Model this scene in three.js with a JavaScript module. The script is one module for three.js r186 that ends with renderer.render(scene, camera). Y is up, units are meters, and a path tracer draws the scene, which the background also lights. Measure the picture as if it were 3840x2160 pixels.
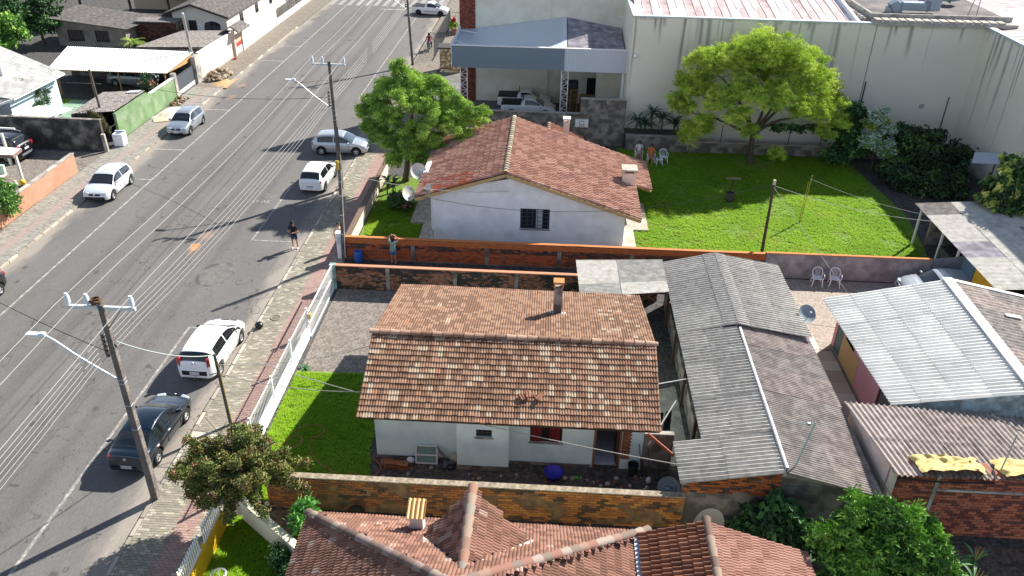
import * as THREE from 'three';
import { mergeGeometries } from 'three/addons/utils/BufferGeometryUtils.js';
import { MarchingCubes } from 'three/addons/objects/MarchingCubes.js';
import { RoundedBoxGeometry } from 'three/addons/geometries/RoundedBoxGeometry.js';

// ---------------------------------------------------------------- camera, sky, sun, exposure
const scene = new THREE.Scene();
const camera = new THREE.PerspectiveCamera(39.1, 16 / 9, 0.5, 3000);
camera.position.set(0, 21.2, 0);
camera.quaternion.setFromRotationMatrix(new THREE.Matrix4().set(
  0.99839273, -0.04300835, 0.03690852, 0,
  0.01838683, 0.86182044, 0.50688012, 0,
  -0.05360859, -0.5053868, 0.86122605, 0, 0, 0, 0, 1));
const SUN = new THREE.Vector3(0.556, 0.606, -0.57).normalize();
// clear summer sky with thin scattered cloud, pale towards the horizon
{
  const w = 512, h = 256, d = new Float32Array(w * h * 4), hs = (a, b) => { const q = Math.sin(a * 127.1 + b * 311.7) * 43758.5453; return q - Math.floor(q); };
  const n3 = (x, y) => { const xi = Math.floor(x), yi = Math.floor(y), u = (x - xi) ** 2 * (3 - 2 * (x - xi)), v = (y - yi) ** 2 * (3 - 2 * (y - yi)); return (hs(xi, yi) * (1 - u) + hs(xi + 1, yi) * u) * (1 - v) + (hs(xi, yi + 1) * (1 - u) + hs(xi + 1, yi + 1) * u) * v; };
  for (let j = 0; j < h; j++) for (let i = 0; i < w; i++) {
    const el = ((j + 0.5) / h - 0.5) * Math.PI, az = (i + 0.5) / w * Math.PI * 2, k = (j * w + i) * 4; let c;
    if (el < 0) c = [0.1, 0.095, 0.085]; else {
      const t = Math.pow(1 - Math.sin(el), 2.2); c = [0.05 + 0.58 * t, 0.09 + 0.64 * t, 0.17 + 0.74 * t];
      const dx = Math.cos(az) / (Math.sin(el) + 0.25), dy = Math.sin(az) / (Math.sin(el) + 0.25); let f = 0, a = 0.5; for (let o = 0; o < 5; o++) { f += a * n3(dx * 2.2 * 2 ** o + 9, dy * 2.2 * 2 ** o + 4); a *= 0.5; }
      const m = Math.min(1, Math.max(0, (f - 0.52) / 0.2)) * 0.45; c = c.map((v, q) => v * (1 - m) + [0.4, 0.42, 0.46][q] * m);
    }
    d.set([...c, 1], k);
  }
  const t = new THREE.DataTexture(d, w, h, THREE.RGBAFormat, THREE.FloatType); t.mapping = THREE.EquirectangularReflectionMapping; t.magFilter = THREE.LinearFilter; t.minFilter = THREE.LinearFilter; t.needsUpdate = true;
  scene.background = t; scene.environment = t;
}
const sun = new THREE.DirectionalLight(new THREE.Color(1, 0.955, 0.88), 5);
sun.position.copy(SUN).multiplyScalar(120).add(new THREE.Vector3(-5, 0, -50));
sun.target.position.set(-5, 0, -50);
sun.castShadow = true; sun.shadow.radius = 1.3;
Object.assign(sun.shadow.camera, { left: -80, right: 80, top: 80, bottom: -80, near: 1, far: 400 });
sun.shadow.mapSize.set(4096, 4096);
scene.add(sun, sun.target);
const renderer = new THREE.WebGLRenderer({ antialias: true });
renderer.toneMapping = THREE.LinearToneMapping;
renderer.toneMappingExposure = 2.08;
renderer.shadowMap.enabled = true;

// ---------------------------------------------------------------- helpers
let seed = 7;
function rnd() { seed = (seed + 0x6D2B79F5) | 0; let t = Math.imul(seed ^ (seed >>> 15), 1 | seed); t = (t + Math.imul(t ^ (t >>> 7), 61 | t)) ^ t; return ((t ^ (t >>> 14)) >>> 0) / 4294967296; }
const rr = (a, b) => a + (b - a) * rnd();
const pick = a => a[Math.floor(rnd() * a.length)];
const V = (x, y, z) => new THREE.Vector3(x, y, z);
const clamp = (x, a = 0, b = 1) => Math.min(b, Math.max(a, x));
const smooth = (a, b, x) => { const t = clamp((x - a) / (b - a)); return t * t * (3 - 2 * t); };
const mix = (a, b, t) => a + (b - a) * t;
const mix3 = (a, b, t) => [mix(a[0], b[0], t), mix(a[1], b[1], t), mix(a[2], b[2], t)];
const RND = new Float32Array(65536); for (let i = 0; i < 65536; i++) RND[i] = rnd();
const hsh = (i, j, s) => RND[(Math.imul(i, 73856093) ^ Math.imul(j, 19349663) ^ Math.imul(s + 11, 83492791)) & 65535];
function vn(x, y, p, s) {           // periodic value noise (p = 0: not periodic)
  let xi = Math.floor(x), yi = Math.floor(y); const fx = x - xi, fy = y - yi;
  let x1 = xi + 1, y1 = yi + 1;
  if (p) { xi = ((xi % p) + p) % p; yi = ((yi % p) + p) % p; x1 = ((x1 % p) + p) % p; y1 = ((y1 % p) + p) % p; }
  const u = fx * fx * (3 - 2 * fx), v = fy * fy * (3 - 2 * fy);
  return mix(mix(hsh(xi, yi, s), hsh(x1, yi, s), u), mix(hsh(xi, y1, s), hsh(x1, y1, s), u), v);
}
function fbm(x, y, o, p, s) { let a = 0.5, t = 0, n = 0; for (let i = 0; i < o; i++) { t += a * vn(x, y, p, s + i); n += a; x *= 2; y *= 2; if (p) p *= 2; a *= 0.55; } return t / n; }
function dtex(w, h, fn, srgb = true) {
  const d = new Uint8Array(w * h * 4);
  for (let j = 0; j < h; j++) for (let i = 0; i < w; i++) { const c = fn(i / w, j / h, i, j), k = (j * w + i) * 4; d[k] = clamp(c[0], 0, 255); d[k + 1] = clamp(c[1], 0, 255); d[k + 2] = clamp(c[2], 0, 255); d[k + 3] = 255; }
  const t = new THREE.DataTexture(d, w, h); t.wrapS = t.wrapT = THREE.RepeatWrapping; t.magFilter = THREE.LinearFilter; t.minFilter = THREE.LinearMipmapLinearFilter; t.generateMipmaps = true;
  if (srgb) t.colorSpace = THREE.SRGBColorSpace; t.needsUpdate = true; return t;
}
// noise colour texture: stops a..b by fine noise, patches of c where coarse noise is high; covers `m` metres
function ntex(a, b, c, { m = 2, f = 8, cf = 3, ct = 0.55, cs = 0.2, grain = 10, s = 0, size = 256, amt = 0.55 } = {}) {
  const t = dtex(size, size, (u, v) => {
    const n = fbm(u * f, v * f, 5, f, s), k = smooth(ct - cs, ct + cs, fbm(u * cf * 2, v * cf * 2, 5, cf * 2, s + 20)) * amt;
    let q = mix3(a, b, clamp((n - 0.3) * 2.2)); if (c) q = mix3(q, c, k);
    const g = (rnd() - 0.5) * grain * 2; return [q[0] + g, q[1] + g, q[2] + g];
  });
  t.repeat.set(1 / m, 1 / m); return t;
}
function mapMat(t, rough = 0.9, o = {}) { return new THREE.MeshStandardMaterial({ map: t, roughness: rough, ...o }); }
const matCache = {};
function mat(hex, rough = 0.8, o) { const k = hex + '_' + rough + (o ? JSON.stringify(o) : ''); return matCache[k] || (matCache[k] = new THREE.MeshStandardMaterial({ color: hex, roughness: rough, ...(o || {}) })); }
function boxUV(g) {
  const p = g.attributes.position, n = g.attributes.normal, uv = new Float32Array(p.count * 2);
  for (let i = 0; i < p.count; i++) {
    const ax = Math.abs(n.getX(i)), ay = Math.abs(n.getY(i)), az = Math.abs(n.getZ(i));
    if (ay >= ax && ay >= az) { uv[2 * i] = p.getX(i); uv[2 * i + 1] = p.getZ(i); } else if (ax > az) { uv[2 * i] = p.getZ(i); uv[2 * i + 1] = p.getY(i); } else { uv[2 * i] = p.getX(i); uv[2 * i + 1] = p.getY(i); }
  }
  g.setAttribute('uv', new THREE.BufferAttribute(uv, 2)); return g;
}
function prep(g, keepUV) {
  if (g.index) g = g.toNonIndexed();
  if (!g.attributes.normal) g.computeVertexNormals();
  if (!keepUV) boxUV(g);
  for (const k of Object.keys(g.attributes)) if (!['position', 'normal', 'uv', 'color'].includes(k)) g.deleteAttribute(k);
  return g;
}
const used = {}, ORG = new WeakMap();   // ORG: world position of a thing's base
function numbered(n) { used[n] = (used[n] || 0) + 1; return used[n] === 1 ? n : n + '_' + String(used[n] - 1).padStart(3, '0'); }
function merge(geos, keepUV) { const l = (Array.isArray(geos) ? geos : [geos]).map(g => prep(g, keepUV)); return l.length > 1 ? mergeGeometries(l) : l[0]; }
// one named mesh; geometry in world metres unless the parent is a local-frame thing
function obj(name, geos, m, parent, keepUV) {
  const g = merge(geos, keepUV);
  const o = new THREE.Mesh(g, m); o.castShadow = o.receiveShadow = true;
  if (parent) {
    const q = ORG.get(parent);
    if (q) { g.translate(-q.x, -q.y, -q.z); ORG.set(o, q); }
    o.name = name; parent.add(o);
  } else {
    g.computeBoundingBox(); const b = g.boundingBox, cx = (b.min.x + b.max.x) / 2, cz = (b.min.z + b.max.z) / 2, y = b.min.y;
    g.translate(-cx, -y, -cz); o.position.set(cx, y, cz); ORG.set(o, V(cx, y, cz)); o.name = numbered(name); scene.add(o);
  }
  return o;
}
function tag(o, label, category, group) { o.userData.label = label; o.userData.category = category; if (group) o.userData.group = group; return o; }
function struct(name, geos, m, keepUV) { const o = obj(name, geos, m, null, keepUV); o.userData.kind = 'structure'; return o; }
function thing(name, label, category, [x, y, z] = [0, 0, 0], group, local, turn = 0) {
  const g = new THREE.Group(); g.name = numbered(name); g.position.set(x, y, z); g.rotation.y = turn; scene.add(g);
  if (!local) ORG.set(g, V(x, y, z)); return tag(g, label, category, group);
}
function box(x0, x1, y0, y1, z0, z1) { const g = new THREE.BoxGeometry(x1 - x0, y1 - y0, z1 - z0); g.translate((x0 + x1) / 2, (y0 + y1) / 2, (z0 + z1) / 2); return g; }
function rbox(w, h, d, r = 0.02, s = 2) { return new RoundedBoxGeometry(w, h, d, s, r); }
function at(g, x, y, z, ry = 0, rx = 0, rz = 0) { if (rx) g.rotateX(rx); if (rz) g.rotateZ(rz); if (ry) g.rotateY(ry); g.translate(x, y, z); return g; }
function bar(p, q, r0, r1 = r0, seg = 8) {
  const a = V(...p), b = V(...q), d = b.clone().sub(a), l = d.length(); const g = new THREE.CylinderGeometry(r1, r0, l, seg); g.translate(0, l / 2, 0);
  g.applyQuaternion(new THREE.Quaternion().setFromUnitVectors(V(0, 1, 0), d.normalize())); g.translate(a.x, a.y, a.z); return g;
}
function beam(p, q, w, h) {   // rectangular bar
  const a = V(...p), b = V(...q), d = b.clone().sub(a), l = d.length(); const g = new THREE.BoxGeometry(w, h, l); g.translate(0, 0, l / 2);
  g.applyMatrix4(new THREE.Matrix4().lookAt(b, a, Math.abs(d.y) / l > 0.95 ? V(1, 0, 0) : V(0, 1, 0))); g.translate(a.x, a.y, a.z); return g;
}
function tube(pts, r, seg = 6, n) { return new THREE.TubeGeometry(new THREE.CatmullRomCurve3(pts.map(p => V(...p))), n || pts.length * 6, r, seg); }
function poly(pts, y, th = 0) {   // flat polygon in xz, top at y; th > 0: slab
  const s = new THREE.Shape(pts.map(p => new THREE.Vector2(p[0], -p[1])));
  const g = th ? new THREE.ExtrudeGeometry(s, { depth: th, bevelEnabled: false }) : new THREE.ShapeGeometry(s);
  g.rotateX(-Math.PI / 2); g.translate(0, y - th, 0); return g;
}
function prismX(prof, x0, x1) { // profile [z,y] extruded along x
  const s = new THREE.Shape(prof.map(p => new THREE.Vector2(-p[0], p[1]))); const g = new THREE.ExtrudeGeometry(s, { depth: x1 - x0, bevelEnabled: false }); g.rotateY(Math.PI / 2); g.translate(x0, 0, 0); return g;
}
function prismZ(prof, z0, z1) { const s = new THREE.Shape(prof.map(p => new THREE.Vector2(p[0], p[1]))); const g = new THREE.ExtrudeGeometry(s, { depth: z1 - z0, bevelEnabled: false }); g.translate(0, 0, z0); return g; }
function quad(a, b, c, d, nu = 1, nv = 1) {
  const pos = [], uv = [], A = V(...a), B = V(...b), C = V(...c), D = V(...d), lu = A.distanceTo(B), lv = A.distanceTo(D), idx = [];
  for (let j = 0; j <= nv; j++) for (let i = 0; i <= nu; i++) { const p = A.clone().lerp(B, i / nu), q = D.clone().lerp(C, i / nu); p.lerp(q, j / nv); pos.push(p.x, p.y, p.z); uv.push(i / nu * lu, j / nv * lv); }
  for (let j = 0; j < nv; j++) for (let i = 0; i < nu; i++) { const k = j * (nu + 1) + i; idx.push(k, k + 1, k + nu + 2, k, k + nu + 2, k + nu + 1); }
  const g = new THREE.BufferGeometry(); g.setAttribute('position', new THREE.Float32BufferAttribute(pos, 3)); g.setAttribute('uv', new THREE.Float32BufferAttribute(uv, 2)); g.setIndex(idx); g.computeVertexNormals(); return g;
}
function slab(a, b, c, d, th) { // quad with thickness (downwards along its normal)
  const n = V(...b).sub(V(...a)).cross(V(...d).sub(V(...a))).normalize().multiplyScalar(-th); if (n.y > 0) n.multiplyScalar(-1);
  const dn = p => [p[0] + n.x, p[1] + n.y, p[2] + n.z]; const [e, f, g, h] = [a, b, c, d].map(dn);
  return [quad(a, b, c, d), quad(h, g, f, e), quad(e, f, b, a), quad(f, g, c, b), quad(g, h, d, c), quad(h, e, a, d)].map(q => prep(q, true));
}
// a wall in the x (or z) direction with rectangular holes [a0,a1,y0,y1]
function holed(a0, a1, y0, y1, t0, t1, holes, axis = 'x') {
  const xs = [a0, a1], out = []; for (const h of holes) xs.push(h[0], h[1]); xs.sort((p, q) => p - q);
  for (let i = 0; i < xs.length - 1; i++) {
    const m = (xs[i] + xs[i + 1]) / 2; if (xs[i + 1] - xs[i] < 1e-4) continue;
    const hs = holes.filter(h => h[0] < m && h[1] > m).sort((p, q) => p[2] - q[2]); let y = y0;
    for (const h of hs) { if (h[2] > y) out.push([xs[i], xs[i + 1], y, h[2]]); y = h[3]; } if (y < y1) out.push([xs[i], xs[i + 1], y, y1]);
  }
  return out.map(b => axis === 'x' ? box(b[0], b[1], b[2], b[3], t0, t1) : box(t0, t1, b[2], b[3], b[0], b[1]));
}
// pieces that can be told apart: the `limit` nearest become meshes of their own, the rest one instanced part
class Pieces {
  constructor(geo, palette, o) { this.geo = geo; this.pal = palette; this.o = o || {}; this.l = []; this.mats = null; }
  add(m, c) { this.l.push([m, c]); }
  done(parent, name, restName, limit = 300) {
    const q = ORG.get(parent) || V(0, 0, 0), cam = camera.position, e = m => (m.elements[12] - cam.x) ** 2 + (m.elements[13] - cam.y) ** 2 + (m.elements[14] - cam.z) ** 2;
    this.l.sort((a, b) => e(a[0]) - e(b[0]));
    const sh = new THREE.Matrix4().makeTranslation(-q.x, -q.y, -q.z);
    const mats = this.pal.map(c => new THREE.MeshStandardMaterial({ color: new THREE.Color(c), roughness: 0.9, ...this.o }));
    this.l.slice(0, limit).forEach(([m, c]) => { const o = new THREE.Mesh(this.geo, mats[c]); m.clone().premultiply(sh).decompose(o.position, o.quaternion, o.scale); o.name = name; o.castShadow = o.receiveShadow = true; parent.add(o); });
    const rest = this.l.slice(limit);
    if (rest.length) {
      const im = new THREE.InstancedMesh(this.geo, new THREE.MeshStandardMaterial({ roughness: 0.9, ...this.o }), rest.length); im.name = restName; im.userData.kind = 'stuff'; im.castShadow = im.receiveShadow = true;
      rest.forEach(([m, c], i) => { im.setMatrixAt(i, m.clone().premultiply(sh)); im.setColorAt(i, new THREE.Color(this.pal[c])); }); parent.add(im);
    }
  }
}
function basis(u, v, n, p, su = 1, sv = 1, sn = 1) { return new THREE.Matrix4().makeBasis(u.clone().multiplyScalar(su), v.clone().multiplyScalar(sv), n.clone().multiplyScalar(sn)).setPosition(p); }
// bricks laid on a face: origin o, along u, up v, outward n
function bricks(ps, o, u, v, n, W, H, bw, bh, colour, keep) {
  const rows = Math.floor(H / bh + 0.01);
  for (let r = 0; r < rows; r++) for (let x = (r % 2) * -bw / 2; x < W - 0.01; x += bw) {
    const x0 = Math.max(0, x), x1 = Math.min(W, x + bw); if (x1 - x0 < bw * 0.2) continue;
    const cx = (x0 + x1) / 2, cy = (r + 0.5) * bh; if (keep && !keep(cx, cy)) continue;
    ps.add(basis(u, v, n, o.clone().addScaledVector(u, cx).addScaledVector(v, cy).addScaledVector(n, rr(-0.004, 0.004)), x1 - x0 - 0.014, bh - 0.014, 1), colour(cx, cy));
  }
}
const brickGeo = (() => { const g = rbox(1, 1, 0.05, 0.012, 1); return prep(g, true); })();
// roof tiles on a slope: o = lower left corner, u along the eave, s up the slope
function tiles(ps, o, u, s, W, L, tw, te, colour, keep) {
  const n = u.clone().cross(s).normalize(); if (n.y < 0) n.multiplyScalar(-1);
  const rows = Math.round(L / te), cols = Math.round(W / tw); te = L / rows; const w = W / cols;
  const lift = new THREE.Quaternion();
  for (let r = 0; r < rows; r++) for (let c = 0; c < cols; c++) {
    const a = (c + 0.5) * w, b = r * te; if (keep && !keep(a, b + te / 2)) continue;
    const m = basis(u, s, n, o.clone().addScaledVector(u, a + rr(-0.006, 0.006)).addScaledVector(s, b + rr(-0.012, 0.012)).addScaledVector(n, rr(0, 0.008) + (fbm(a * 0.45 + 5, b * 0.45, 2, 0, 99) - 0.5) * 0.09), w / 0.2, te / 0.25, 1);
    m.multiply(new THREE.Matrix4().makeRotationZ(rr(-0.02, 0.02))); ps.add(m, colour(a, b));
  }
}
function tileGeo(rolls, h) { // 0.2 wide, 0.25 exposed; rolls: number of ridges, h their height
  const pos = [], idx = [], N = rolls === 1 ? 10 : rolls * 6; const prof = [];
  for (let i = 0; i <= N; i++) { const t = i / N; prof.push([-0.1 + 0.2 * t, rolls === 1 ? h * Math.pow(Math.max(0, Math.sin(Math.PI * (t - 0.14) / 0.72)), 0.6) : h * Math.pow(Math.abs(Math.sin(t * rolls * Math.PI)), 0.8)]); }
  const row = (y, z0) => { for (const [x, z] of prof) pos.push(x, y, z + z0); };
  row(0, 0.0); row(0, 0.05); row(0.3, 0.0);
  const M = N + 1; for (let k = 0; k < 2; k++) for (let i = 0; i < N; i++) { const a = k * M + i; idx.push(a, a + 1, a + M + 1, a, a + M + 1, a + M); }
  const g = new THREE.BufferGeometry(); g.setAttribute('position', new THREE.Float32BufferAttribute(pos, 3)); g.setIndex(idx); let q = g.toNonIndexed(); q.computeVertexNormals(); return prep(q);
}
const tileTwo = tileGeo(2, 0.028), tileOne = tileGeo(1, 0.1);
// row of half round ridge caps between two points
function ridgeCaps(parent, p, q, r, pal, step = 0.38, name = 'ridge_tile') {
  const a = V(...p), b = V(...q), d = b.clone().sub(a), L = d.length(); d.normalize(); const n = Math.round(L / step);
  const side = V(0, 1, 0).cross(d).normalize(), up = d.clone().cross(side).normalize();
  const g = new THREE.CylinderGeometry(1.28, 0.86, 1, 9, 1, true, -Math.PI / 2, Math.PI); g.rotateX(-Math.PI / 2); // axis along z, arc upwards
  const gg = prep(g); const mats = pal.map(c => mat(c, 0.92, { side: THREE.DoubleSide })); const off = ORG.get(parent) || V(0, 0, 0);
  for (let i = 0; i < n; i++) {
    const o = new THREE.Mesh(gg, pick(mats)); const c = a.clone().addScaledVector(d, (i + 0.5) * L / n).sub(off);
    basis(side, up, d, c, r, r * 0.85, L / n * 1.18).decompose(o.position, o.quaternion, o.scale); o.rotation.z += rr(-0.03, 0.03); o.name = name; o.castShadow = o.receiveShadow = true; parent.add(o);
  }
}
// corrugated sheets over the quad a (eave start) b (eave end) c (ridge end) d (ridge start); waves run up the slope
function corrugated(parent, a, b, c, d, mats, { wave = 0.185, amp = 0.052, across = 1.06, rows = 2, name = 'roof_sheet', uj = 0 } = {}) {
  const A = V(...a), B = V(...b), C = V(...c), D = V(...d), W = A.distanceTo(B), nS = Math.max(1, Math.round(W / across));
  const n0 = B.clone().sub(A).cross(D.clone().sub(A)).normalize(); if (n0.y < 0) n0.multiplyScalar(-1);
  const off = ORG.get(parent) || V(0, 0, 0); const pw = Math.round(W / wave);
  for (let r = 0; r < rows; r++) for (let s = 0; s < nS; s++) {
    const u0 = s / nS, u1 = (s + 1) / nS + 0.03 / nS, v0 = Math.max(0, r / rows - 0.03), v1 = (r + 1) / rows, cols = Math.round(pw * (u1 - u0) * 6), pos = [], uv = [], idx = [];
    const dz = rr(-0.004, 0.004) + s % 2 * 0.004;
    for (let j = 0; j <= 1; j++) for (let i = 0; i <= cols; i++) {
      const u = mix(u0, u1, i / cols), v = mix(v0, v1, j); const p = A.clone().lerp(B, u), q = D.clone().lerp(C, u); p.lerp(q, v);
      p.addScaledVector(n0, amp * Math.sin(u * pw * Math.PI * 2) + (j ? 0.0 : 0.014) + dz - off.dot(n0) * 0); pos.push(p.x - off.x, p.y - off.y, p.z - off.z); uv.push(u * W, v * A.distanceTo(D));
    }
    for (let i = 0; i < cols; i++) idx.push(i, i + 1, i + cols + 2, i, i + cols + 2, i + cols + 1);
    const g = new THREE.BufferGeometry(); g.setAttribute('position', new THREE.Float32BufferAttribute(pos, 3)); g.setAttribute('uv', new THREE.Float32BufferAttribute(uv, 2)); g.setIndex(idx); g.computeVertexNormals();
    const o = new THREE.Mesh(g, Array.isArray(mats) ? pick(mats) : mats); o.name = name; o.castShadow = o.receiveShadow = true; parent.add(o);
  }
}
// ---------------------------------------------------------------- materials
const T = {};
T.conc = ntex([150, 144, 136], [186, 180, 170], [96, 92, 86], { m: 3, ct: 0.62, s: 1 });
T.plaster = ntex([225, 226, 228], [238, 238, 240], [205, 204, 200], { m: 4, ct: 0.66, s: 3, grain: 3 });
T.mint = ntex([206, 226, 224], [222, 238, 234], [186, 204, 198], { m: 4, ct: 0.68, s: 4, grain: 3 });
T.cream = ntex([222, 216, 196], [230, 225, 207], [204, 199, 182], { m: 6, ct: 0.64, s: 5, grain: 3 });
T.moldy = ntex([132, 124, 116], [156, 147, 137], [62, 59, 56], { m: 3, f: 10, cf: 4, ct: 0.52, cs: 0.2, amt: 0.6, s: 6 });
T.mortar = ntex([120, 104, 88], [150, 130, 108], [44, 40, 36], { m: 2.5, cf: 5, ct: 0.5, cs: 0.14, amt: 0.8, s: 7 });
T.fibre = ntex([182, 177, 168], [200, 195, 185], [136, 130, 122], { m: 2.2, f: 12, cf: 5, ct: 0.62, s: 8, grain: 10, amt: 0.4 });
T.fibreDark = ntex([116, 110, 106], [146, 139, 133], [80, 75, 72], { m: 2.4, f: 12, cf: 6, ct: 0.56, s: 9, grain: 14 });
T.fibreBrown = ntex([136, 124, 118], [168, 154, 146], [98, 88, 84], { m: 2.3, f: 10, cf: 5, ct: 0.58, s: 10, grain: 12 });
T.white = ntex([230, 228, 220], [240, 238, 230], [214, 211, 202], { m: 3, ct: 0.62, s: 11, grain: 4 });
T.soil = ntex([60, 52, 47], [98, 86, 76], [128, 112, 98], { m: 2, f: 16, cf: 9, ct: 0.6, s: 12, grain: 16 });
T.dark = ntex([52, 50, 49], [82, 79, 76], [108, 103, 98], { m: 2, f: 16, cf: 8, ct: 0.62, s: 13, grain: 16 });
T.gravel = ntex([110, 102, 96], [150, 140, 130], [84, 77, 70], { m: 1.6, f: 24, cf: 8, ct: 0.56, s: 14, grain: 26 });
T.pinkGravel = ntex([148, 136, 124], [178, 165, 151], [124, 112, 102], { m: 1.6, f: 24, cf: 8, ct: 0.56, s: 15, grain: 24 });
T.grass = ntex([78, 108, 14], [102, 134, 22], [100, 116, 34], { m: 3, f: 24, cf: 6, ct: 0.6, s: 16, grain: 18, size: 512 });
T.grass2 = ntex([66, 88, 34], [94, 116, 48], [90, 86, 56], { m: 3, f: 24, cf: 6, ct: 0.55, s: 17, grain: 18, size: 512 });
T.paveB = ntex([176, 164, 150], [202, 190, 176], [134, 124, 112], { m: 2, f: 10, cf: 7, ct: 0.55, s: 18, grain: 10 });
T.slabGrey = ntex([148, 142, 134], [176, 170, 160], [110, 106, 98], { m: 2.4, f: 10, cf: 4, ct: 0.58, s: 19, grain: 12 });
T.green = ntex([102, 130, 88], [122, 148, 106], [150, 154, 140], { m: 4, f: 8, cf: 4, ct: 0.6, cs: 0.08, s: 20, grain: 6 });
T.peach = ntex([172, 126, 100], [188, 144, 118], [160, 132, 116], { m: 4, f: 8, cf: 4, ct: 0.6, s: 21, grain: 5 });
T.pinkWall = ntex([214, 192, 180], [226, 208, 196], [196, 176, 160], { m: 4, f: 8, cf: 4, ct: 0.6, s: 22, grain: 5 });
T.rustRoof = dtex(512, 512, (u, v) => { const st = Math.floor(u * 12), t = hsh(st, 3, 4), k = smooth(0.42, 0.62, fbm(u * 4, v * 2, 4, 0, 31) * 0.6 + t * 0.4); const q = mix3([208, 200, 198], [132, 104, 102], k), g = (rnd() - 0.5) * 16; return [q[0] + g, q[1] + g, q[2] + g]; });
T.rustRoof.repeat.set(1 / 9, 1 / 9);
T.agedRoof = ntex([138, 132, 138], [176, 171, 177], [102, 96, 102], { m: 4, f: 10, cf: 6, ct: 0.5, s: 33, grain: 12 });
T.membrane = ntex([74, 70, 70], [104, 99, 98], [130, 118, 110], { m: 7, f: 6, cf: 4, ct: 0.6, s: 34, grain: 10 });
T.bark = ntex([62, 52, 44], [98, 86, 74], [120, 112, 98], { m: 0.8, f: 12, cf: 6, ct: 0.6, s: 35, grain: 16 });
T.poleConc = ntex([98, 92, 86], [138, 131, 122], [58, 53, 50], { m: 1.2, f: 8, cf: 6, ct: 0.5, s: 36, grain: 14 });
// long warehouse wall: rain streaks of black mould hanging from the top edge, as the photograph shows them
const STREAKS = []; for (let i = 0; i < 60; i++) STREAKS.push([rnd(), rr(0.0008, 0.0045), Math.pow(rnd(), 1.6) * 0.95 + 0.06, rr(0.25, 0.95)]);
T.ware = dtex(2048, 512, (u, v) => {
  const n = fbm(u * 10, v * 5, 5, 0, 40); let q = mix3([214, 209, 194], [227, 222, 207], n);
  const t = 1 - v; let k = 0; for (const r of STREAKS) { const d = Math.abs(u - r[0] - 0.0012 * Math.sin(v * 9 + r[0] * 50)); if (d < r[1] * 2.5) k = Math.max(k, Math.exp(-((d / r[1]) ** 2)) * smooth(r[2], r[2] * 0.25, t) * r[3] * (0.45 + 0.55 * fbm(u * 300, v * 10, 3, 0, 46))); }
  k = Math.max(k, smooth(0.05, 0.0, t) * smooth(0.42, 0.66, fbm(u * 60, v * 4, 4, 0, 47)) * 0.6);
  q = mix3(q, [104, 102, 97], clamp(k)); const lo = smooth(0.07, 0, v) * smooth(0.4, 0.6, fbm(u * 30, v * 20, 3, 0, 48)); q = mix3(q, [132, 130, 121], lo * 0.7);
  const g = (rnd() - 0.5) * 5; return [q[0] + g, q[1] + g, q[2] + g];
});
T.ware.wrapS = THREE.RepeatWrapping; T.ware.repeat.set(1 / 36, 1 / 9.2);
const MT = {};
for (const k in T) MT[k] = mapMat(T[k], 0.92);
const white = mat('#e9e9e6', 0.55), offwhite = mat('#dcdad4', 0.7), blackM = mat('#141414', 0.6), darkWood = mat('#4a382c', 0.85), wood = mat('#a07c50', 0.85), steel = mat('#9aa0a4', 0.45, { metalness: 0.6 }), grey = mat('#8a8a88', 0.8), darkGrey = mat('#4a4c50', 0.75);
const glass = new THREE.MeshPhysicalMaterial({ color: '#14181b', roughness: 0.06, metalness: 0, clearcoat: 1, clearcoatRoughness: 0.03 });
const pane = new THREE.MeshPhysicalMaterial({ color: '#232c33', roughness: 0.08, clearcoat: 1 });

// ---------------------------------------------------------------- setting: ground, road, pavements
const RX0 = -28.45, RX1 = -13.5, ROADY = -0.1;
struct('ground', (() => { const g = new THREE.PlaneGeometry(2400, 2400); g.rotateX(-Math.PI / 2); g.translate(0, -0.16, -300); return g; })(), MT.grass2);
struct('yard_ground', box(-75, -31.05, -0.3, -0.006, -135, 4), MT.dark);
struct('yard_ground', box(-10.72, 70, -0.3, -0.006, -135, 4), MT.dark);
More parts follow.
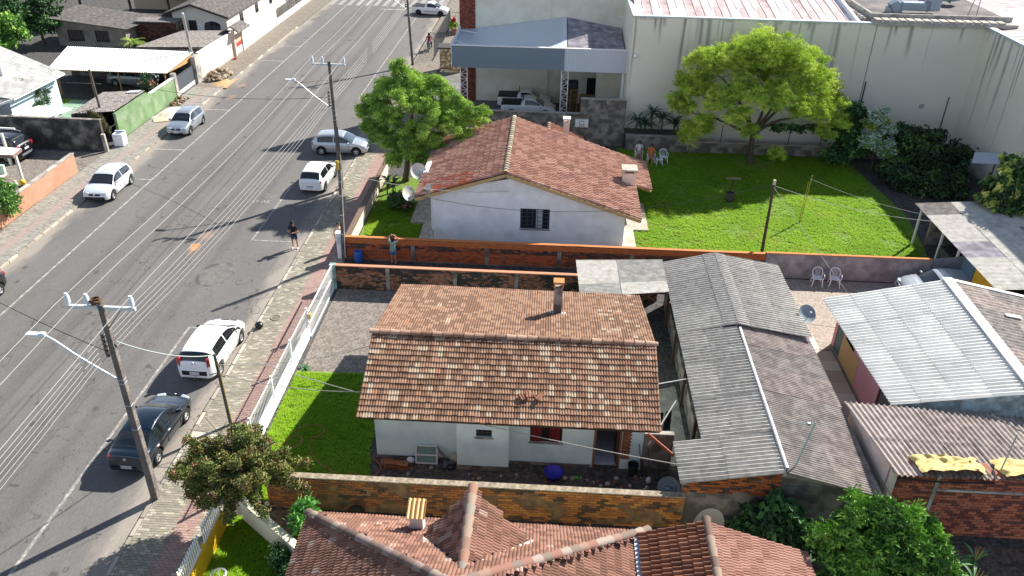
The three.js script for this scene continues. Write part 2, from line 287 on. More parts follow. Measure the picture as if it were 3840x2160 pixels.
// asphalt: tyre tracks, dust along the kerbs, an old patch, orange dye, oil
const OIL = []; for (let i = 0; i < 46; i++) OIL.push([rnd() < 0.7 ? pick([-27.2, -14.9, -27, -15.2]) + rr(-0.5, 0.5) : rr(-25, -17), rr(-100, -16), rr(0.08, 0.3)]);
const roadTex = dtex(768, 2048, (u, v) => {
  const x = RX0 + u * (RX1 - RX0), z = -135 + v * 140;
  const fine = fbm(x * 3, z * 3, 3, 0, 50), med = fbm(x * 0.9, z * 0.25, 4, 0, 51), big = fbm(x * 0.22, z * 0.12, 4, 0, 52);
  let q = mix3([90, 88, 85], [114, 110, 107], clamp(0.25 * fine + 0.5 * med + 0.55 * big - 0.12));
  for (const tx of [-23.6, -22.0, -19.4, -17.7]) { const w = Math.exp(-Math.pow((x - tx + 0.3 * vn(z * 0.05, tx, 0, 53)) / 0.28, 2)) * (0.5 + 0.5 * fbm(x * 1.2, z * 0.1, 3, 0, 54)); q = mix3(q, [82, 78, 77], w * 0.5); }
  const seam = Math.exp(-Math.pow((x + 20.9 + 0.05 * vn(z * 0.3, 2, 0, 58)) / 0.05, 2)); q = mix3(q, [74, 68, 66], seam * 0.6);
  const e = Math.min(x - RX0, RX1 - x), d = smooth(1.1, 0.05, e + (fbm(x * 1.4, z * 0.5, 4, 0, 55) - 0.5) * 1.5); q = mix3(q, [168, 156, 142], d * 0.62);
  const cr = Math.abs(fbm(x * 0.7, z * 0.7, 3, 0, 56) - 0.5); if (cr < 0.005 && fbm(x * 0.15, z * 0.1, 2, 0, 69) > 0.45) q = mix3(q, [62, 58, 56], 0.6);
  let dx = (x + 17.15), dz = (z + 36.3), a = Math.atan2(dz, dx), rad = Math.hypot(dx / 0.95, dz / 1.35) + (fbm(a * 1.5 + 7, 1, 3, 0, 57) - 0.5) * 0.35;
  if (rad < 1) q = mix3(mix3([88, 85, 82], [122, 117, 112], fbm(x * 6, z * 6, 3, 0, 59)), [72, 68, 66], smooth(0.72, 0.94, rad) * smooth(1.02, 0.96, rad) * smooth(0.35, 0.6, fbm(x * 2, z * 2, 2, 0, 66)));
  dx = (x + 19.42); dz = (z + 39.0); const od = Math.hypot(dx / 0.42, dz / 0.85) + (fbm(x * 2.2, z * 2.2, 3, 0, 60) - 0.5) * 1.5; q = mix3(q, [222, 138, 84], smooth(1.0, 0.25, od) * 0.8);
  for (const [px, pz] of [[-19.3, -40.6], [-27.2, -69.5], [-27, -66]]) { const s2 = Math.hypot((x - px) / 0.5, (z - pz) / 0.9) + (fbm(x * 3, z * 3, 3, 0, 62) - 0.5); q = mix3(q, [186, 138, 112], smooth(1, 0.3, s2) * 0.4); }
  for (const [px, pz, r] of OIL) { const d2 = Math.hypot((x - px) / r, (z - pz) / (r * 1.5)); if (d2 < 1.6) q = mix3(q, [58, 55, 54], smooth(1, 0.2, d2 + (fbm(x * 5, z * 5, 3, 0, 68) - 0.5) * 0.8) * 0.55); }
  const g = (rnd() - 0.5) * 16; return [q[0] + g, q[1] + g, q[2] + g];
});
roadTex.wrapS = roadTex.wrapT = THREE.ClampToEdgeWrapping;
const roadBump = ntex([90, 90, 90], [170, 170, 170], null, { m: 1, f: 32, grain: 40, s: 63 });
{
  const g = new THREE.PlaneGeometry(RX1 - RX0, 140, 1, 1); g.rotateX(-Math.PI / 2); const uv = g.attributes.uv; // u along x, v along z
  const p = g.attributes.position; for (let i = 0; i < p.count; i++) uv.setXY(i, (p.getX(i) + (RX1 - RX0) / 2) / (RX1 - RX0), (p.getZ(i) + 70) / 140);
  g.translate((RX0 + RX1) / 2, ROADY, -65); struct('road', g, new THREE.MeshStandardMaterial({ map: roadTex, roughness: 0.92 }), true);
  struct('cross_road', [box(-75, RX0, -0.3, -0.096, -128, -111), box(RX1, 70, -0.3, -0.096, -128, -111)], mat('#6b6866', 0.92));
}
// painted markings
{
  const paint = mapMat(ntex([160, 155, 147], [192, 187, 178], [112, 108, 103], { m: 1.5, f: 12, cf: 9, ct: 0.5, s: 64, grain: 14, amt: 0.8 }), 0.8);
  const y = ROADY + 0.004, ln = (x0, x1, z0, z1) => box(x0, x1, y - 0.003, y, z0, z1), st = (p, q, w) => beam([p[0], y, p[1]], [q[0], y, q[1]], w, 0.004);
  const mk = (n, g) => struct(n, g, paint);
  mk('parking_line', ln(-25.94, -25.82, -105, -24));
  for (const z of [-48.2, -53.6, -62.6, -77.6, -83.3]) mk('parking_tick', ln(-28.2, -25.95, z - 0.06, z + 0.06));
  mk('parking_line', ln(-16.62, -16.5, -31.3, -8)); mk('parking_tick', ln(-16.5, -13.9, -31.3, -31.18));
  mk('parking_line', ln(-16.64, -16.52, -48.0, -40.25)); mk('parking_tick', ln(-16.5, -13.8, -40.35, -40.25));
  mk('parking_line', ln(-16.3, -16.2, -100, -66.8)); mk('parking_tick', ln(-16.2, -14.2, -66.9, -66.8));
  mk('stop_line', ln(-21.3, -15.6, -102.6, -102.2));
  for (let i = 0; i < 13; i++) mk('crosswalk_stripe', ln(-28.2 + i * 1.12, -27.65 + i * 1.12, -109.2, -104.2));
  // chalked letters on the asphalt
  const K = (a, b) => st([-17.35 + a[0], -45.3 + a[1]], [-17.35 + b[0], -45.3 + b[1]], 0.05);
  mk('chalk_letters', [K([0, 0], [0, -0.4]), K([0, -0.2], [0.22, -0.4]), K([0, -0.2], [0.22, 0]), K([-0.35, 0], [-0.22, -0.4]), K([-0.22, -0.4], [-0.1, 0]), K([-0.85, 0], [-0.62, 0]), K([-0.85, -0.35], [-0.62, -0.35]), K([-0.85, 0], [-0.85, -0.35]), K([-0.62, 0], [-0.62, -0.35]), K([0, -0.9], [0.25, -0.9]), K([0.25, -0.9], [0.25, -1.25]), K([-0.4, -0.9], [-0.1, -0.9]), K([-0.4, -1.25], [-0.1, -1.25])]);
}
// pavements: bed, kerb stones, laid pavers
const paverGeo = prep(rbox(1, 0.05, 1, 0.012, 1), true);
function pavement(x0, x1, z0, z1, pal, pinkX, laidZ, curbX, curbDir, limit) {
  const bed = struct('pavement', box(x0, x1, -0.3, 0.004, z0, z1), mapMat(ntex([112, 104, 94], [140, 130, 118], [92, 86, 76], { m: 2, f: 14, cf: 5, s: 65 + (x0 | 0), grain: 12 }), 0.95));
  const ps = new Pieces(paverGeo, pal), ux = V(1, 0, 0), uy = V(0, 1, 0), uz = V(0, 0, 1);
  for (let z = laidZ[0], r = 0; z < laidZ[1]; z += 0.11, r++) for (let x = x0 + 0.02 + (r % 2) * -0.105; x < x1 - 0.05; x += 0.21) {
    const a = Math.max(x, x0 + 0.01), b = Math.min(x + 0.21, x1 - 0.01); if (b - a < 0.05) continue; const cx = (a + b) / 2;
    const pink = cx > pinkX[0] && cx < pinkX[1]; const n = fbm(cx * 0.8, z * 0.8, 3, 0, 70);
    const c = pink ? 6 + Math.floor(rnd() * 2) : (rnd() < 0.14 ? 5 : Math.min(4, Math.floor((n * 0.35 + rnd() * 0.7) * 4.9)));
    ps.add(basis(ux, uy, uz, V(cx, -0.006 + rr(-0.003, 0.003), z), b - a - 0.012, 1, 0.098), c);
  }
  ps.done(bed, 'paver', 'pavers', limit);
  // kerb stones
  const mats = ['#a39a8c', '#8d8579', '#b5ab9c'].map(c => mat(c, 0.95));
  for (let z = z0; z < z1 - 0.5; z += 0.82) { if (z < -92) continue; const o = obj('kerb_stone', at(rbox(0.15, 0.26, 0.79, 0.025, 1), curbX + curbDir * 0.075 + rr(-0.012, 0.012), -0.115 + rr(-0.012, 0.006), z + 0.4, rr(-0.012, 0.012)), pick(mats), bed); }
  return bed;
}
pavement(-13.34, -10.74, -112, 2, ['#868070', '#8c8576', '#807a6b', '#928b7c', '#898273', '#a8a190', '#997d74', '#a2867c'], [-12.15, -11.35], [-58, -15], -13.5, 1, 300);
pavement(-31.03, -28.6, -112, 2, ['#88847c', '#8e8a82', '#817d75', '#949087', '#8a867e', '#9e998e', '#988880', '#9c8c84'], [-29.75, -29.25], [-68, -36], -28.45, -1, 300);
// yard surfaces (sheets a few millimetres apart)
struct('gravel_yard', poly([[-10.4, -35.2], [-5.9, -35.2], [-5.9, -28.2], [-10.4, -28.05]], 0.001), MT.gravel);
struct('front_lawn', poly([[-10.5, -28.0], [-6.45, -28.1], [-6.35, -23.4], [-6.0, -21.8], [-6.3, -20.5], [-10.5, -20.5]], 0.004), MT.grass);
struct('soil_strip', poly([[-6.6, -23.2], [5.8, -23.2], [5.8, -20.4], [-6.6, -20.4]], 0.001), MT.soil);
struct('alley_ground', poly([[-10.7, -38.4], [5.8, -38.4], [5.8, -35.5], [-10.7, -35.5]], 0.001), MT.dark);
struct('garden_bed', poly([[-9.3, -20.1], [19, -20.1], [19, -12], [-9.3, -12]], 0.001), MT.soil);
struct('corner_lawn', poly([[-10.6, -19.7], [-9.4, -19.7], [-6.5, -17.2], [-6.5, -10], [-10.6, -10]], 0.006), MT.grass);
struct('side_lawn', poly([[-10.6, -50], [-7.0, -50], [-7.0, -38.7], [-10.6, -38.7]], 0.003), MT.grass);
struct('back_lawn', poly([[5.0, -57], [21.3, -57], [22.4, -47], [21.8, -42.5], [20.9, -38.6], [5.0, -38.6]], 0.003), MT.grass);
struct('gravel_yard', poly([[11.3, -38.2], [21, -38.2], [21, -24], [11.3, -24]], 0.002), MT.pinkGravel);
struct('concrete_yard', poly([[4.2, -27.6], [5.9, -28.3], [5.9, -23.3], [4.0, -23.3]], 0.005), MT.slabGrey);
struct('house_path', [box(-7.95, -6.2, -0.05, 0.12, -47.4, -43.1), box(-7.15, -6.2, -0.05, 0.12, -43.1, -40.2), box(-6.2, 5.2, -0.05, 0.12, -40.9, -40.2), box(4.4, 5.2, -0.05, 0.12, -43.2, -40.9), box(4.4, 6.1, -0.05, 0.12, -47, -43.2)], MT.paveB);
struct('driveway', poly([[-45, -52.5], [-31.05, -52.3], [-31.05, -44], [-45, -44]], 0.001), MT.gravel);
struct('small_lawn', poly([[-41, -63.5], [-34.9, -63.5], [-34.9, -56], [-41, -56]], 0.002), MT.grass);
struct('dock_floor', poly([[-10.5, -90], [5.6, -90], [5.6, -57.6], [-10.5, -57.6]], 0.002), mapMat(ntex([96, 94, 92], [124, 121, 118], [80, 77, 75], { m: 3, s: 71 }), 0.9));
// grass blades on the lawns: uncountable
{
  const g = (() => { const pos = []; for (let k = 0; k < 5; k++) { const a = k * 1.26 + 0.3, r = 0.035, lx = Math.cos(a), lz = Math.sin(a); pos.push(lx * 0.01 - lz * 0.008, 0, lz * 0.01 + lx * 0.008, lx * 0.01 + lz * 0.008, 0, lz * 0.01 - lx * 0.008, lx * r * (1 + k % 2), 0.06 + 0.012 * (k % 3), lz * r * (1 + k % 2)); const q = pos.length - 9, A = V(pos[q], pos[q + 1], pos[q + 2]), B = V(pos[q + 3], pos[q + 4], pos[q + 5]), C = V(pos[q + 6], pos[q + 7], pos[q + 8]); if (B.clone().sub(A).cross(C.clone().sub(A)).y < 0) { pos.splice(q, 9, ...B.toArray(), ...A.toArray(), ...C.toArray()); } } const b = new THREE.BufferGeometry(); b.setAttribute('position', new THREE.Float32BufferAttribute(pos, 3)); b.computeVertexNormals(); const nn = b.attributes.normal; for (let i = 0; i < nn.count; i++) { const v = V(nn.getX(i), nn.getY(i), nn.getZ(i)); if (v.y < 0) v.negate(); v.multiplyScalar(0.35).add(V(0, 1, 0)).normalize(); nn.setXYZ(i, v.x, v.y, v.z); } return prep(b); })();
  const inP = (p, x, z) => { let c = false; for (let i = 0, j = p.length - 1; i < p.length; j = i++) if ((p[i][1] > z) !== (p[j][1] > z) && x < (p[j][0] - p[i][0]) * (z - p[i][1]) / (p[j][1] - p[i][1]) + p[i][0]) c = !c; return c; };
  function blades(polyg, n, pal, bare, label) {
    const xs = polyg.map(p => p[0]), zs = polyg.map(p => p[1]), x0 = Math.min(...xs), x1 = Math.max(...xs), z0 = Math.min(...zs), z1 = Math.max(...zs), l = [];
    while (l.length < n) { const x = rr(x0, x1), z = rr(z0, z1); if (inP(polyg, x, z)) { if (bare && bare(x, z)) { n--; continue; } l.push([x, z]); } }
    const im = new THREE.InstancedMesh(g, new THREE.MeshPhysicalMaterial({ roughness: 1, side: THREE.DoubleSide }), l.length), m = new THREE.Matrix4(), q = new THREE.Quaternion(), col = new THREE.Color();
    l.forEach(([x, z], i) => { const s = rr(0.7, 1.6); q.setFromAxisAngle(V(0, 1, 0), rnd() * 6.3); m.compose(V(x, 0, z), q, V(s * 1.3, s, s * 1.3)); im.setMatrixAt(i, m); const k = fbm(x * 0.45, z * 0.45, 4, 0, 80), dry = smooth(0.56, 0.7, fbm(x * 0.7 + 40, z * 0.7, 4, 0, 86)); col.set(rnd() < dry * 0.22 ? pick(['#a09a48', '#8e8a40', '#7c7436']) : pal[Math.min(pal.length - 1, Math.floor((k * 0.9 + rnd() * 0.3) * pal.length))]); im.setColorAt(i, col); });
    im.name = numbered('grass'); im.userData.kind = 'stuff'; im.userData.label = label; im.userData.category = 'grass'; im.castShadow = im.receiveShadow = true; scene.add(im);
  }
  const G1 = ['#6a920e', '#739c12', '#7da616', '#86ac1e', '#90b028'];
  blades([[5.3, -56.5], [21.2, -56.5], [22.2, -47], [21.6, -42.5], [20.7, -38.7], [5.3, -38.7]], 70000, G1, (x, z) => (Math.hypot((x - 17.3) / 2.2, (z + 39.6) / 0.6) + fbm(x, z, 3, 0, 81) * 0.8 < 1.1) || (fbm(x * 0.8, z * 0.8, 4, 0, 83) > 0.62 && rnd() < 0.75) || Math.hypot(x - 14.4, z + 54.9) < 0.9 + fbm(x, z, 2, 0, 82) || Math.hypot(x - 11.7, z + 48.2) < 0.4 || (x > 20.6 + fbm(x * 2, z * 2, 3, 0, 87) * 1.4), 'bright green mown lawn grass in the walled back yard');
  blades([[-10.45, -28.0], [-6.45, -28.1], [-6.3, -23.4], [-6.0, -21.8], [-6.3, -20.5], [-10.45, -20.5]], 26000, G1, (x, z) => fbm(x * 1.6, z * 1.6, 3, 0, 84) > 0.6 && rnd() < 0.7, 'patchy green grass of the small front lawn behind the white railing');
  blades([[-10.5, -19.6], [-9.5, -19.6], [-6.6, -17.3], [-6.6, -13], [-10.5, -13]], 12000, G1, null, 'grass of the corner lawn inside the yellow front wall');
  blades([[-10.5, -47], [-7.3, -47], [-7.3, -38.8], [-10.5, -38.8]], 14000, G1, (x, z) => fbm(x * 0.6, z * 0.6, 3, 0, 85) > 0.5, 'sparse grass beside the white gabled house');
  blades([[-41, -63.5], [-35, -63.5], [-35, -56], [-41, -56]], 9000, G1, null, 'grass patch in the yard behind the green wall');
}
// ---------------------------------------------------------------- houses
const X = V(1, 0, 0), Y = V(0, 1, 0), ZZ = V(0, 0, 1), NX = V(-1, 0, 0), NZ = V(0, 0, -1);
const TILE_OLD = ['#80604a', '#866650', '#795844', '#8c6c56', '#70523f', '#92725c', '#a2907a', '#664a3a', '#96694e'];
const oldCol = (sx, bias) => (a, b) => { const n = fbm(a * 1.4 + sx, b * 0.45, 4, 0, 90), r = rnd(); if (r < 0.03 + bias) return 6; if (r < 0.034 + bias) return 8; return Math.min(7, Math.max(0, Math.floor((n * 0.9 + rnd() * 0.28) * 6.2))); };
function windowUnit(parent, x0, x1, y0, y1, z, o = {}) { // in a wall facing +z at z
  const f = obj('window', [box(x0, x1, y0, y0 + 0.05, z - 0.1, z - 0.04), box(x0, x1, y1 - 0.05, y1, z - 0.1, z - 0.04), box(x0, x0 + 0.05, y0 + 0.05, y1 - 0.05, z - 0.1, z - 0.04), box(x1 - 0.05, x1, y0 + 0.05, y1 - 0.05, z - 0.1, z - 0.04)], o.frame || darkGrey, parent);
  obj('pane', box(x0 + 0.05, x1 - 0.05, y0 + 0.05, y1 - 0.05, z - 0.085, z - 0.075), o.pane || pane, f);
  obj('sill', box(x0 - 0.05, x1 + 0.05, y0 - 0.06, y0 - 0.002, z - 0.1, z + 0.05), o.sill || MT.conc, f);
  return f;
}
// --- house A: mint walls, long tiled gable roof beside the railing
{
  const h = thing('mint_house', 'low mint green house with a weathered brown tiled roof behind the white railing', 'house', [-1, 0, -27]);
  const wz = -23.0, door = [2.22, 3.08, 0.0, 2.1], win = [-0.21, 0.98, 1.12, 2.05];
  obj('wall', [...holed(-5.96, 3.95, 0, 2.4, wz - 0.16, wz, [door, win]), box(-5.96, -5.8, 0, 2.45, -31.1, wz - 0.16), box(3.79, 3.95, 0, 2.45, -31.1, wz - 0.16), box(-5.8, 3.79, 0, 2.4, -31.1, -30.94),
    ...holed(-2.87, -0.97, 0, 2.3, -22.68, -22.55, [[-2.16, -1.58, 1.6, 1.95]]), box(-2.87, -2.75, 0, 2.3, wz, -22.68), box(-1.09, -0.97, 0, 2.3, wz, -22.68), prismX([[-22.7, 2.4], [-25.75, 3.6], [-30.9, 2.4]], -5.96, -5.82), prismX([[-22.7, 2.4], [-25.75, 3.6], [-30.9, 2.4]], 3.81, 3.95)], MT.mint, h);
  obj('plinth', [box(-2.9, -0.94, 0, 0.22, -22.56, -22.53), box(-5.97, -2.9, 0, 0.12, wz, wz + 0.02), box(-0.94, 2.1, 0, 0.14, wz, wz + 0.02)], MT.moldy, h);
  obj('floor', box(-5.8, 3.79, -0.02, 0.06, -30.9, -23.17), mat('#b8bcc4', 0.4), h);
  // tiled threshold floor seen through the open door
  for (let i = 0; i < 3; i++) for (let j = 0; j < 4; j++) obj('floor_tile', box(2.25 + i * 0.29, 2.53 + i * 0.29, 0.06, 0.075, -23.5 - j * 0.3, -23.22 - j * 0.3), mat('#c9ccd8', 0.3), h);
  const df = obj('door_frame', [box(2.14, 2.22, 0, 2.1, wz - 0.14, wz + 0.02), box(3.08, 3.16, 0, 2.1, wz - 0.14, wz + 0.02), box(2.14, 3.16, 2.1, 2.16, wz - 0.14, wz + 0.02)], mat('#8a5a38', 0.8), h);
  const dr = obj('door', at(box(0, 0.04, 0.08, 2.08, -0.82, 0), 3.02, 0, wz - 0.16), mat('#6a4630', 0.7), h); obj('door_handle', at(new THREE.SphereGeometry(0.03, 8, 6), 3.0, 1.0, wz - 0.9), steel, dr);
  // bare brick jamb where the render has fallen off
  { const ps = new Pieces(brickGeo, ['#8c5236', '#7a4a34', '#9a6244']); bricks(ps, V(3.18, 0.5, wz), X, Y, ZZ, 0.34, 1.5, 0.2, 0.08, () => Math.floor(rnd() * 3), (x, y) => x < 0.26 + 0.1 * vn(y * 3, 1, 0, 3)); ps.done(h, 'brick', 'bricks'); }
  const w1 = windowUnit(h, -0.21, 0.98, 1.12, 2.05, wz, { frame: mat('#5a3028', 0.8), pane: mat('#1a1213', 0.5) });
  for (const s of [-0.17, 0.5]) { const c = []; for (let i = 0; i < 5; i++) c.push(at(new THREE.CylinderGeometry(0.05, 0.05, 0.85, 8), s + 0.05 + i * 0.075, 1.57, wz - 0.04 + (i % 2) * 0.02)); obj('curtain', c, mat('#6a1c22', 0.9), w1); }
  const w2 = windowUnit(h, -2.16, -1.58, 1.6, 1.95, -22.55, { frame: mat('#55504c', 0.8) }); obj('pane_bar', [box(-1.96, -1.94, 1.65, 1.9, -22.63, -22.6), box(-1.78, -1.76, 1.65, 1.9, -22.63, -22.6), box(-2.1, -1.64, 1.77, 1.79, -22.63, -22.6)], darkGrey, w2);
  // roof
  const E0 = V(-6.45, 2.4, -22.35), R0 = V(-6.45, 3.8, -25.75), B0 = V(4.42, 2.4, -31.7), RB = V(4.42, 3.8, -25.75), Wd = 10.87;
  const roof = obj('roof', [...slab([-6.4, 2.34, -22.4], [4.38, 2.34, -22.4], [4.38, 3.74, -25.75], [-6.4, 3.74, -25.75], 0.05), ...slab([4.38, 2.34, -31.65], [-6.4, 2.34, -31.65], [-6.4, 3.74, -25.75], [4.38, 3.74, -25.75], 0.05)], darkWood, h, true);
  const s1 = R0.clone().sub(E0), L1 = s1.length(); s1.normalize(); const s2 = RB.clone().sub(B0), L2 = s2.length(); s2.normalize();
  const ps = new Pieces(tileTwo, TILE_OLD); tiles(ps, E0, X, s1, Wd, L1, 0.2, 0.25, (a, b) => { const q = oldCol(3, 0.0 + 0.2 * smooth(0.5, 0.68, fbm(a * 1.6, b * 0.4, 3, 0, 91)) + (a > 5 ? 0.06 : 0) + (a < 0.4 ? 0.3 : 0))(a, b); return q; }); ps.done(roof, 'roof_tile', 'roof_tiles', 300);
  const ps2 = new Pieces(tileTwo, TILE_OLD); tiles(ps2, B0, NX, s2, Wd, L2, 0.2, 0.25, (a, b) => oldCol(9, a < 2 ? 0.04 : -0.03)(a, b) + (a < 2.4 && rnd() < 0.5 ? 0 : 0)); ps2.done(roof, 'roof_tile', 'roof_tiles_rear', 0);
  ridgeCaps(roof, [-6.5, 3.84, -25.75], [4.46, 3.84, -25.75], 0.12, ['#8a6a58', '#9c7a66', '#a88a76', '#7a5c4c'], 0.4);
  // tiles sitting askew on the slope
  for (let i = 0; i < 4; i++) obj('loose_tile', at(tileTwo.clone(), -0.5 + i * 0.17, 2.86 + 0.05 * (i % 2), -23.2 - 0.1 * (i % 3), 0.5 - i * 0.35, -1.2), mat(i % 2 ? '#8a5c46' : '#78503e', 0.9), roof);
  const ch = obj('chimney', [box(0.52, 0.86, 2.7, 4.3, -29.15, -28.85)], MT.moldy, h); ch.userData.label = 'slim soot black chimney';
  obj('chimney_cap', [box(0.47, 0.91, 4.52, 4.6, -29.2, -28.8), box(0.49, 0.55, 4.3, 4.52, -29.15, -28.85), box(0.83, 0.89, 4.3, 4.52, -29.15, -28.85)], mat('#b8804c', 0.9), h);
  obj('flashing', [box(0.3, 0.52, 3.05, 3.1, -28.95, -28.75), box(0.86, 1.05, 3.05, 3.1, -28.95, -28.75)], white, h);
}
// --- house B: white gabled house in the walled garden
{
  const h = thing('white_house', 'white gabled house with a weathered terracotta roof standing between lawn and tree', 'house', [-1, 0, -45]);
  const wz = -40.9, rx = -2.2, ry = 4.5, zf = -40.35, zb = -49.6, t = 0.322, yl = ry - t * 4.95, xl = rx - 4.95, xr1 = 5.25, xr2 = 6.3, zs = -45.2;
  const gy = x => ry - 0.12 - t * Math.abs(x - rx);
  const win = [-1.38, 0.26, 1.02, 2.26];
  obj('wall', [...holed(-6.24, 4.42, 0.1, 2.25, wz - 0.16, wz, [[win[0], win[1], win[2], 2.25]]), prismZ([[-6.24, 2.25], [win[0], 2.25], [win[0], gy(win[0])], [-6.24, gy(-6.24)]], wz - 0.16, wz), prismZ([[win[1], 2.25], [4.42, 2.25], [4.42, gy(4.42)], [win[1], gy(win[1])]], wz - 0.16, wz), prismZ([[win[0], 2.262], [win[1], 2.262], [win[1], gy(win[1])], [rx, gy(rx)], [win[0], gy(win[0])]].filter(p => p[0] >= win[0] || true), wz - 0.16, wz),
    box(-6.24, -6.08, 0.1, gy(-6.24), -49.2, wz - 0.16), box(4.26, 4.42, 0.1, gy(4.42), -49.2, wz - 0.16), box(-6.08, 4.26, 0.1, 2.4, -49.2, -49.04)], MT.plaster, h);
  const wf = windowUnit(h, win[0], win[1], win[2], 2.26, wz, { frame: darkGrey });
  for (let i = 0; i < 6; i++) obj('grille_bar', box(-1.3 + i * 0.29, -1.28 + i * 0.29, 1.04, 2.24, wz - 0.03, wz - 0.01), darkGrey, wf);
  for (let i = 0; i < 4; i++) obj('grille_bar', box(-1.36, 0.24, 1.25 + i * 0.25, 1.27 + i * 0.25, wz - 0.035, wz - 0.012), darkGrey, wf);
  obj('curtain', [0, 1, 2, 3].map(i => at(new THREE.CylinderGeometry(0.06, 0.06, 1.1, 8), -0.45 + i * 0.09, 1.64, wz - 0.1)), mat('#aeb2ba', 0.9), wf);
  // porch column on the street side
  obj('porch_column', box(-6.55, -6.35, 0.1, 2.6, -42.3, -42.1), MT.plaster, h);
  const roof = obj('roof', [...slab([xl, yl - 0.06, zb], [xl, yl - 0.06, zf], [rx, ry - 0.06, zf], [rx, ry - 0.06, zb], 0.06), ...slab([xr1, ry - 0.06 - t * (xr1 - rx), zf], [xr1, ry - 0.06 - t * (xr1 - rx), zb], [rx, ry - 0.06, zb], [rx, ry - 0.06, zf], 0.06), ...slab([xr2, ry - 0.06 - t * (xr2 - rx), zs], [xr2, ry - 0.06 - t * (xr2 - rx), zb], [xr1, ry - 0.06 - t * (xr1 - rx), zb], [xr1, ry - 0.06 - t * (xr1 - rx), zs], 0.06)], wood, h, true);
  const nrm = Math.hypot(1, t), sl = V(1 / nrm, t / nrm, 0), sr = V(-1 / nrm, t / nrm, 0);
  const ps = new Pieces(tileOne, TILE_OLD);
  const bcol = (s) => (a, b) => { const n = fbm(a * 0.6 + s, b * 0.6, 4, 0, 95); if (s === 1 && a < 9.3 && a > 7.6 && b > 0.2 && b < 3.2 && rnd() < 0.55) return 8; return Math.min(7, Math.floor((n * 0.7 + rnd() * 0.5) * 6.4)); };
  tiles(ps, V(xr2, ry - t * (xr2 - rx), zf), NZ, sr, zf - zb, (xr2 - rx) * nrm, 0.24, 0.36, bcol(2), (a, b) => b > (xr2 - xr1) * nrm - 0.1 || a > zf - zs);
  tiles(ps, V(xl, yl, zb), ZZ, sl, zf - zb, 4.95 * nrm, 0.24, 0.36, bcol(1));
  ps.pal = ['#a87c6a', '#ae8270', '#a27664', '#b48a76', '#987060', '#ba927e', '#c09c88', '#8e6858', '#a85a40'];
  ps.done(roof, 'roof_tile', 'roof_tiles', 300);
  ridgeCaps(roof, [rx, ry + 0.05, zf + 0.05], [rx, ry + 0.05, zb], 0.15, ['#a39a84', '#b4a992', '#8e8474', '#9a8470'], 0.36);
  obj('bargeboard', [beam([xl, yl - 0.1, zf + 0.02], [rx, ry - 0.1, zf + 0.02], 0.03, 0.18), beam([rx, ry - 0.1, zf + 0.02], [xr1, ry - 0.1 - t * (xr1 - rx), zf + 0.02], 0.03, 0.18)], mat('#b39466', 0.8), roof);
  const ch = obj('chimney', [box(4.45, 5.25, 1.9, 2.98, -45.5, -44.75)], MT.pinkWall, h); obj('chimney_top', [box(4.4, 5.3, 3.15, 3.24, -45.6, -44.65), box(4.45, 4.6, 2.98, 3.15, -45.5, -44.75), box(5.1, 5.25, 2.98, 3.15, -45.5, -44.75)], MT.paveB, ch);
  // lean-to behind with its own tiles and chimney
  const an = obj('rear_roof', [...slab([2.3, 2.2, -49.65], [2.3, 2.2, -52.6], [0.0, 3.15, -52.6], [0.0, 3.15, -49.65], 0.06), box(-1.5, 2.1, 0, 2.2, -52.4, -49.3)], MT.moldy, h, true);
  { const p2 = new Pieces(tileOne, ['#94644e', '#9c6c56', '#8a5a46']); const s = V(-2.3, 0.95, 0), L = s.length(); s.normalize(); tiles(p2, V(2.3, 2.26, -49.7), NZ, s, 2.9, L, 0.24, 0.36, () => Math.floor(rnd() * 3)); p2.done(an, 'roof_tile', 'roof_tiles_annexe', 0); ridgeCaps(an, [0.0, 3.2, -49.7], [0.0, 3.2, -52.6], 0.12, ['#9a8a74', '#86745f']); }
  const c2 = obj('rear_chimney', box(0.95, 1.33, 2.4, 3.85, -51.3, -50.9), MT.pinkWall, h); obj('chimney_cap', [box(0.89, 1.39, 4.05, 4.13, -51.36, -50.84), box(0.93, 1.03, 3.85, 4.05, -51.3, -50.9), box(1.25, 1.35, 3.85, 4.05, -51.3, -50.9)], offwhite, c2);
}
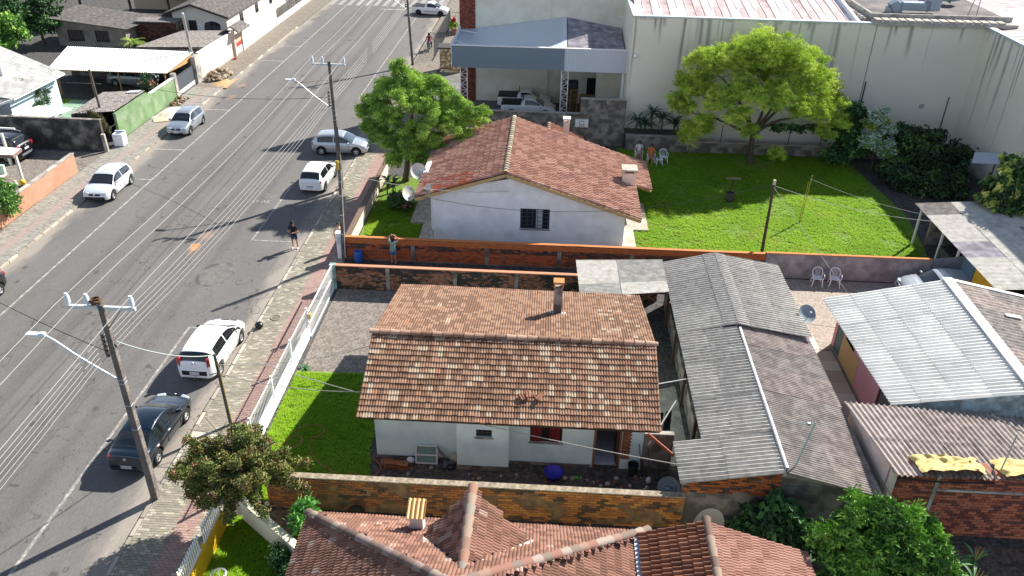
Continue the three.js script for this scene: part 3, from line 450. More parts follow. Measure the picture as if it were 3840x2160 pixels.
// --- house C: hipped tile roofs in the foreground
{
  const h = thing('hipped_house', 'house with steep hipped red tile roofs and a pointed cross gable beside the garden bed', 'house', [-1, 0, -13]);
  const ey = 2.5, ez = -17.58, p = 0.655, xe = -6.82, zr = -12.54, yr = ey + p * (zr - ez), xr = 3.25;
  obj('wall', [box(-6.4, 3.2, 0, 2.45, -17.1, -16.95), box(-6.4, -6.25, 0, 2.45, -16.95, -8), box(3.05, 7.7, 0, 2.45, -16.75, -16.6), box(7.55, 7.7, 0, 2.45, -16.6, -8), box(-6.25, 7.55, 0, 2.45, -8.15, -8)], MT.cream, h);
  const roof = obj('roof', [...slab([xr + 0.25, ey - 0.06, ez], [xe, ey - 0.06, ez], [xe + (zr - ez), yr - 0.06, zr], [xe + (zr - ez), yr - 0.06, zr + 0.01], 0.05), ...slab([xe, ey - 0.06, ez], [xe, ey - 0.06, -7.6], [xe + (zr - ez), yr - 0.06, -7.6 - 0], [xe + (zr - ez), yr - 0.06, zr], 0.05)], darkWood, h, true);
  const ps = new Pieces(tileTwo, ['#7a5444', '#80594a', '#735040', '#866050', '#6c4a3c', '#8c6656', '#968072', '#644638', '#8a5a46']);
  const nz = Math.hypot(1, p), su = V(0, p / nz, 1 / nz), sx = V(1 / nz, p / nz, 0), sxm = V(-1 / nz, p / nz, 0);
  // rear slope (facing the garden), clipped by hip lines and the dormer
  const dzc = -16.05, dx0 = -3.1, dx1 = 0.0, ax = -1.68, ay = 4.9, az = -16.55;
  tiles(ps, V(xr + 0.4, ey, ez), NX, su, xr + 0.4 - xe, (zr - ez) * nz, 0.2, 0.27, oldCol(20, 0), (a, b) => { const x = xr + 0.4 - a, z = ez + b / nz; if (x - xe < z - ez - 0.05) return false; if (xr + 0.25 - x < (z - ez) - 0.08) return false; const half = 1.55 - (z - dzc) / (2.65) * 1.55; if (z > dzc && z < -13.3 && Math.abs(x - ax) < half - 0.05) return false; return true; });
  // street slope (left, in shade)
  tiles(ps, V(xe, ey, -7.6), NZ, sx, -7.6 - ez, (zr - ez) * nz, 0.2, 0.27, oldCol(22, 0), (a, b) => { const z = -7.6 - a, x = xe + b / nz; return z - ez > x - xe - 0.1; });
  // slope right of the hip that meets the wing
  const s3 = V(-1.55, 0, 0); const hipEnd = [xe + (zr - ez), yr, zr];
  const rs = slab([xr + 0.2, ey - 0.02, ez + 0.05], [xr + 0.2, ey - 0.02, -7.6], [hipEnd[0], yr - 0.06, -7.6], [hipEnd[0], yr - 0.06, zr], 0.05); obj('roof_deck', rs, darkWood, roof, true);
  { const rise = yr - ey, run = xr + 0.2 - hipEnd[0], nn = Math.hypot(rise, run), s = V(-run / nn, rise / nn, 0); tiles(ps, V(xr + 0.2, ey, ez), ZZ, s, -7.6 - ez, nn, 0.2, 0.27, oldCol(24, 0), (a, b) => { const z = ez + a, x = xr + 0.2 + b * s.x; return (z - ez) > (xr + 0.12 - x); }); }
  // pointed cross gable
  const zend = -17.58 + (ay - ey) / p + 0.05; const A = [ax, ay, az], B = [ax, ay, zend], Lc = [dx0, 3.5, dzc], Rc = [dx1, 3.5, dzc];
  const gb = obj('cross_gable', [(() => { const g = new THREE.BufferGeometry(); g.setAttribute('position', new THREE.Float32BufferAttribute([...Lc, ...B, ...A, ...Rc, ...A, ...B, ...Lc, ...A, ...Rc].map((v, i) => i % 3 === 1 ? v - 0.05 : v), 3)); g.computeVertexNormals(); return g; })()], darkWood, roof);
  for (const sd of [-1, 1]) {
    const co = V(...(sd < 0 ? Lc : Rc)), ap = V(...A), s0 = ap.clone().sub(co), rz = V(0, 0, 1); // slope plane contains A, B, corner
    const s = V(ap.x - co.x, ap.y - co.y, 0); const L = s.length(); s.normalize(); const o = co.clone();
    tiles(ps, o.clone().add(V(0, 0, -0.6)), rz, s, 3.4, L, 0.2, 0.27, oldCol(30 + sd, 0), (a, b) => { const z = dzc - 0.6 + a, k = b / L; const z0 = mix(dzc, az, k), z1 = mix(dzc, zend, k); return z > z0 - 0.04 && z < z1 + 0.05; });
  }
  ps.done(roof, 'roof_tile', 'roof_tiles', 300);
  ridgeCaps(gb, [ax, ay + 0.06, az - 0.05], [ax, ay + 0.06, zend + 0.4], 0.12, ['#94806f', '#a08c7a', '#86695a', '#946f5e', '#8c8276']);
  ridgeCaps(roof, [xe - 0.03, ey + 0.03, ez - 0.03], [xe + (zr - ez), yr + 0.06, zr], 0.12, ['#6e5a50', '#82706a', '#5c4a42', '#8a7a6c']);
  ridgeCaps(roof, [xr + 0.25, ey + 0.06, ez - 0.05], [hipEnd[0], yr + 0.07, zr], 0.12, ['#94857a', '#a09486', '#866052', '#8a6e60', '#76665c']);
  obj('valley_flashing', [beam([dx1 + 0.08, 3.54, dzc], [ax + 0.35, ay - 0.25, zend - 0.35], 0.12, 0.03)], mat('#d5d2cc', 0.6), roof); obj('valley_flashing', [beam([dx0 - 0.08, 3.54, dzc], [ax - 0.35, ay - 0.25, zend - 0.35], 0.12, 0.03)], mat('#d5d2cc', 0.6), roof);
  // right wing
  const wr = obj('wing_roof', [...slab([8.1, 2.44, -7.6], [8.1, 2.44, -17.15], [5.05, 3.49, -17.15], [5.05, 3.49, -7.6], 0.05), ...slab([3.15, 2.84, -17.15], [3.15, 2.84, -7.6], [5.05, 3.49, -7.6], [5.05, 3.49, -17.15], 0.05)], darkWood, h, true);
  { const pw = new Pieces(tileTwo, ['#946a5a', '#9a7060', '#8c6252', '#a07666']); const s = V(-3.05, 1.05, 0), L = s.length(); s.normalize(); tiles(pw, V(8.1, 2.5, -7.6), NZ, s, 9.5, L, 0.2, 0.27, () => Math.floor(rnd() * 4)); pw.done(wr, 'roof_tile', 'roof_tiles_wing', 0);
    const pv = new Pieces(tileOne, ['#82563f', '#7a503c', '#8a5e48', '#704a3a', '#92684f']); const s4 = V(1.9, 0.65, 0), L4 = s4.length(); s4.normalize(); tiles(pv, V(3.15, 2.9, -17.15), ZZ, s4, 9.5, L4, 0.16, 0.3, () => Math.floor(rnd() * 5)); pv.done(wr, 'roof_tile', 'roof_tiles_valley', 0); }
  ridgeCaps(wr, [5.05, 3.58, -17.2], [5.05, 3.58, -9], 0.11, ['#84705f', '#8e7c6e', '#6e584c', '#94604c', '#7c766e']);
  obj('valley_flashing', box(3.0, 3.14, 2.86, 2.9, -17.1, -9), mat('#b8bcc2', 0.5), wr);
  const ch = obj('chimney', box(-3.5, -3.12, 2.6, 3.85, -16.85, -16.47), MT.plaster, h); obj('chimney_flashing', box(-3.58, -3.04, 2.6, 2.97, -16.93, -16.4), offwhite, ch);
  corrugated(ch, [-3.57, 3.84, -16.35], [-3.05, 3.84, -16.35], [-3.05, 4.1, -16.9], [-3.57, 4.1, -16.9], mat('#dcb27c', 0.85), { wave: 0.14, amp: 0.03, across: 0.6, rows: 1, name: 'chimney_tile' });
}
// --- long corrugated shed R1
{
  const h = thing('long_shed', 'long grey corrugated fibre cement shed with a kinked roof beside the tiled house', 'shed', [8.5, 0, -28]);
  const m = [MT.fibre, mapMat(ntex([176, 171, 163], [194, 189, 180], [130, 125, 118], { m: 2.1, f: 12, cf: 6, ct: 0.6, s: 100, grain: 10, amt: 0.4 })), mapMat(ntex([170, 165, 157], [188, 183, 174], [126, 121, 114], { m: 1.9, f: 12, cf: 6, ct: 0.6, s: 101, grain: 10, amt: 0.4 }))];
  const zA = -35.25, zB = -28.95;
  // rear part, rounded ridge
  corrugated(h, [5.82, 2.25, zA], [5.82, 2.25, zB], [7.75, 2.76, zB], [7.75, 2.76, zA], m, { rows: 1, across: 1.05 });
  corrugated(h, [7.7, 2.77, zA], [7.7, 2.77, zB], [8.25, 2.9, zB], [8.25, 2.9, zA], m[1], { rows: 1, across: 1.05, name: 'ridge_sheet' });
  corrugated(h, [8.75, 2.8, zB], [8.75, 2.8, zA], [8.25, 2.9, zA], [8.25, 2.9, zB], m[1], { rows: 1, across: 1.05, name: 'ridge_sheet' });
  corrugated(h, [11.42, 2.34, zB], [11.42, 2.34, zA], [8.7, 2.79, zA], [8.7, 2.79, zB], m, { rows: 2, across: 1.05 });
  // front part
  corrugated(h, [5.82, 2.28, -28.9], [5.82, 2.28, -22.2], [8.2, 2.82, -22.2], [8.2, 2.82, -28.9], m, { rows: 2, across: 1.1 });
  corrugated(h, [4.85, 2.1, -22.2], [4.85, 2.1, -20.15], [8.2, 2.8, -20.15], [8.2, 2.8, -22.2], m, { rows: 2, across: 1.05 });
  const mn = [MT.fibreBrown, mapMat(ntex([132, 124, 118], [160, 151, 144], [98, 91, 86], { m: 2.6, f: 12, cf: 5, ct: 0.55, s: 102, grain: 14 }))];
  corrugated(h, [11.42, 2.12, -19.95], [11.42, 2.12, -29.25], [8.3, 2.72, -29.25], [8.3, 2.72, -20.25], mn, { rows: 2, across: 1.6, wave: 0.12, amp: 0.022 });
  obj('ridge_trim', tube([[8.28, 2.86, -28.7], [8.26, 2.86, -26], [8.25, 2.88, -23], [8.25, 2.86, -20.3]], 0.06, 6), mat('#d8d8d4', 0.7), h);
  obj('wall', [box(6.1, 8.3, 0, 2.25, -35, -34.85), box(8.3, 11.2, 0, 2.3, -35, -34.85), box(11.05, 11.2, 0, 2.1, -34.85, -20.6), box(6.1, 6.25, 0, 1.0, -34.85, -23), box(5.0, 8.2, 0, 1.75, -20.6, -20.42), box(8.2, 11.3, 0, 2.0, -20.6, -20.42), prismZ([[5.0, 1.75], [8.2, 1.75], [8.2, 2.66], [5.0, 2.02]], -20.6, -20.44), prismZ([[8.2, 2.0], [11.3, 2.0], [11.3, 2.06], [8.2, 2.66]], -20.6, -20.44)], MT.moldy, h);
  { const ps = new Pieces(brickGeo, ['#a0582c', '#b4672f', '#8c5230', '#6a4634', '#4c3c32']); bricks(ps, V(5.02, 1.5, -20.43), X, Y, ZZ, 3.2, 1.05, 0.24, 0.095, () => Math.floor(Math.pow(rnd(), 1.4) * 5), (x, y) => y + 1.5 < 1.98 + x * 0.19 && fbm(x * 2, y * 3, 3, 0, 104) > 0.34); ps.done(h, 'brick', 'bricks', 300); }
  obj('roof_beam', [beam([8.2, 2.5, -20.45], [11.35, 1.9, -20.45], 0.1, 0.14)], MT.slabGrey, h);
  for (const z of [-33, -30, -27, -24]) obj('post', box(5.9, 6.02, 0, 2.2, z, z + 0.12), darkWood, h);
}
{ // flat sheet canopy between the tiled house and the shed
  const h = thing('flat_canopy', 'flat corrugated canopy of grey sheets bridging the alley to the long shed', 'canopy', [3.7, 0, -33.7]);
  const m = [MT.fibre, mapMat(ntex([146, 144, 138], [172, 169, 160], [118, 114, 108], { m: 2, f: 12, cf: 4, s: 105, grain: 12 }))];
  corrugated(h, [1.6, 2.22, -35.2], [1.75, 2.2, -31.7], [5.85, 2.3, -32.4], [5.85, 2.3, -35.5], m, { rows: 2, across: 1.05, wave: 0.13, amp: 0.016 });
  obj('post', box(1.8, 1.9, 0, 2.15, -34.9, -34.8), darkWood, h); obj('post', box(1.85, 1.95, 0, 2.15, -32, -31.9), darkWood, h); obj('rafter', [box(1.7, 5.8, 2.12, 2.18, -35, -34.92), box(1.8, 5.8, 2.12, 2.18, -32.5, -32.42)], darkWood, h);
}
{ // white corrugated roof house R2
  const h = thing('white_roof_house', 'small house with a broad white corrugated roof and pink side wall by the gravel yard', 'house', [17, 0, -29]);
  const a = [12.85, 2.2, -32.5], b = [13.3, 2.2, -24.8], c = [18.2, 3.2, -24.6], d = [18.35, 3.2, -33.0];
  const mw = [MT.white, mapMat(ntex([224, 222, 214], [234, 232, 224], [208, 205, 197], { m: 3, s: 106, grain: 4 }), 0.92)];
  corrugated(h, a, b, c, d, mw, { rows: 4, across: 1.05, wave: 0.2, amp: 0.042 });
  corrugated(h, [23.6, 2.1, -24.4], [23.6, 2.1, -33.0], d, c, [MT.fibreDark, MT.fibreBrown], { rows: 3, across: 1.1, wave: 0.28, amp: 0.03 });
  obj('ridge_cap', [beam([18.22, 3.27, -24.5], [18.37, 3.27, -33.05], 0.42, 0.05)], white, h);
  obj('verge_trim', beam([18.4, 3.2, -33.1], [23.6, 2.12, -33.1], 0.22, 0.05), MT.white, h);
  const wx = 13.58; const wl = obj('wall', [...holed(-32.1, -25, 0.05, 2.15, wx, wx + 0.15, [[-31.8, -31.0, 0.05, 2.05], [-30.7, -29.6, 0.9, 1.95], [-26.6, -25.4, 0.9, 1.95]], 'z'), box(wx + 0.15, 23, 0, 2.1, -32.3, -32.15)], mat('#c98f98', 0.9), h);
  obj('wall_front', [box(13.6, 23, 0.05, 2.2, -25.05, -24.92), prismZ([[13.6, 2.2], [18.2, 3.05], [23, 2.2]], -25.05, -24.92)], mapMat(ntex([150, 178, 188], [176, 200, 206], [92, 92, 86], { m: 3, cf: 4, ct: 0.54, s: 107 }), 0.9), h);
  obj('ochre_panel', box(wx - 0.015, wx - 0.002, 0.05, 1.3, -30.95, -28.9), mat('#c2a070', 0.9), wl);
  const dr = obj('door', box(wx + 0.03, wx + 0.08, 0.05, 2.05, -31.8, -31.0), mat('#47645c', 0.7), h); obj('door_handle', at(new THREE.SphereGeometry(0.03, 8, 6), wx + 0.01, 1.0, -31.1), steel, dr);
  for (const z of [-30.7, -26.6]) { const w = obj('window', [box(wx + 0.04, wx + 0.09, 0.9, 0.96, z, z + 1.1), box(wx + 0.04, wx + 0.09, 1.89, 1.95, z, z + 1.1), box(wx + 0.04, wx + 0.09, 0.96, 1.89, z, z + 0.06), box(wx + 0.04, wx + 0.09, 0.96, 1.89, z + 1.04, z + 1.1)], darkWood, h); obj('pane', box(wx + 0.055, wx + 0.07, 0.96, 1.89, z + 0.06, z + 1.04), pane, w); }
  obj('roof_patch', at(rbox(0.75, 0.05, 0.22, 0.02), 20.3, 2.86, -30.6, 0.1, 0, -0.2), white, h);
}
{ // tiled walkway along the pink wall, in squares
  const w = struct('walkway', box(11.9, 13.5, -0.05, 0.03, -31.6, -24.2), mat('#5a3a36', 0.9)); const ms = ['#b3a598', '#c6bab0', '#a89a8e'].map(c => mat(c, 0.7));
  for (let i = 0; i < 9; i++) obj('paving_tile', box(12.45, 13.45, 0.03, 0.045, -31.5 + i * 0.8, -30.72 + i * 0.8), ms[i % 3], w);
  obj('paving_tile', box(11.9, 12.9, 0.03, 0.05, -32.6, -31.55), mat('#dad6d0', 0.6), w);
}
{ // brown corrugated lean-to over brick R3
  const h = thing('brick_shed', 'red brick shed under a brown corrugated roof with yellow tarpaulin on its edge', 'shed', [15, 0, -22]);
  const m = [MT.fibreBrown, mapMat(ntex([150, 138, 132], [176, 163, 155], [118, 108, 102], { m: 2.2, f: 10, cf: 5, s: 108, grain: 12 }))];
  corrugated(h, [11.7, 2.98, -20.1], [19.6, 2.98, -20.2], [20.0, 2.3, -24.2], [11.5, 2.3, -24.75], m, { rows: 2, across: 1.1, wave: 0.19, amp: 0.042 });
  obj('wall', [box(11.75, 11.9, 0, 2.75, -20.7, -20.45), prismX([[-20.75, 0], [-24.5, 0], [-24.5, 2.2], [-20.75, 2.8]], 11.72, 11.86), box(11.9, 19.6, 0, 2.75, -20.75, -20.55)], MT.pinkWall, h);
  const ps = new Pieces(brickGeo, ['#a05a42', '#8c4c38', '#b46a4c', '#6c3e32', '#a8644a']); bricks(ps, V(11.92, 0.02, -20.54), X, Y, ZZ, 7.6, 2.7, 0.26, 0.115, (x, y) => rnd() < 0.12 ? 3 : Math.floor(rnd() * 5)); ps.done(h, 'brick', 'bricks', 300);
  obj('concrete_post', [box(13.2, 13.32, 0, 2.75, -20.535, -20.47), box(13.32, 19.5, 2.05, 2.14, -20.53, -20.48)], MT.conc, h);
  obj('pipe', tube([[11.9, 2.62, -20.4], [13.2, 2.55, -20.38], [15, 2.62, -20.38]], 0.03), blackM, h);
}
{ // shed at the far right edge R4
  const h = thing('grey_lean_to', 'low grey lean-to roof of mixed sheets at the edge of the lawn under the tree', 'shed', [23.5, 0, -38]);
  const m = [MT.fibre, MT.fibreDark, mapMat(ntex([178, 174, 166], [200, 196, 186], [140, 136, 130], { m: 2.4, s: 109 })), MT.agedRoof];
  corrugated(h, [20.95, 2.4, -43.35], [21.1, 2.4, -33.7], [27.5, 2.8, -33.7], [27.5, 2.8, -43.6], m, { rows: 3, across: 1.6, wave: 0.13, amp: 0.016 });
  obj('wall', [box(26.5, 26.7, 0, 2.7, -43, -34), box(22, 26.5, 0, 2.35, -43.1, -42.95)], MT.moldy, h); obj('side_panel', box(21.3, 21.4, 0, 2.2, -37.4, -36.2), mat('#4d6a78', 0.7), h); obj('side_panel', box(21.35, 21.45, 0, 2.2, -36.2, -34.4), mat('#c8a21c', 0.7), h);
  for (const z of [-43, -40, -38]) obj('post', box(21.2, 21.3, 0, 2.35, z, z + 0.1), offwhite, h); obj('gate', box(21.25, 21.32, 0.1, 1.5, -39.9, -38.1), mat('#3a3a3e', 0.7), h);
}
// ---------------------------------------------------------------- warehouse and loading dock
{
  const h = thing('warehouse', 'tall cream warehouse with rain streaked walls and a ribbed metal roof', 'warehouse', [18, 0, -66]);
  const WX0 = 5.55, WX1 = 29.55, WZ = -58.4, HT = 9.05;
  const wallUV = (a, b, c, d, off) => { const g = quad(a, b, c, d); const uv = g.attributes.uv; for (let i = 0; i < uv.count; i++) uv.setX(i, uv.getX(i) + off); return prep(g, true); };
  obj('front_wall', [wallUV([WX0, 0, WZ], [WX1, 0, WZ], [WX1, HT, WZ], [WX0, HT, WZ], 0), prep(box(WX0, WX1 + 0.3, 0, HT, WZ - 0.3, WZ - 0.01))], MT.ware, h, true);
  obj('wing_wall', [wallUV([WX1, 0, WZ], [WX1, 0, -36], [WX1, HT, -36], [WX1, HT, WZ], 24), prep(box(WX1 + 0.01, WX1 + 0.3, 0, HT, WZ - 0.3, -36))], MT.ware, h, true);
  obj('side_wall', [box(WX0 + 0.0, WX0 + 0.3, 0, HT, -67.2, WZ - 0.3)], MT.cream, h);
  obj('coping', [box(WX0 - 0.05, 21.9, HT, HT + 0.1, WZ - 0.36, WZ + 0.05), box(WX0 - 0.06, WX0 + 0.36, HT, HT + 0.1, -90, WZ - 0.36), box(WX1 - 0.06, WX1 + 0.36, HT, HT + 0.1, WZ, -36)], mat('#b9c0c4', 0.6), h);
  // ribs and pipes on the wall
  obj('expansion_joint', [box(22.18, 22.24, 0.6, HT, WZ - 0.005, WZ + 0.012)], mat('#8a8880', 0.9), h);
  obj('wall_rib', [box(9.2, 9.45, 0.6, HT - 0.02, WZ, WZ + 0.06)], MT.ware, h);
  obj('drain_pipe', [bar([22.35, 0.8, WZ + 0.06], [22.35, 5.1, WZ + 0.06], 0.045)], mat('#3c4044', 0.7), h); obj('drain_pipe', [bar([22.75, 0.8, WZ + 0.06], [22.75, 2.9, WZ + 0.06], 0.04)], mat('#3c4044', 0.7), h); obj('drain_pipe', [bar([28.4, 0.5, WZ + 0.06], [28.4, 4.2, WZ + 0.06], 0.04)], mat('#55585a', 0.7), h);
  obj('vent', box(26.5, 26.85, 3.3, 3.6, WZ, WZ + 0.03), mat('#a8a498', 0.9), h);
  // roof of long ribbed panels, each its own
  const rm = [0, 1, 2, 3, 4].map(i => mapMat(ntex([[196, 188, 186], [150, 124, 122], [212, 206, 204], [168, 146, 144], [138, 112, 112]][i], [[220, 214, 212], [180, 158, 156], [228, 224, 222], [196, 180, 178], [168, 144, 143]][i], [[150, 124, 122], [196, 190, 188], [170, 150, 148], [128, 104, 103], [190, 178, 176]][i], { m: 5, f: 5, cf: 4, ct: 0.56, s: 110 + i, grain: 10 }), 0.7));
  const rf = obj('roof', slab([WX0 + 0.3, 8.62, WZ - 0.3], [21.2, 8.62, WZ - 0.3], [21.2, 13.2, -92], [WX0 + 0.3, 13.2, -92], 0.1), mat('#8a807e', 0.8), h, true);
  const y1 = z => 8.7 + (WZ - 0.3 - z) * 0.137;
  for (let x = WX0 + 0.32, i = 0; x < 21; x += 0.62, i++) { const z1 = -92; obj('roof_panel', [...slab([x, y1(WZ - 0.3), WZ - 0.32], [x + 0.55, y1(WZ - 0.3), WZ - 0.32], [x + 0.55, y1(z1), z1], [x, y1(z1), z1], 0.03), ...slab([x + 0.55, y1(WZ) + 0.07, WZ - 0.32], [x + 0.62, y1(WZ) + 0.07, WZ - 0.32], [x + 0.62, y1(z1) + 0.07, z1], [x + 0.55, y1(z1) + 0.07, z1], 0.06)], pick(rm), rf, true); }
  obj('roof_edge_wall', [prismX([[WZ - 0.3, 8.7], [-92, 8.7], [-92, 13.4], [WZ - 0.3, 9.0]], 21.1, 21.3)], MT.plaster, h);
  // concrete slab roof with membrane and ducts
  const sl = obj('slab_roof', [box(21.9, 31.5, 9.05, 9.3, -74, WZ + 0.28), box(21.9, 31.5, 9.3, 9.62, WZ - 0.9, WZ - 0.75), box(21.9, 22.05, 9.3, 9.62, -74, WZ - 0.9)], MT.conc, h);
  obj('membrane', box(22.06, 31.4, 9.3, 9.4, -73.9, WZ - 0.92), MT.membrane, sl);
  for (let i = 0; i < 16; i++) obj('coping_block', box(22 + i * 0.55, 22.42 + i * 0.55, 9.3, 9.4, WZ - 0.62, WZ + 0.2), mat(i % 3 ? '#b2aba2' : '#a29a90', 0.9), sl);
  for (let i = 0; i < 24; i++) obj('coping_block', box(21.5, 21.88, 9.02, 9.3, WZ - 1.1 - i * 0.62, WZ - 0.65 - i * 0.62), mat(i % 3 ? '#b2aba2' : '#8a8078', 0.9), sl);
  for (const [dx, dz, s] of [[24.2, -60.7, 1], [27.6, -64.2, 0.8]]) { const d = obj('air_duct', [at(rbox(2.6 * s, 0.55 * s, 0.7 * s, 0.05), dx + 1.2 * s, 9.9, dz), at(rbox(0.6 * s, 0.9 * s, 0.72 * s, 0.05), dx - 0.2 * s, 9.75, dz, 0, 0, 0.5), at(rbox(0.75 * s, 1.0 * s, 0.85 * s, 0.05), dx + 2.4 * s, 10.15, dz), at(rbox(0.5 * s, 0.5 * s, 0.6 * s, 0.05), dx - 0.5 * s, 9.55, dz)], mat('#8796a0', 0.4, { metalness: 0.5 }), sl); obj('duct_flange', [box(dx + 0.1, dx + 0.16, 9.58, 10.22, dz - 0.4, dz + 0.4), box(dx + 1.9 * s, dx + 1.96 * s, 9.58, 10.22, dz - 0.4, dz + 0.4)], mat('#7c8890', 0.5), d); }
  obj('antenna_mast', [bar([28.9, 9.4, -60.2], [30.4, 11.8, -62.4], 0.035), bar([29.5, 9.4, -60.2], [30.2, 12.6, -61.8], 0.035)], mat('#a89890', 0.6), sl);
  // roof to the right
  const rr2 = obj('wing_roof', slab([30, 8.9, -36], [50, 10.6, -36], [50, 10.6, -92], [30, 8.9, -92], 0.1), mat('#9a8c8a', 0.8), h, true);
  for (let z = -92, i = 0; z < -37; z += 0.75, i++) obj('roof_panel', slab([30.05, 8.98, z], [30.05, 8.98, z + 0.66], [50, 10.7, z + 0.66], [50, 10.7, z], 0.05), pick(rm), rr2, true);
  // dock: recessed rear wall, brick pilaster, canopy
  obj('dock_wall', [box(-6.3, WX0, 0, 14, -67.5, -67.2), box(-0.55, -0.25, 0, 14, -67.2, -67.1), box(3.6, WX0, 0, 5, -64.6, -64.4)], MT.cream, h);
  const bp = obj('brick_pilaster', box(-7.55, -6.3, 0, 14, -67.5, -67.16), MT.mortar, h); { const ps = new Pieces(brickGeo, ['#8a4a38', '#7a4032', '#9a5842', '#6a3a2e']); bricks(ps, V(-7.55, 0, -67.15), X, Y, ZZ, 1.25, 12, 0.22, 0.09, () => Math.floor(rnd() * 4)); bricks(ps, V(-7.56, 0, -67.5), ZZ, Y, NX, 0.34, 12, 0.22, 0.09, () => Math.floor(rnd() * 4)); ps.done(bp, 'brick', 'bricks', 300); }
  obj('door', box(3.0, 3.9, 0, 2.2, -67.19, -67.12), mat('#15171a', 0.7), h);
  const cn = obj('dock_canopy', [...slab([-7.3, 5.75, -60.6], [1.1, 6.0, -60.6], [1.05, 7.05, -67.15], [-6.2, 5.95, -67.15], 0.05), ...slab([-7.3, 5.75, -60.6], [-6.2, 5.95, -67.15], [-7.4, 5.9, -67.15], [-7.4, 5.75, -60.6], 0.05)], mat('#c8d0d6', 0.45, { metalness: 0.2 }), h, true);
  for (let i = 0; i < 20; i++) { const k = i / 20, k2 = (i + 0.93) / 20, P = (u, v) => { const a = V(-7.3, 5.77, -60.62).lerp(V(1.1, 6.02, -60.62), u), b = V(-6.2, 5.97, -67.13).lerp(V(1.05, 7.07, -67.13), u); return a.lerp(b, v).toArray(); }; obj('canopy_panel', slab(P(k, 0), P(k2, 0), P(k2, 1), P(k, 1), 0.015), mat(i % 2 ? '#ccd6de' : '#c2ced8', 0.45, { metalness: 0.2 }), cn, true); }
  corrugated(cn, [5.4, 5.85, -60.9], [5.4, 6.3, -67.1], [1.15, 7.0, -67.1], [1.15, 6.05, -60.9], [MT.agedRoof], { rows: 2, across: 2, wave: 0.2, amp: 0.02 });
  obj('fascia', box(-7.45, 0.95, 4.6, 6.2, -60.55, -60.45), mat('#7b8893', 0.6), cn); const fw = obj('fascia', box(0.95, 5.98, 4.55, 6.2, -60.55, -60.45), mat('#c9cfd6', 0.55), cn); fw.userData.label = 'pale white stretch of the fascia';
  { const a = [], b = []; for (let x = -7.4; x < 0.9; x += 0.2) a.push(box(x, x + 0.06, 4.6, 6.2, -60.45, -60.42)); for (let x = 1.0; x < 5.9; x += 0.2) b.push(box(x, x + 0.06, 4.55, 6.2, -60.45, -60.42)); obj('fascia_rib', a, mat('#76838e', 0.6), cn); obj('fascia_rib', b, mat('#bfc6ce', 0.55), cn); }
  obj('fascia', box(-7.5, -7.42, 4.6, 6.25, -66.6, -60.46), mat('#d6dce0', 0.5), cn); obj('fascia_cap', [box(-7.52, 6.0, 6.2, 6.26, -60.6, -60.4)], white, cn);
  obj('fascia_brace', [bar([-7.4, 6.15, -62.2], [-6.2, 5.7, -62.3], 0.03), bar([-7.4, 6.15, -65.5], [-6.0, 5.95, -65.6], 0.03)], white, cn);
  for (const [x, z] of [[-6.9, -61], [0.75, -61], [5.3, -61]]) { const g = []; const wd = x > 5 ? 0.12 : 0.5; if (wd > 0.2) { for (const s of [0, wd]) g.push(box(x + s, x + s + 0.07, 0, 4.8, z - 0.04, z + 0.03)); for (let y = 0.2, k = 0; y < 4.6; y += 0.42, k++) { g.push(beam(k % 2 ? [x + 0.03, y, z] : [x + wd + 0.03, y, z], k % 2 ? [x + wd + 0.03, y + 0.4, z] : [x + 0.03, y + 0.4, z], 0.035, 0.035), beam([x + 0.03, y, z], [x + wd + 0.03, y, z], 0.03, 0.03)); } } else g.push(box(x, x + 0.18, 0, 4.7, z, z + 0.18)); obj('lattice_column', g, white, h); }
  obj('wall_lamp', at(new THREE.SphereGeometry(0.14, 10, 8), 5.9, 6.4, -58.25), white, h);
}
// pallets in the dock
{
  const pm = ['#8a6a48', '#7a5c3e', '#97764f'].map(c => mat(c, 0.9));
  for (const [px, pz, n, g] of [[1.6, -64.4, 9, 'pallets in the taller stack of the loading dock'], [3.0, -64.0, 7, 'pallets in the lower stack of the loading dock']]) for (let k = 0; k < n; k++) {
    const t = thing('pallet', n === 9 ? 'wooden pallet in the taller stack under the dock canopy' : 'wooden pallet in the lower stack under the dock canopy', 'pallet', [px, 0.15 * k * 1.6, pz], g, true, rr(-0.05, 0.05)); t.position.y = k * 0.24; const m = pick(pm);
    for (let i = 0; i < 4; i++) obj('deck_board', box(-0.6, 0.6, 0.19, 0.215, -0.5 + i * 0.28, -0.36 + i * 0.28), m, t); for (let i = 0; i < 3; i++) obj('runner', box(-0.6 + i * 0.55, -0.5 + i * 0.55, 0, 0.19, -0.5, 0.48), m, t);
  }
  const s = thing('wrapped_load', 'dark wrapped bundle on top of the taller pallet stack', 'bundle', [1.6, 2.16, -64.4], null, true); obj('bundle', at(rbox(1.2, 0.55, 0.9, 0.12, 3), 0, 0.28, 0), mat('#22262e', 0.6), s); obj('strap', [box(-0.4, -0.34, 0, 0.56, -0.46, 0.46), box(0.3, 0.36, 0, 0.56, -0.46, 0.46)], mat('#3a3e46', 0.7), s);
}
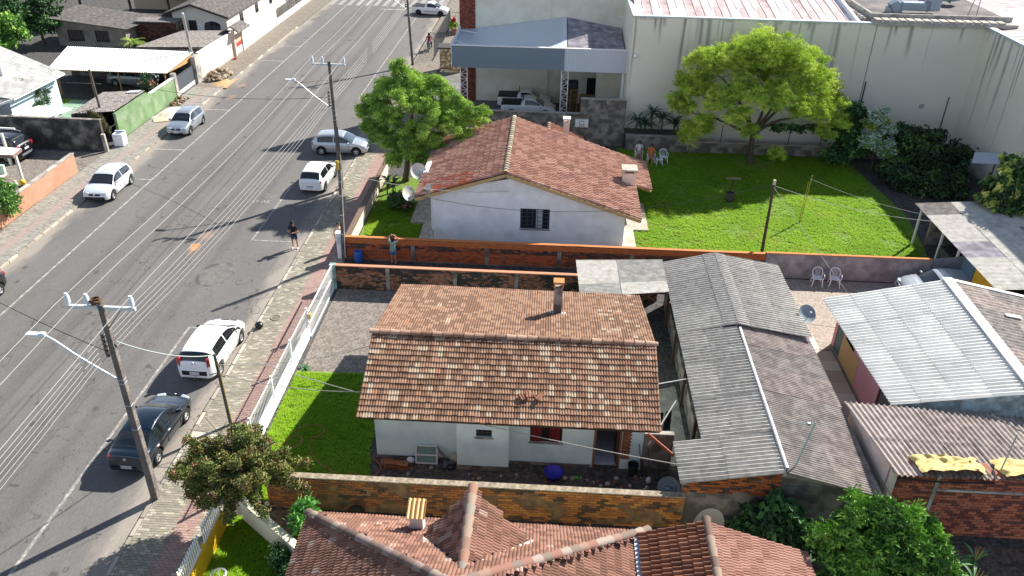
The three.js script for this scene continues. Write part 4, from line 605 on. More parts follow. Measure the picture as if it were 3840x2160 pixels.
{ // tiled meter hut by the side entrance
  const h = thing('meter_hut', 'small tile clad hut with two dark openings beside the dock entrance', 'hut', [-9.4, 0, -75.9]); obj('wall', holed(-10.4, -8.4, 0, 2.2, -76.6, -75.3, [[-9.5, -8.9, 1.5, 1.85], [-9.5, -8.9, 0.5, 0.85]]), mat('#a89878', 0.9), h); obj('roof', box(-10.6, -8.2, 2.2, 2.32, -76.8, -75.1), mat('#3c3634', 0.8), h);
  const ps = new Pieces(prep(rbox(1, 1, 0.03, 0.01, 1), true), ['#b8a684', '#8a6e54', '#d0c4a8', '#6e5c4c', '#a08a6c']); bricks(ps, V(-10.4, 0, -75.29), X, Y, ZZ, 2, 2.2, 0.2, 0.15, () => Math.floor(rnd() * 5), (x, y) => !(x > 0.85 && x < 1.55 && ((y > 0.45 && y < 0.9) || (y > 1.45 && y < 1.9)))); ps.done(h, 'wall_tile', 'wall_tiles', 300);
}
// ---------------------------------------------------------------- walls and fences
function brickWall(name, label, x0, x1, z, th, ht, pal, colour, o = {}) {
  const h = thing(name, label, 'wall', [(x0 + x1) / 2, 0, z]);
  obj('core', box(x0, x1, o.y0 || 0, ht - 0.03, z - th / 2 + 0.03, z + th / 2 - 0.03), o.core || MT.mortar, h);
  const ps = new Pieces(brickGeo, pal); bricks(ps, V(x0, 0, z + th / 2 - 0.028), X, Y, ZZ, x1 - x0, ht - 0.02, o.bw || 0.24, o.bh || 0.1, colour, o.keep);
  ps.done(h, 'brick', 'bricks', 300);
  return h;
}
const BR = ['#b46038', '#bc6a38', '#a45434', '#8a5038', '#664438', '#463a34', '#c47040'];
{
  const cols = [-7.02, -3.04, 0.85, 4.7];
  const h = brickWall('brick_wall', 'long orange brick wall with newer bright courses on top beside the alley', -10.7, 11.7, -38.45, 0.2, 1.36, BR, (x, y) => y > 1.0 ? (rnd() < 0.7 ? 1 : 6) : (y > 0.72 && rnd() < smooth(0.3, 0.62, fbm(x * 1.2, y * 3, 3, 0, 120)) ? (rnd() < 0.4 ? 5 : 4) : (x > 12 ? (rnd() < 0.5 ? 3 : 4) : [0, 2, 0, 3][Math.floor(rnd() * 4)])));
  for (const x of cols) obj('pier', box(x - 0.11, x + 0.11, 0, 1.0, -38.4, -38.32), MT.moldy, h); obj('top_course', box(-10.7, 11.7, 1.33, 1.37, -38.55, -38.35), mat('#c47a46', 0.9), h);
  obj('ground_course', box(-10.7, 11.7, 0, 0.06, -38.4, -38.33), MT.moldy, h);
}
{
  const h = brickWall('brick_wall', 'moss blackened brick wall closing the gravel yard of the mint house', -10.45, 5.8, -35.35, 0.18, 1.3, ['#8c5c44', '#9c6e54', '#7e533e', '#5c4638', '#40382f', '#342f2a', '#946452'], (x, y) => smooth(0.48, 0.74, fbm(x * 1.1, y * 1.6, 4, 0, 121) + y * 0.14) > rnd() ? 4 + Math.floor(rnd() * 2) : [0, 1, 2, 6, 3][Math.floor(rnd() * 5)], { bw: 0.2, bh: 0.085, keep: (x, y) => rnd() < 0.9 });
  obj('coping', box(-10.45, 5.8, 1.29, 1.34, -35.46, -35.24), mat('#c08466', 0.9), h); for (const x of [-7.9, -4.5, -1.4]) obj('pier', box(x, x + 0.2, 0, 1.28, -35.27, -35.22), MT.moldy, h);
  const p = obj('gate_post', box(-10.75, -10.45, 0, 1.36, -35.5, -35.2), mapMat(ntex([136, 170, 166], [160, 190, 186], [70, 70, 66], { m: 1.5, s: 122 })), h); p.userData.label = 'pale turquoise painted gate post';
}
{
  const h = brickWall('brick_wall', 'crumbling ochre brick wall between garden bed and mint house', -9.2, 5.1, -20.25, 0.2, 1.5, ['#aa7038', '#a06638', '#905c38', '#745038', '#5c4834', '#4c3e30', '#b47c40'], (x, y) => smooth(0.5, 0.8, fbm(x * 1.0, y * 1.5, 4, 0, 123) + y * 0.06) > rnd() ? 4 + Math.floor(rnd() * 2) : (x > 8 ? [0, 6, 1, 2][Math.floor(rnd() * 4)] : [2, 3, 1][Math.floor(rnd() * 3)]), { bw: 0.25, bh: 0.11, core: mapMat(ntex([122, 96, 66], [144, 116, 80], [70, 58, 46], { m: 2.4, cf: 4, ct: 0.52, s: 124 })), keep: (x, y) => fbm(x * 0.7, y * 1.1, 3, 0, 125) + (x > 8 ? 0.14 : 0) + (y > 1.1 ? 0.1 : 0) > 0.53 });
  obj('coping', [box(-9.2, 5.1, 1.47, 1.52, -20.37, -20.13)], mapMat(ntex([150, 136, 116], [178, 164, 142], [84, 80, 66], { m: 1.4, cf: 8, ct: 0.56, s: 126 })), h);
}
{
  const h = thing('rendered_wall', 'grey rendered wall with an orange topped edge behind the two plastic chairs', 'wall', [16, 0, -38.4]);
  obj('wall', [box(11.72, 20.3, 0, 1.4, -38.5, -38.32), prismX([[0, 0], [0.01, 0]], 0, 0.01)].slice(0, 1), mapMat(ntex([142, 140, 140], [168, 166, 165], [104, 102, 102], { m: 3.5, cf: 4, ct: 0.56, s: 127 })), h);
  obj('top_course', box(11.72, 20.3, 1.4, 1.45, -38.5, -38.34), mat('#c47a46', 0.9), h);
  obj('end_panel', (() => { const a = V(20.3, 0, -38.41), b = V(21.6, 0, -37.5); return slab([20.3, 0, -38.35], [21.6, 0, -37.6], [21.6, 2.1, -37.6], [20.3, 1.42, -38.35], 0.12); })(), mapMat(ntex([108, 118, 124], [134, 142, 146], [80, 86, 90], { m: 2.5, s: 128 })), h, true);
}
{ const h = thing('rough_wall', 'rough pinkish grey rendered wall stub beside the mint house back door', 'wall', [4.5, 0, -23.1]); obj('wall', box(3.97, 5.05, 0, 1.7, -23.2, -23.05), MT.moldy, h); obj('coping', box(3.97, 5.05, 1.7, 1.74, -23.22, -23.03), MT.conc, h); obj('leaning_board', beam([4.05, 1.85, -22.9], [5.0, 1.3, -22.4], 0.05, 0.12), mat('#9c5c44', 0.9), h); }
{ // garden walls behind the white house
  const h = thing('boundary_wall', 'tall dark stained boundary wall with the basketball board beside the dock', 'wall', [3.9, 0, -57.4]); obj('wall', box(2.25, 5.5, 0, 3.45, -57.5, -57.3), MT.moldy, h); obj('coping', box(2.2, 5.5, 3.45, 3.52, -57.54, -57.26), MT.slabGrey, h);
  const g = thing('boundary_wall', 'lower grey boundary wall in front of the two dock pickups', 'wall', [-4, 0, -57.4]); obj('wall', box(-10.5, 2.24, 0, 2.35, -57.5, -57.3), MT.moldy, g); obj('coping', box(-10.5, 2.2, 2.35, 2.41, -57.53, -57.27), MT.slabGrey, g);
  const k = thing('planter_wall', 'low retaining wall holding the yucca bed by the warehouse', 'wall', [7.9, 0, -56.6]); obj('wall', [box(5.6, 10.2, 0, 1.15, -56.7, -56.5)], MT.moldy, k); obj('coping', box(5.56, 10.24, 1.15, 1.2, -56.74, -56.46), MT.conc, k); obj('soil', box(5.6, 10.2, 0.5, 1.08, -58.3, -56.7), MT.soil, k);
  const w = thing('garden_wall', 'low stained garden wall below the warehouse carrying thin vine posts', 'wall', [17, 0, -56.6]); obj('wall', box(10.24, 27.5, 0, 0.8, -56.7, -56.5), MT.moldy, w); obj('coping', box(10.24, 27.5, 0.8, 0.85, -56.72, -56.48), MT.slabGrey, w); for (const x of [12.4, 15.0, 17.2, 19.5, 21.2]) obj('vine_post', box(x, x + 0.05, 0.85, 2.1, -56.62, -56.57), darkGrey, w);
  const b = thing('basketball_board', 'white basketball backboard with black square on the stained wall', 'backboard', [2.35, 1.36, -57.2]); obj('board', box(1.9, 2.85, 1.38, 1.98, -57.28, -57.22), white, b); obj('marking', [box(2.2, 2.55, 1.82, 1.85, -57.22, -57.212), box(2.2, 2.55, 1.56, 1.59, -57.22, -57.212), box(2.2, 2.23, 1.59, 1.82, -57.22, -57.212), box(2.52, 2.55, 1.59, 1.82, -57.22, -57.212), box(1.9, 2.85, 1.36, 1.38, -57.28, -57.21)], blackM, b); obj('hoop', (() => { const t = new THREE.TorusGeometry(0.2, 0.015, 6, 20); t.rotateX(Math.PI / 2); return at(t, 2.37, 1.5, -57.0); })(), mat('#8a4a30', 0.6), b);
  const s = thing('street_wall', 'low pinkish garden wall with dark coping between pavement and side lawn', 'wall', [-10.75, 0, -44]); obj('wall', box(-10.85, -10.68, 0, 0.9, -50.5, -38.65), MT.pinkWall, s); obj('coping', box(-10.92, -10.62, 0.9, 0.97, -50.5, -38.6), mat('#6e5a4c', 0.9), s);
  const pl = thing('gate_pillar', 'white meter pillar standing at the end of the orange brick wall', 'pillar', [-10.98, 0, -38.5]); obj('pillar', box(-11.16, -10.86, 0, 1.5, -38.65, -38.35), MT.plaster, pl); obj('pillar_cap', box(-11.2, -10.82, 1.5, 1.56, -38.69, -38.31), offwhite, pl); obj('meter_box', box(-11.12, -10.9, 0.9, 1.35, -38.35, -38.32), mat('#b8bcc0', 0.5), pl);
}
{ // white railing on a low wall, with a taller gate
  const f = thing('railing', 'white vertical bar railing on a low wall along the pavement', 'railing', [-10.72, 0, -26.5]);
  obj('low_wall', box(-10.82, -10.62, 0, 0.42, -30.9, -20.4), MT.plaster, f);
  obj('rail', box(-10.74, -10.705, 1.36, 1.39, -30.9, -20.5), white, f); obj('rail', box(-10.745, -10.7, 0.55, 0.6, -30.9, -20.5), white, f);
  for (let i = 0; i < 74; i++) obj('bar', box(-10.73, -10.714, 0.46, 1.46, -30.85 + i * 0.139, -30.834 + i * 0.139), white, f);
  for (const z of [-30.9, -28.3, -25.7, -23.1, -20.6]) obj('post', box(-10.76, -10.68, 0.42, 1.5, z - 0.03, z + 0.05), white, f);
  const g = thing('sliding_gate', 'white barred sliding gate next to the turquoise gate post', 'gate', [-10.6, 0, -33]);
  for (const y of [0.08, 0.75, 1.4]) obj('rail', box(-10.6, -10.55, y, y + 0.05, -35.1, -30.7), white, g); for (let i = 0; i < 34; i++) obj('bar', box(-10.585, -10.569, 0.13, 1.4, -35.08 + i * 0.13, -35.064 + i * 0.13), white, g);
  obj('lock_box', box(-10.68, -10.52, 0.95, 1.2, -31.0, -30.8), mat('#b0a070', 0.6), g);
  obj('gate_track', box(-10.62, -10.52, 0, 0.02, -35.1, -30.7), steel, g);
}
{ // yellow wall with white fence at the lower corner, cream wall
  const y = thing('yellow_wall', 'bright yellow low front wall under the flowering shrub', 'wall', [-10.45, 0, -15]); obj('wall', box(-10.55, -10.35, 0, 0.72, -19.2, -10), mat('#d8a812', 0.8), y); obj('end_block', box(-10.62, -10.3, 0, 1.35, -15.85, -15.4), mat('#d8a812', 0.8), y);
  for (const [z0, z1] of [[-17.45, -15.95], [-19.15, -17.7]]) { const g = thing('picket_fence', z0 > -18.6 ? 'white slatted fence panel on the yellow wall next to its end block' : 'white slatted fence panel half hidden under the flowering shrub', 'fence', [-10.45, 0.72, (z0 + z1) / 2]); obj('rail', box(-10.46, -10.42, 0.8, 0.84, z0, z1), white, g); obj('rail', box(-10.46, -10.42, 1.36, 1.4, z0, z1), white, g); const n = Math.round((z1 - z0) / 0.13); for (let i = 0; i < n; i++) obj('slat', box(-10.49, -10.46, 0.74, 1.5, z0 + 0.02 + i * 0.13, z0 + 0.07 + i * 0.13), white, g); }
  const c = thing('cream_wall', 'cream painted garden wall running back to the hipped house', 'wall', [-8.4, 0, -18.4]); obj('wall', [at(box(0, 3.55, 0, 0.95, -0.09, 0.09), -9.85, 0, -19.55, -0.66)], MT.cream, c); obj('coping', at(box(0, 3.55, 0.95, 1.0, -0.12, 0.12), -9.85, 0, -19.55, -0.66), mat('#d8d2b4', 0.9), c);
}
// ---------------------------------------------------------------- vehicles
function paint(hex, metal = 0, rough = 0.35) { return new THREE.MeshPhysicalMaterial({ color: hex, roughness: rough, metalness: metal, clearcoat: 1, clearcoatRoughness: 0.06 }); }
const rubber = mat('#17171a', 0.85), alloy = mat('#c4c6c8', 0.35, { metalness: 0.5 }), blackPlastic = mat('#1b1c1e', 0.6), redLens = new THREE.MeshPhysicalMaterial({ color: '#a3101c', roughness: 0.15, clearcoat: 1 }), clearLens = new THREE.MeshPhysicalMaterial({ color: '#c8d0d6', roughness: 0.08, clearcoat: 1, metalness: 0.2 });
function patch(p00, p10, p11, p01, bulge, u0 = 0, u1 = 1, v0 = 0, v1 = 1, off = 0, nu = 8, nv = 6) {
  const A = V(...p00), B = V(...p10), C = V(...p11), D = V(...p01), n = B.clone().sub(A).cross(D.clone().sub(A)).normalize(), pos = [], idx = [];
  for (let j = 0; j <= nv; j++) for (let i = 0; i <= nu; i++) { const u = mix(u0, u1, i / nu), v = mix(v0, v1, j / nv), p = A.clone().lerp(B, u).lerp(D.clone().lerp(C, u), v); p.addScaledVector(n, bulge * 4 * u * (1 - u) * (0.35 + 0.65 * 4 * v * (1 - v)) + off); pos.push(p.x, p.y, p.z); }
  for (let j = 0; j < nv; j++) for (let i = 0; i < nu; i++) { const k = j * (nu + 1) + i; idx.push(k, k + 1, k + nu + 2, k, k + nu + 2, k + nu + 1); }
  const g = new THREE.BufferGeometry(); g.setAttribute('position', new THREE.Float32BufferAttribute(pos, 3)); g.setIndex(idx); g.computeVertexNormals(); return g;
}
function plateMat(txt, bg = '#e8e8e8', fg = '#20242c', band) {
  const c = document.createElement('canvas'); c.width = 256; c.height = 84; const x = c.getContext('2d'); x.fillStyle = bg; x.fillRect(0, 0, 256, 84); if (band) { x.fillStyle = '#1f3f94'; x.fillRect(0, 0, 256, 18); } x.fillStyle = fg; x.font = 'bold 54px sans-serif'; x.textAlign = 'center'; x.textBaseline = 'middle'; x.fillText(txt, 128, band ? 52 : 44); const t = new THREE.CanvasTexture(c); t.colorSpace = THREE.SRGBColorSpace; return new THREE.MeshStandardMaterial({ map: t, roughness: 0.5 });
}
// local frame: +z forward, origin on the ground at the middle; body and cabin are one lofted skin S(z, t), t = 0 under the floor .. 1 on the centre line of the roof
function car(label, category, pos, turn, s) {
  const t = thing(s.name || 'parked_car', label, category, pos, s.group, true, turn), L = s.L, W = s.W, hw = W / 2, H = s.H, wr = s.wr || 0.3, zf = s.axF, zr = s.axR, pm = s.paint, yb = s.belt, ar = wr + 0.055;
  const P = s.line, topY = z => { let i = 0; while (i < P.length - 2 && z > P[i + 1][0]) i++; const g = k => P[Math.max(0, Math.min(P.length - 1, k))], a = g(i - 1), b = g(i), c = g(i + 1), d = g(i + 2), u = clamp((z - b[0]) / (c[0] - b[0] + 1e-6)), h = c[0] - b[0], m0 = (c[1] - a[1]) / (c[0] - a[0] + 1e-6) * h, m1 = (d[1] - b[1]) / (d[0] - b[0] + 1e-6) * h, u2 = u * u, u3 = u2 * u; return (2 * u3 - 3 * u2 + 1) * b[1] + (u3 - 2 * u2 + u) * m0 + (3 * u2 - 2 * u3) * c[1] + (u3 - u2) * m1; };
  const S = (z, q, sd) => {
    const k = Math.abs(z) / (L / 2), w = hw * (1 - 0.1 * k ** 5 - 0.14 * k ** 16), T = topY(z), sill = 0.2 + 0.1 * k ** 10, b = Math.min(yb, T - 0.06), up = clamp((T - b) / (H - yb)), wt = w * 0.965 - 0.2 * up - 0.03; let x, y;
    if (q < 0.12) { x = w * 0.9 * q / 0.12; y = sill; } else if (q < 0.5) { const v = (q - 0.12) / 0.38; x = w * (0.9 + 0.1 * Math.pow(Math.sin(Math.PI * (0.08 + 0.62 * v)), 0.7)) - 0.02 * smooth(0.85, 1, v); y = mix(sill, b, v); } else if (q < 0.8) { const v = (q - 0.5) / 0.3; x = mix(w * 0.965 - 0.012, wt, Math.pow(v, 1.15)); y = mix(b, T - 0.075, v); } else { const v = (q - 0.8) / 0.2, e = Math.cos(v * Math.PI / 2); x = wt * Math.pow(e, 0.75); y = T - 0.075 + 0.075 * Math.pow(1 - Math.pow(Math.cos(v * Math.PI / 2), 2), 0.5); }
    return V(sd * x, y, z);
  };
  const skin = (z0, z1, q0, q1, nz, nq, off, arch) => { // q from -1 (left sill) over the roof (0) to +1
    const pos = [], idx = []; for (let i = 0; i <= nz; i++) for (let k = 0; k <= nq; k++) {
      const z = mix(z0, z1, i / nz), q = mix(q0, q1, k / nq), sd = q < 0 ? -1 : 1, tt = 1 - Math.abs(q), p = S(z, tt, sd);
      if (off) { const a = S(z + 0.01, tt, sd), b = S(z, Math.min(0.999, tt + 0.01), sd), n = a.sub(p).cross(b.sub(p)).normalize(); if (n.x * sd + n.y < 0) n.negate(); p.addScaledVector(n, off); }
      if (arch && tt > 0.1 && tt < 0.5) for (const az of [zf, zr]) if (Math.hypot(p.z - az, p.y - wr) < ar) p.x = sd * (hw - 0.3);
      pos.push(p.x, p.y, p.z);
    } for (let i = 0; i < nz; i++) for (let k = 0; k < nq; k++) { const a = i * (nq + 1) + k; idx.push(a, a + 1, a + nq + 2, a, a + nq + 2, a + nq + 1); }
    if (arch) for (const i of [0, nz]) { const c = pos.length / 3; pos.push(0, 0.5, i ? z1 : z0); for (let k = 0; k < nq; k++) { const a = i * (nq + 1) + k; i ? idx.push(a, a + 1, c) : idx.push(a + 1, a, c); } }
    const g = new THREE.BufferGeometry(); g.setAttribute('position', new THREE.Float32BufferAttribute(pos, 3)); g.setIndex(idx); g.computeVertexNormals(); return g;
  };
  const body = obj('body', skin(-L / 2, L / 2, -1, 1, 96, 84, 0, true), pm, t);
  const [c0, c1, r1, r0] = s.cab; // cowl, roof front edge, roof rear edge, foot of the rear glass
  obj('windshield', skin(c1, c0, -0.185, 0.185, 10, 14, 0.006), s.glassF || glass, t); if (!s.noRear) obj('rear_window', skin(r0, r1, -0.18, 0.18, 8, 14, 0.006), glass, t);
  for (const [a, b] of s.side) for (const sd of [-1, 1]) obj('side_window', skin(a, b, sd * 0.235, sd * 0.47, 10, 6, 0.006), glass, t);
  // wheels
  const tg = prep(new THREE.LatheGeometry([[0.6, -0.09], [0.72, -0.1], [0.94, -0.095], [1, -0.06], [1, 0.06], [0.94, 0.095], [0.72, 0.1], [0.6, 0.09]].map(p => new THREE.Vector2(p[0] * wr, p[1])), 22).rotateZ(Math.PI / 2));
  const spokes = [new THREE.CylinderGeometry(wr * 0.2, wr * 0.2, 0.1, 12).rotateZ(Math.PI / 2), new THREE.TorusGeometry(wr * 0.62, 0.022, 6, 22).rotateY(Math.PI / 2).translate(0.06, 0, 0), new THREE.TorusGeometry(wr * 0.62, 0.022, 6, 22).rotateY(Math.PI / 2).translate(-0.06, 0, 0)]; const ns = s.spokes || 7;
  for (let i = 0; i < ns; i++) { const q = new THREE.BoxGeometry(0.1, wr * 0.46, ns < 6 ? 0.07 : 0.045); q.translate(0, wr * 0.38, 0); q.rotateX(i / ns * Math.PI * 2); spokes.push(q); }
  const rg = merge(spokes), dg = prep(new THREE.CylinderGeometry(wr * 0.62, wr * 0.62, 0.05, 18).rotateZ(Math.PI / 2));
  for (const z of [zf, zr]) for (const sx of [-1, 1]) { const w = new THREE.Group(); w.name = 'wheel'; w.position.set(sx * (hw - 0.11), wr, z); t.add(w); const ty = new THREE.Mesh(tg, rubber), ri = new THREE.Mesh(rg, s.rim || alloy), di = new THREE.Mesh(dg, blackPlastic); ty.name = 'tyre'; ri.name = 'rim'; di.name = 'brake_disc'; for (const q of [ty, ri, di]) { q.castShadow = q.receiveShadow = true; w.add(q); } }
  obj('wheel_well', [zf, zr].map(z => at(new THREE.CylinderGeometry(ar - 0.01, ar - 0.01, W - 0.5, 14, 1).rotateZ(Math.PI / 2), 0, wr + 0.02, z)), blackPlastic, t);
  // lamps, grille, plates, mirrors, seams
  const fz = L / 2, fy = s.noseY || 0.62, ry = s.lampY || 0.82;
  for (const sx of [-1, 1]) {
    obj('headlight', at(rbox(0.36, 0.15, 0.24, 0.06, 3), sx * (hw - 0.34), fy + 0.02, fz - 0.19, sx * 0.4, -0.25), clearLens, t);
    obj('tail_light', at(rbox(s.lampW || 0.24, s.lampH || 0.2, 0.16, 0.05, 3), sx * (hw - 0.22), ry, -fz + 0.12, sx * -0.35), redLens, t);
    obj('mirror', at(rbox(0.2, 0.13, 0.12, 0.05, 3), sx * (hw + 0.06), yb + 0.06, c0 - 0.28), s.mirror || pm, t);
    for (const z of s.seams || []) obj('door_seam', box(sx > 0 ? hw - 0.012 : -hw - 0.003, sx > 0 ? hw + 0.003 : -hw + 0.012, 0.3, yb - 0.05, z - 0.006, z + 0.006), blackPlastic, t);
    for (const z of s.handles || []) obj('door_handle', at(rbox(0.03, 0.03, 0.15, 0.01), sx * (hw + 0.005), yb - 0.13, z), s.trim || pm, t);
  }
  obj('grille', at(rbox(0.7, 0.13, 0.08, 0.03), 0, fy - 0.02, fz - 0.03), blackPlastic, t); obj('front_bumper_trim', at(rbox(W * 0.62, 0.13, 0.1, 0.04), 0, 0.33, fz - 0.045), blackPlastic, t); obj('rear_bumper_trim', at(rbox(W * 0.66, s.rb || 0.14, 0.1, 0.04), 0, s.rbY || 0.38, -fz + 0.045), s.rbMat || blackPlastic, t);
  obj('emblem', at(new THREE.CylinderGeometry(0.055, 0.055, 0.03, 14).rotateX(Math.PI / 2), 0, ry + 0.02, -fz + 0.02), alloy, t); obj('emblem', at(new THREE.CylinderGeometry(0.05, 0.05, 0.03, 14).rotateX(Math.PI / 2), 0, fy, fz + 0.01), alloy, t);
  if (s.plate) { const pg = new THREE.PlaneGeometry(0.42, 0.14); obj('licence_plate', at(pg.clone(), 0, 0.42, fz + 0.014), s.plate, t, true); obj('licence_plate', at(pg, 0, s.plateY || 0.45, -fz - 0.012, Math.PI), s.plate, t, true); }
  if (s.extra) s.extra(t, s); return t;
}
const hatch = (o) => ({ L: 3.95, W: 1.68, H: 1.47, axF: 1.2, axR: -1.27, belt: 0.9, cab: [0.98, 0.36, -1.5, -1.84], line: [[-1.98, 0.6], [-1.95, 0.9], [-1.84, 1.04], [-1.62, 1.3], [-1.35, 1.42], [-0.6, 1.48], [0.0, 1.46], [0.36, 1.36], [0.98, 0.97], [1.3, 0.89], [1.7, 0.77], [1.92, 0.62], [1.98, 0.45]], side: [[-1.5, -0.38], [-0.32, 0.72]], seams: [0.72, -0.35], handles: [-0.2, -1.1], ...o });
const kerbCars = 'cars parked along the kerbs';
const RY = ROADY;
car('silver three door hatchback with dark windscreen parked by the green wall', 'car', [-27.45, RY, -57.95], 0, hatch({ paint: paint('#a9b0b8', 0.55, 0.32), group: kerbCars, L: 3.9, W: 1.65, H: 1.42, seams: [0.7, -0.35], handles: [-0.2], rim: mat('#8a8a86', 0.6), plate: plateMat('AOB 4G27'), mirror: paint('#a9b0b8', 0.5) }));
car('white hatchback with black sporty front grille parked by the peach wall', 'car', [-27.6, RY, -46.1], 0.02, hatch({ paint: paint('#d8dcdf', 0.15), group: kerbCars, L: 3.9, W: 1.69, H: 1.5, plate: plateMat('QHK 2156'), extra: t => { obj('sport_grille', at(rbox(1.25, 0.2, 0.06, 0.04), 0, 0.38, 1.955), blackPlastic, t); obj('antenna', bar([0, 1.5, 0.1], [0, 1.62, -0.02], 0.012), blackPlastic, t); } }));
car('white five door hatchback seen from behind beside the tall utility pole', 'car', [-14.9, RY, -48.75], Math.PI - 0.03, hatch({ paint: paint('#e6e7e6', 0.02), group: kerbCars, L: 3.9, W: 1.66, H: 1.46, rim: mat('#54565a', 0.5), plate: plateMat('BLZ 3C44', '#e8e8e8', '#20242c', true), plateY: 0.52, rb: 0.04, rbMat: paint('#e6e7e6', 0.02) }));
car('silver hatchback nosing across the kerb into the driveway by the tree', 'car', [-14.75, RY + 0.02, -54.4], Math.PI / 2 + 0.02, hatch({ paint: paint('#b4b9be', 0.5, 0.32), group: kerbCars, L: 3.95, W: 1.7, H: 1.48, spokes: 5, glassF: new THREE.MeshPhysicalMaterial({ color: '#3a4a58', roughness: 0.05, clearcoat: 1 }), plate: plateMat('RLA 7B20') }));
car('white hatchback with wide black rear bumper parked beside the railing', 'car', [-14.5, RY, -29.05], Math.PI - 0.02, hatch({ paint: paint('#efefee', 0.0), group: kerbCars, L: 4.03, W: 1.7, H: 1.5, belt: 0.95, cab: [1.12, 0.42, -1.62, -1.9], line: [[-2.01, 0.62], [-1.98, 0.92], [-1.9, 1.08], [-1.7, 1.32], [-1.4, 1.45], [-0.6, 1.51], [0.05, 1.48], [0.42, 1.38], [1.12, 0.99], [1.45, 0.9], [1.8, 0.76], [1.97, 0.6], [2.02, 0.45]], side: [[-1.35, -0.3], [-0.22, 0.82]], rb: 0.26, rbY: 0.52, lampH: 0.5, lampW: 0.16, lampY: 1.0, plate: plateMat('MKH 6560'), plateY: 0.52, mirror: paint('#4a4e58') , spokes: 8, extra: t => obj('tow_ball', at(new THREE.SphereGeometry(0.05, 8, 6), 0, 0.38, -2.08), alloy, t) }));
car('dark blue sedan with grey plate parked beside the mossy utility pole', 'car', [-14.75, RY, -23.4], Math.PI - 0.03, hatch({ paint: paint('#10202e', 0.35, 0.3), group: kerbCars, L: 4.1, W: 1.63, H: 1.43, belt: 0.9, cab: [0.98, 0.4, -1.02, -1.6], line: [[-2.05, 0.55], [-2.02, 0.88], [-1.9, 0.99], [-1.62, 1.02], [-1.3, 1.2], [-1.0, 1.34], [-0.5, 1.43], [0.05, 1.42], [0.4, 1.33], [0.98, 0.97], [1.35, 0.87], [1.8, 0.74], [2.0, 0.6], [2.05, 0.45]], axF: 1.22, axR: -1.2, side: [[-1.12, -0.3], [-0.22, 0.74]], plate: plateMat('MGH 0376', '#b9bcc0'), plateY: 0.48, rb: 0.1, rim: mat('#b0b2b0', 0.5), trim: alloy, lampW: 0.14, lampH: 0.26, lampY: 0.8 }));
car('black car with bright alloy wheel at the left kerb opposite the railing', 'car', [-27.75, RY, -32.1], 0, hatch({ paint: paint('#141518', 0.2), group: kerbCars, L: 4.2, W: 1.75 }));
car('black sport utility vehicle with roof rails parked against the dark stained wall', 'car', [-37.75, 0, -50.75], -Math.PI / 2 - 0.05, hatch({ name: 'parked_suv', paint: paint('#14161a', 0.3), L: 4.6, W: 1.88, H: 1.72, wr: 0.36, axF: 1.35, axR: -1.35, belt: 1.05, cab: [1.2, 0.5, -1.9, -2.15], line: [[-2.3, 0.65], [-2.27, 1.0], [-2.15, 1.2], [-1.95, 1.5], [-1.7, 1.66], [-0.8, 1.73], [0.1, 1.7], [0.5, 1.58], [1.2, 1.13], [1.6, 1.05], [2.05, 0.92], [2.26, 0.72], [2.3, 0.5]], side: [[-1.75, -0.45], [-0.35, 0.9]], rb: 0.2, rbY: 0.5, rbMat: mat('#6a6e74', 0.5), plate: plateMat('AZC 9482'), plateY: 0.85, lampY: 1.02, lampW: 0.3, lampH: 0.26, extra: t => { for (const s of [-1, 1]) obj('roof_rail', tube([[s * 0.66, 1.72, 0.3], [s * 0.68, 1.8, -0.1], [s * 0.68, 1.8, -1.3], [s * 0.66, 1.72, -1.7]], 0.025), alloy, t); } }));
car('silver hatchback in the dark beneath the white carport roof', 'car', [-36.3, 0, -68.3], Math.PI / 2, hatch({ paint: paint('#9aa0a6', 0.5), L: 4.2, W: 1.72 }));
car('pale grey car behind the white roofed house in the gravel yard', 'car', [20.3, 0, -36.9], Math.PI / 2 + 3.14, hatch({ paint: paint('#b8bcc0', 0.4), L: 4.1, W: 1.7 }));
const pickup = o => ({ name: 'pickup', L: 4.45, W: 1.7, H: 1.5, axF: 1.35, axR: -1.38, belt: 0.95, noRear: false, cab: [1.22, 0.6, -0.4, -0.6], line: [[-2.22, 0.6], [-2.21, 0.95], [-2.1, 1.0], [-0.75, 1.01], [-0.62, 1.04], [-0.55, 1.28], [-0.38, 1.44], [0.1, 1.5], [0.45, 1.44], [0.62, 1.36], [1.22, 1.0], [1.55, 0.92], [1.95, 0.8], [2.18, 0.62], [2.22, 0.45]], side: [[-0.3, 0.92]], seams: [0.95, -0.25], handles: [-0.1], lampH: 0.34, lampW: 0.12, lampY: 0.85, extra: (t, s) => { obj('bed_rim', [box(-0.76, -0.7, 1.0, 1.06, -2.15, -0.62), box(0.7, 0.76, 1.0, 1.06, -2.15, -0.62), box(-0.7, 0.7, 1.0, 1.06, -2.17, -2.11)], blackPlastic, t); obj('bed', s.cover ? at(rbox(1.42, 0.1, 1.46, 0.03), 0, 1.03, -1.37) : box(-0.66, 0.66, 0.98, 1.022, -2.05, -0.68), blackM, t); if (s.cover) { obj('roof_rack', [bar([-0.6, 1.58, -0.45], [0.6, 1.58, -0.45], 0.03), bar([-0.55, 1.4, -0.5], [-0.6, 1.58, -0.45], 0.025), bar([0.55, 1.4, -0.5], [0.6, 1.58, -0.45], 0.025)], blackPlastic, t); } else obj('side_trim', [box(-0.86, -0.84, 0.5, 0.56, -0.7, 1.0), box(0.84, 0.86, 0.5, 0.56, -0.7, 1.0)], blackPlastic, t); }, ...o });
car('white pickup with open black bed turning by the far crosswalk', 'pickup', [-14.7, RY, -100.2], Math.PI / 2 - 0.15, pickup({ paint: paint('#e6e6e4'), rim: mat('#2a2a2c', 0.5) }));
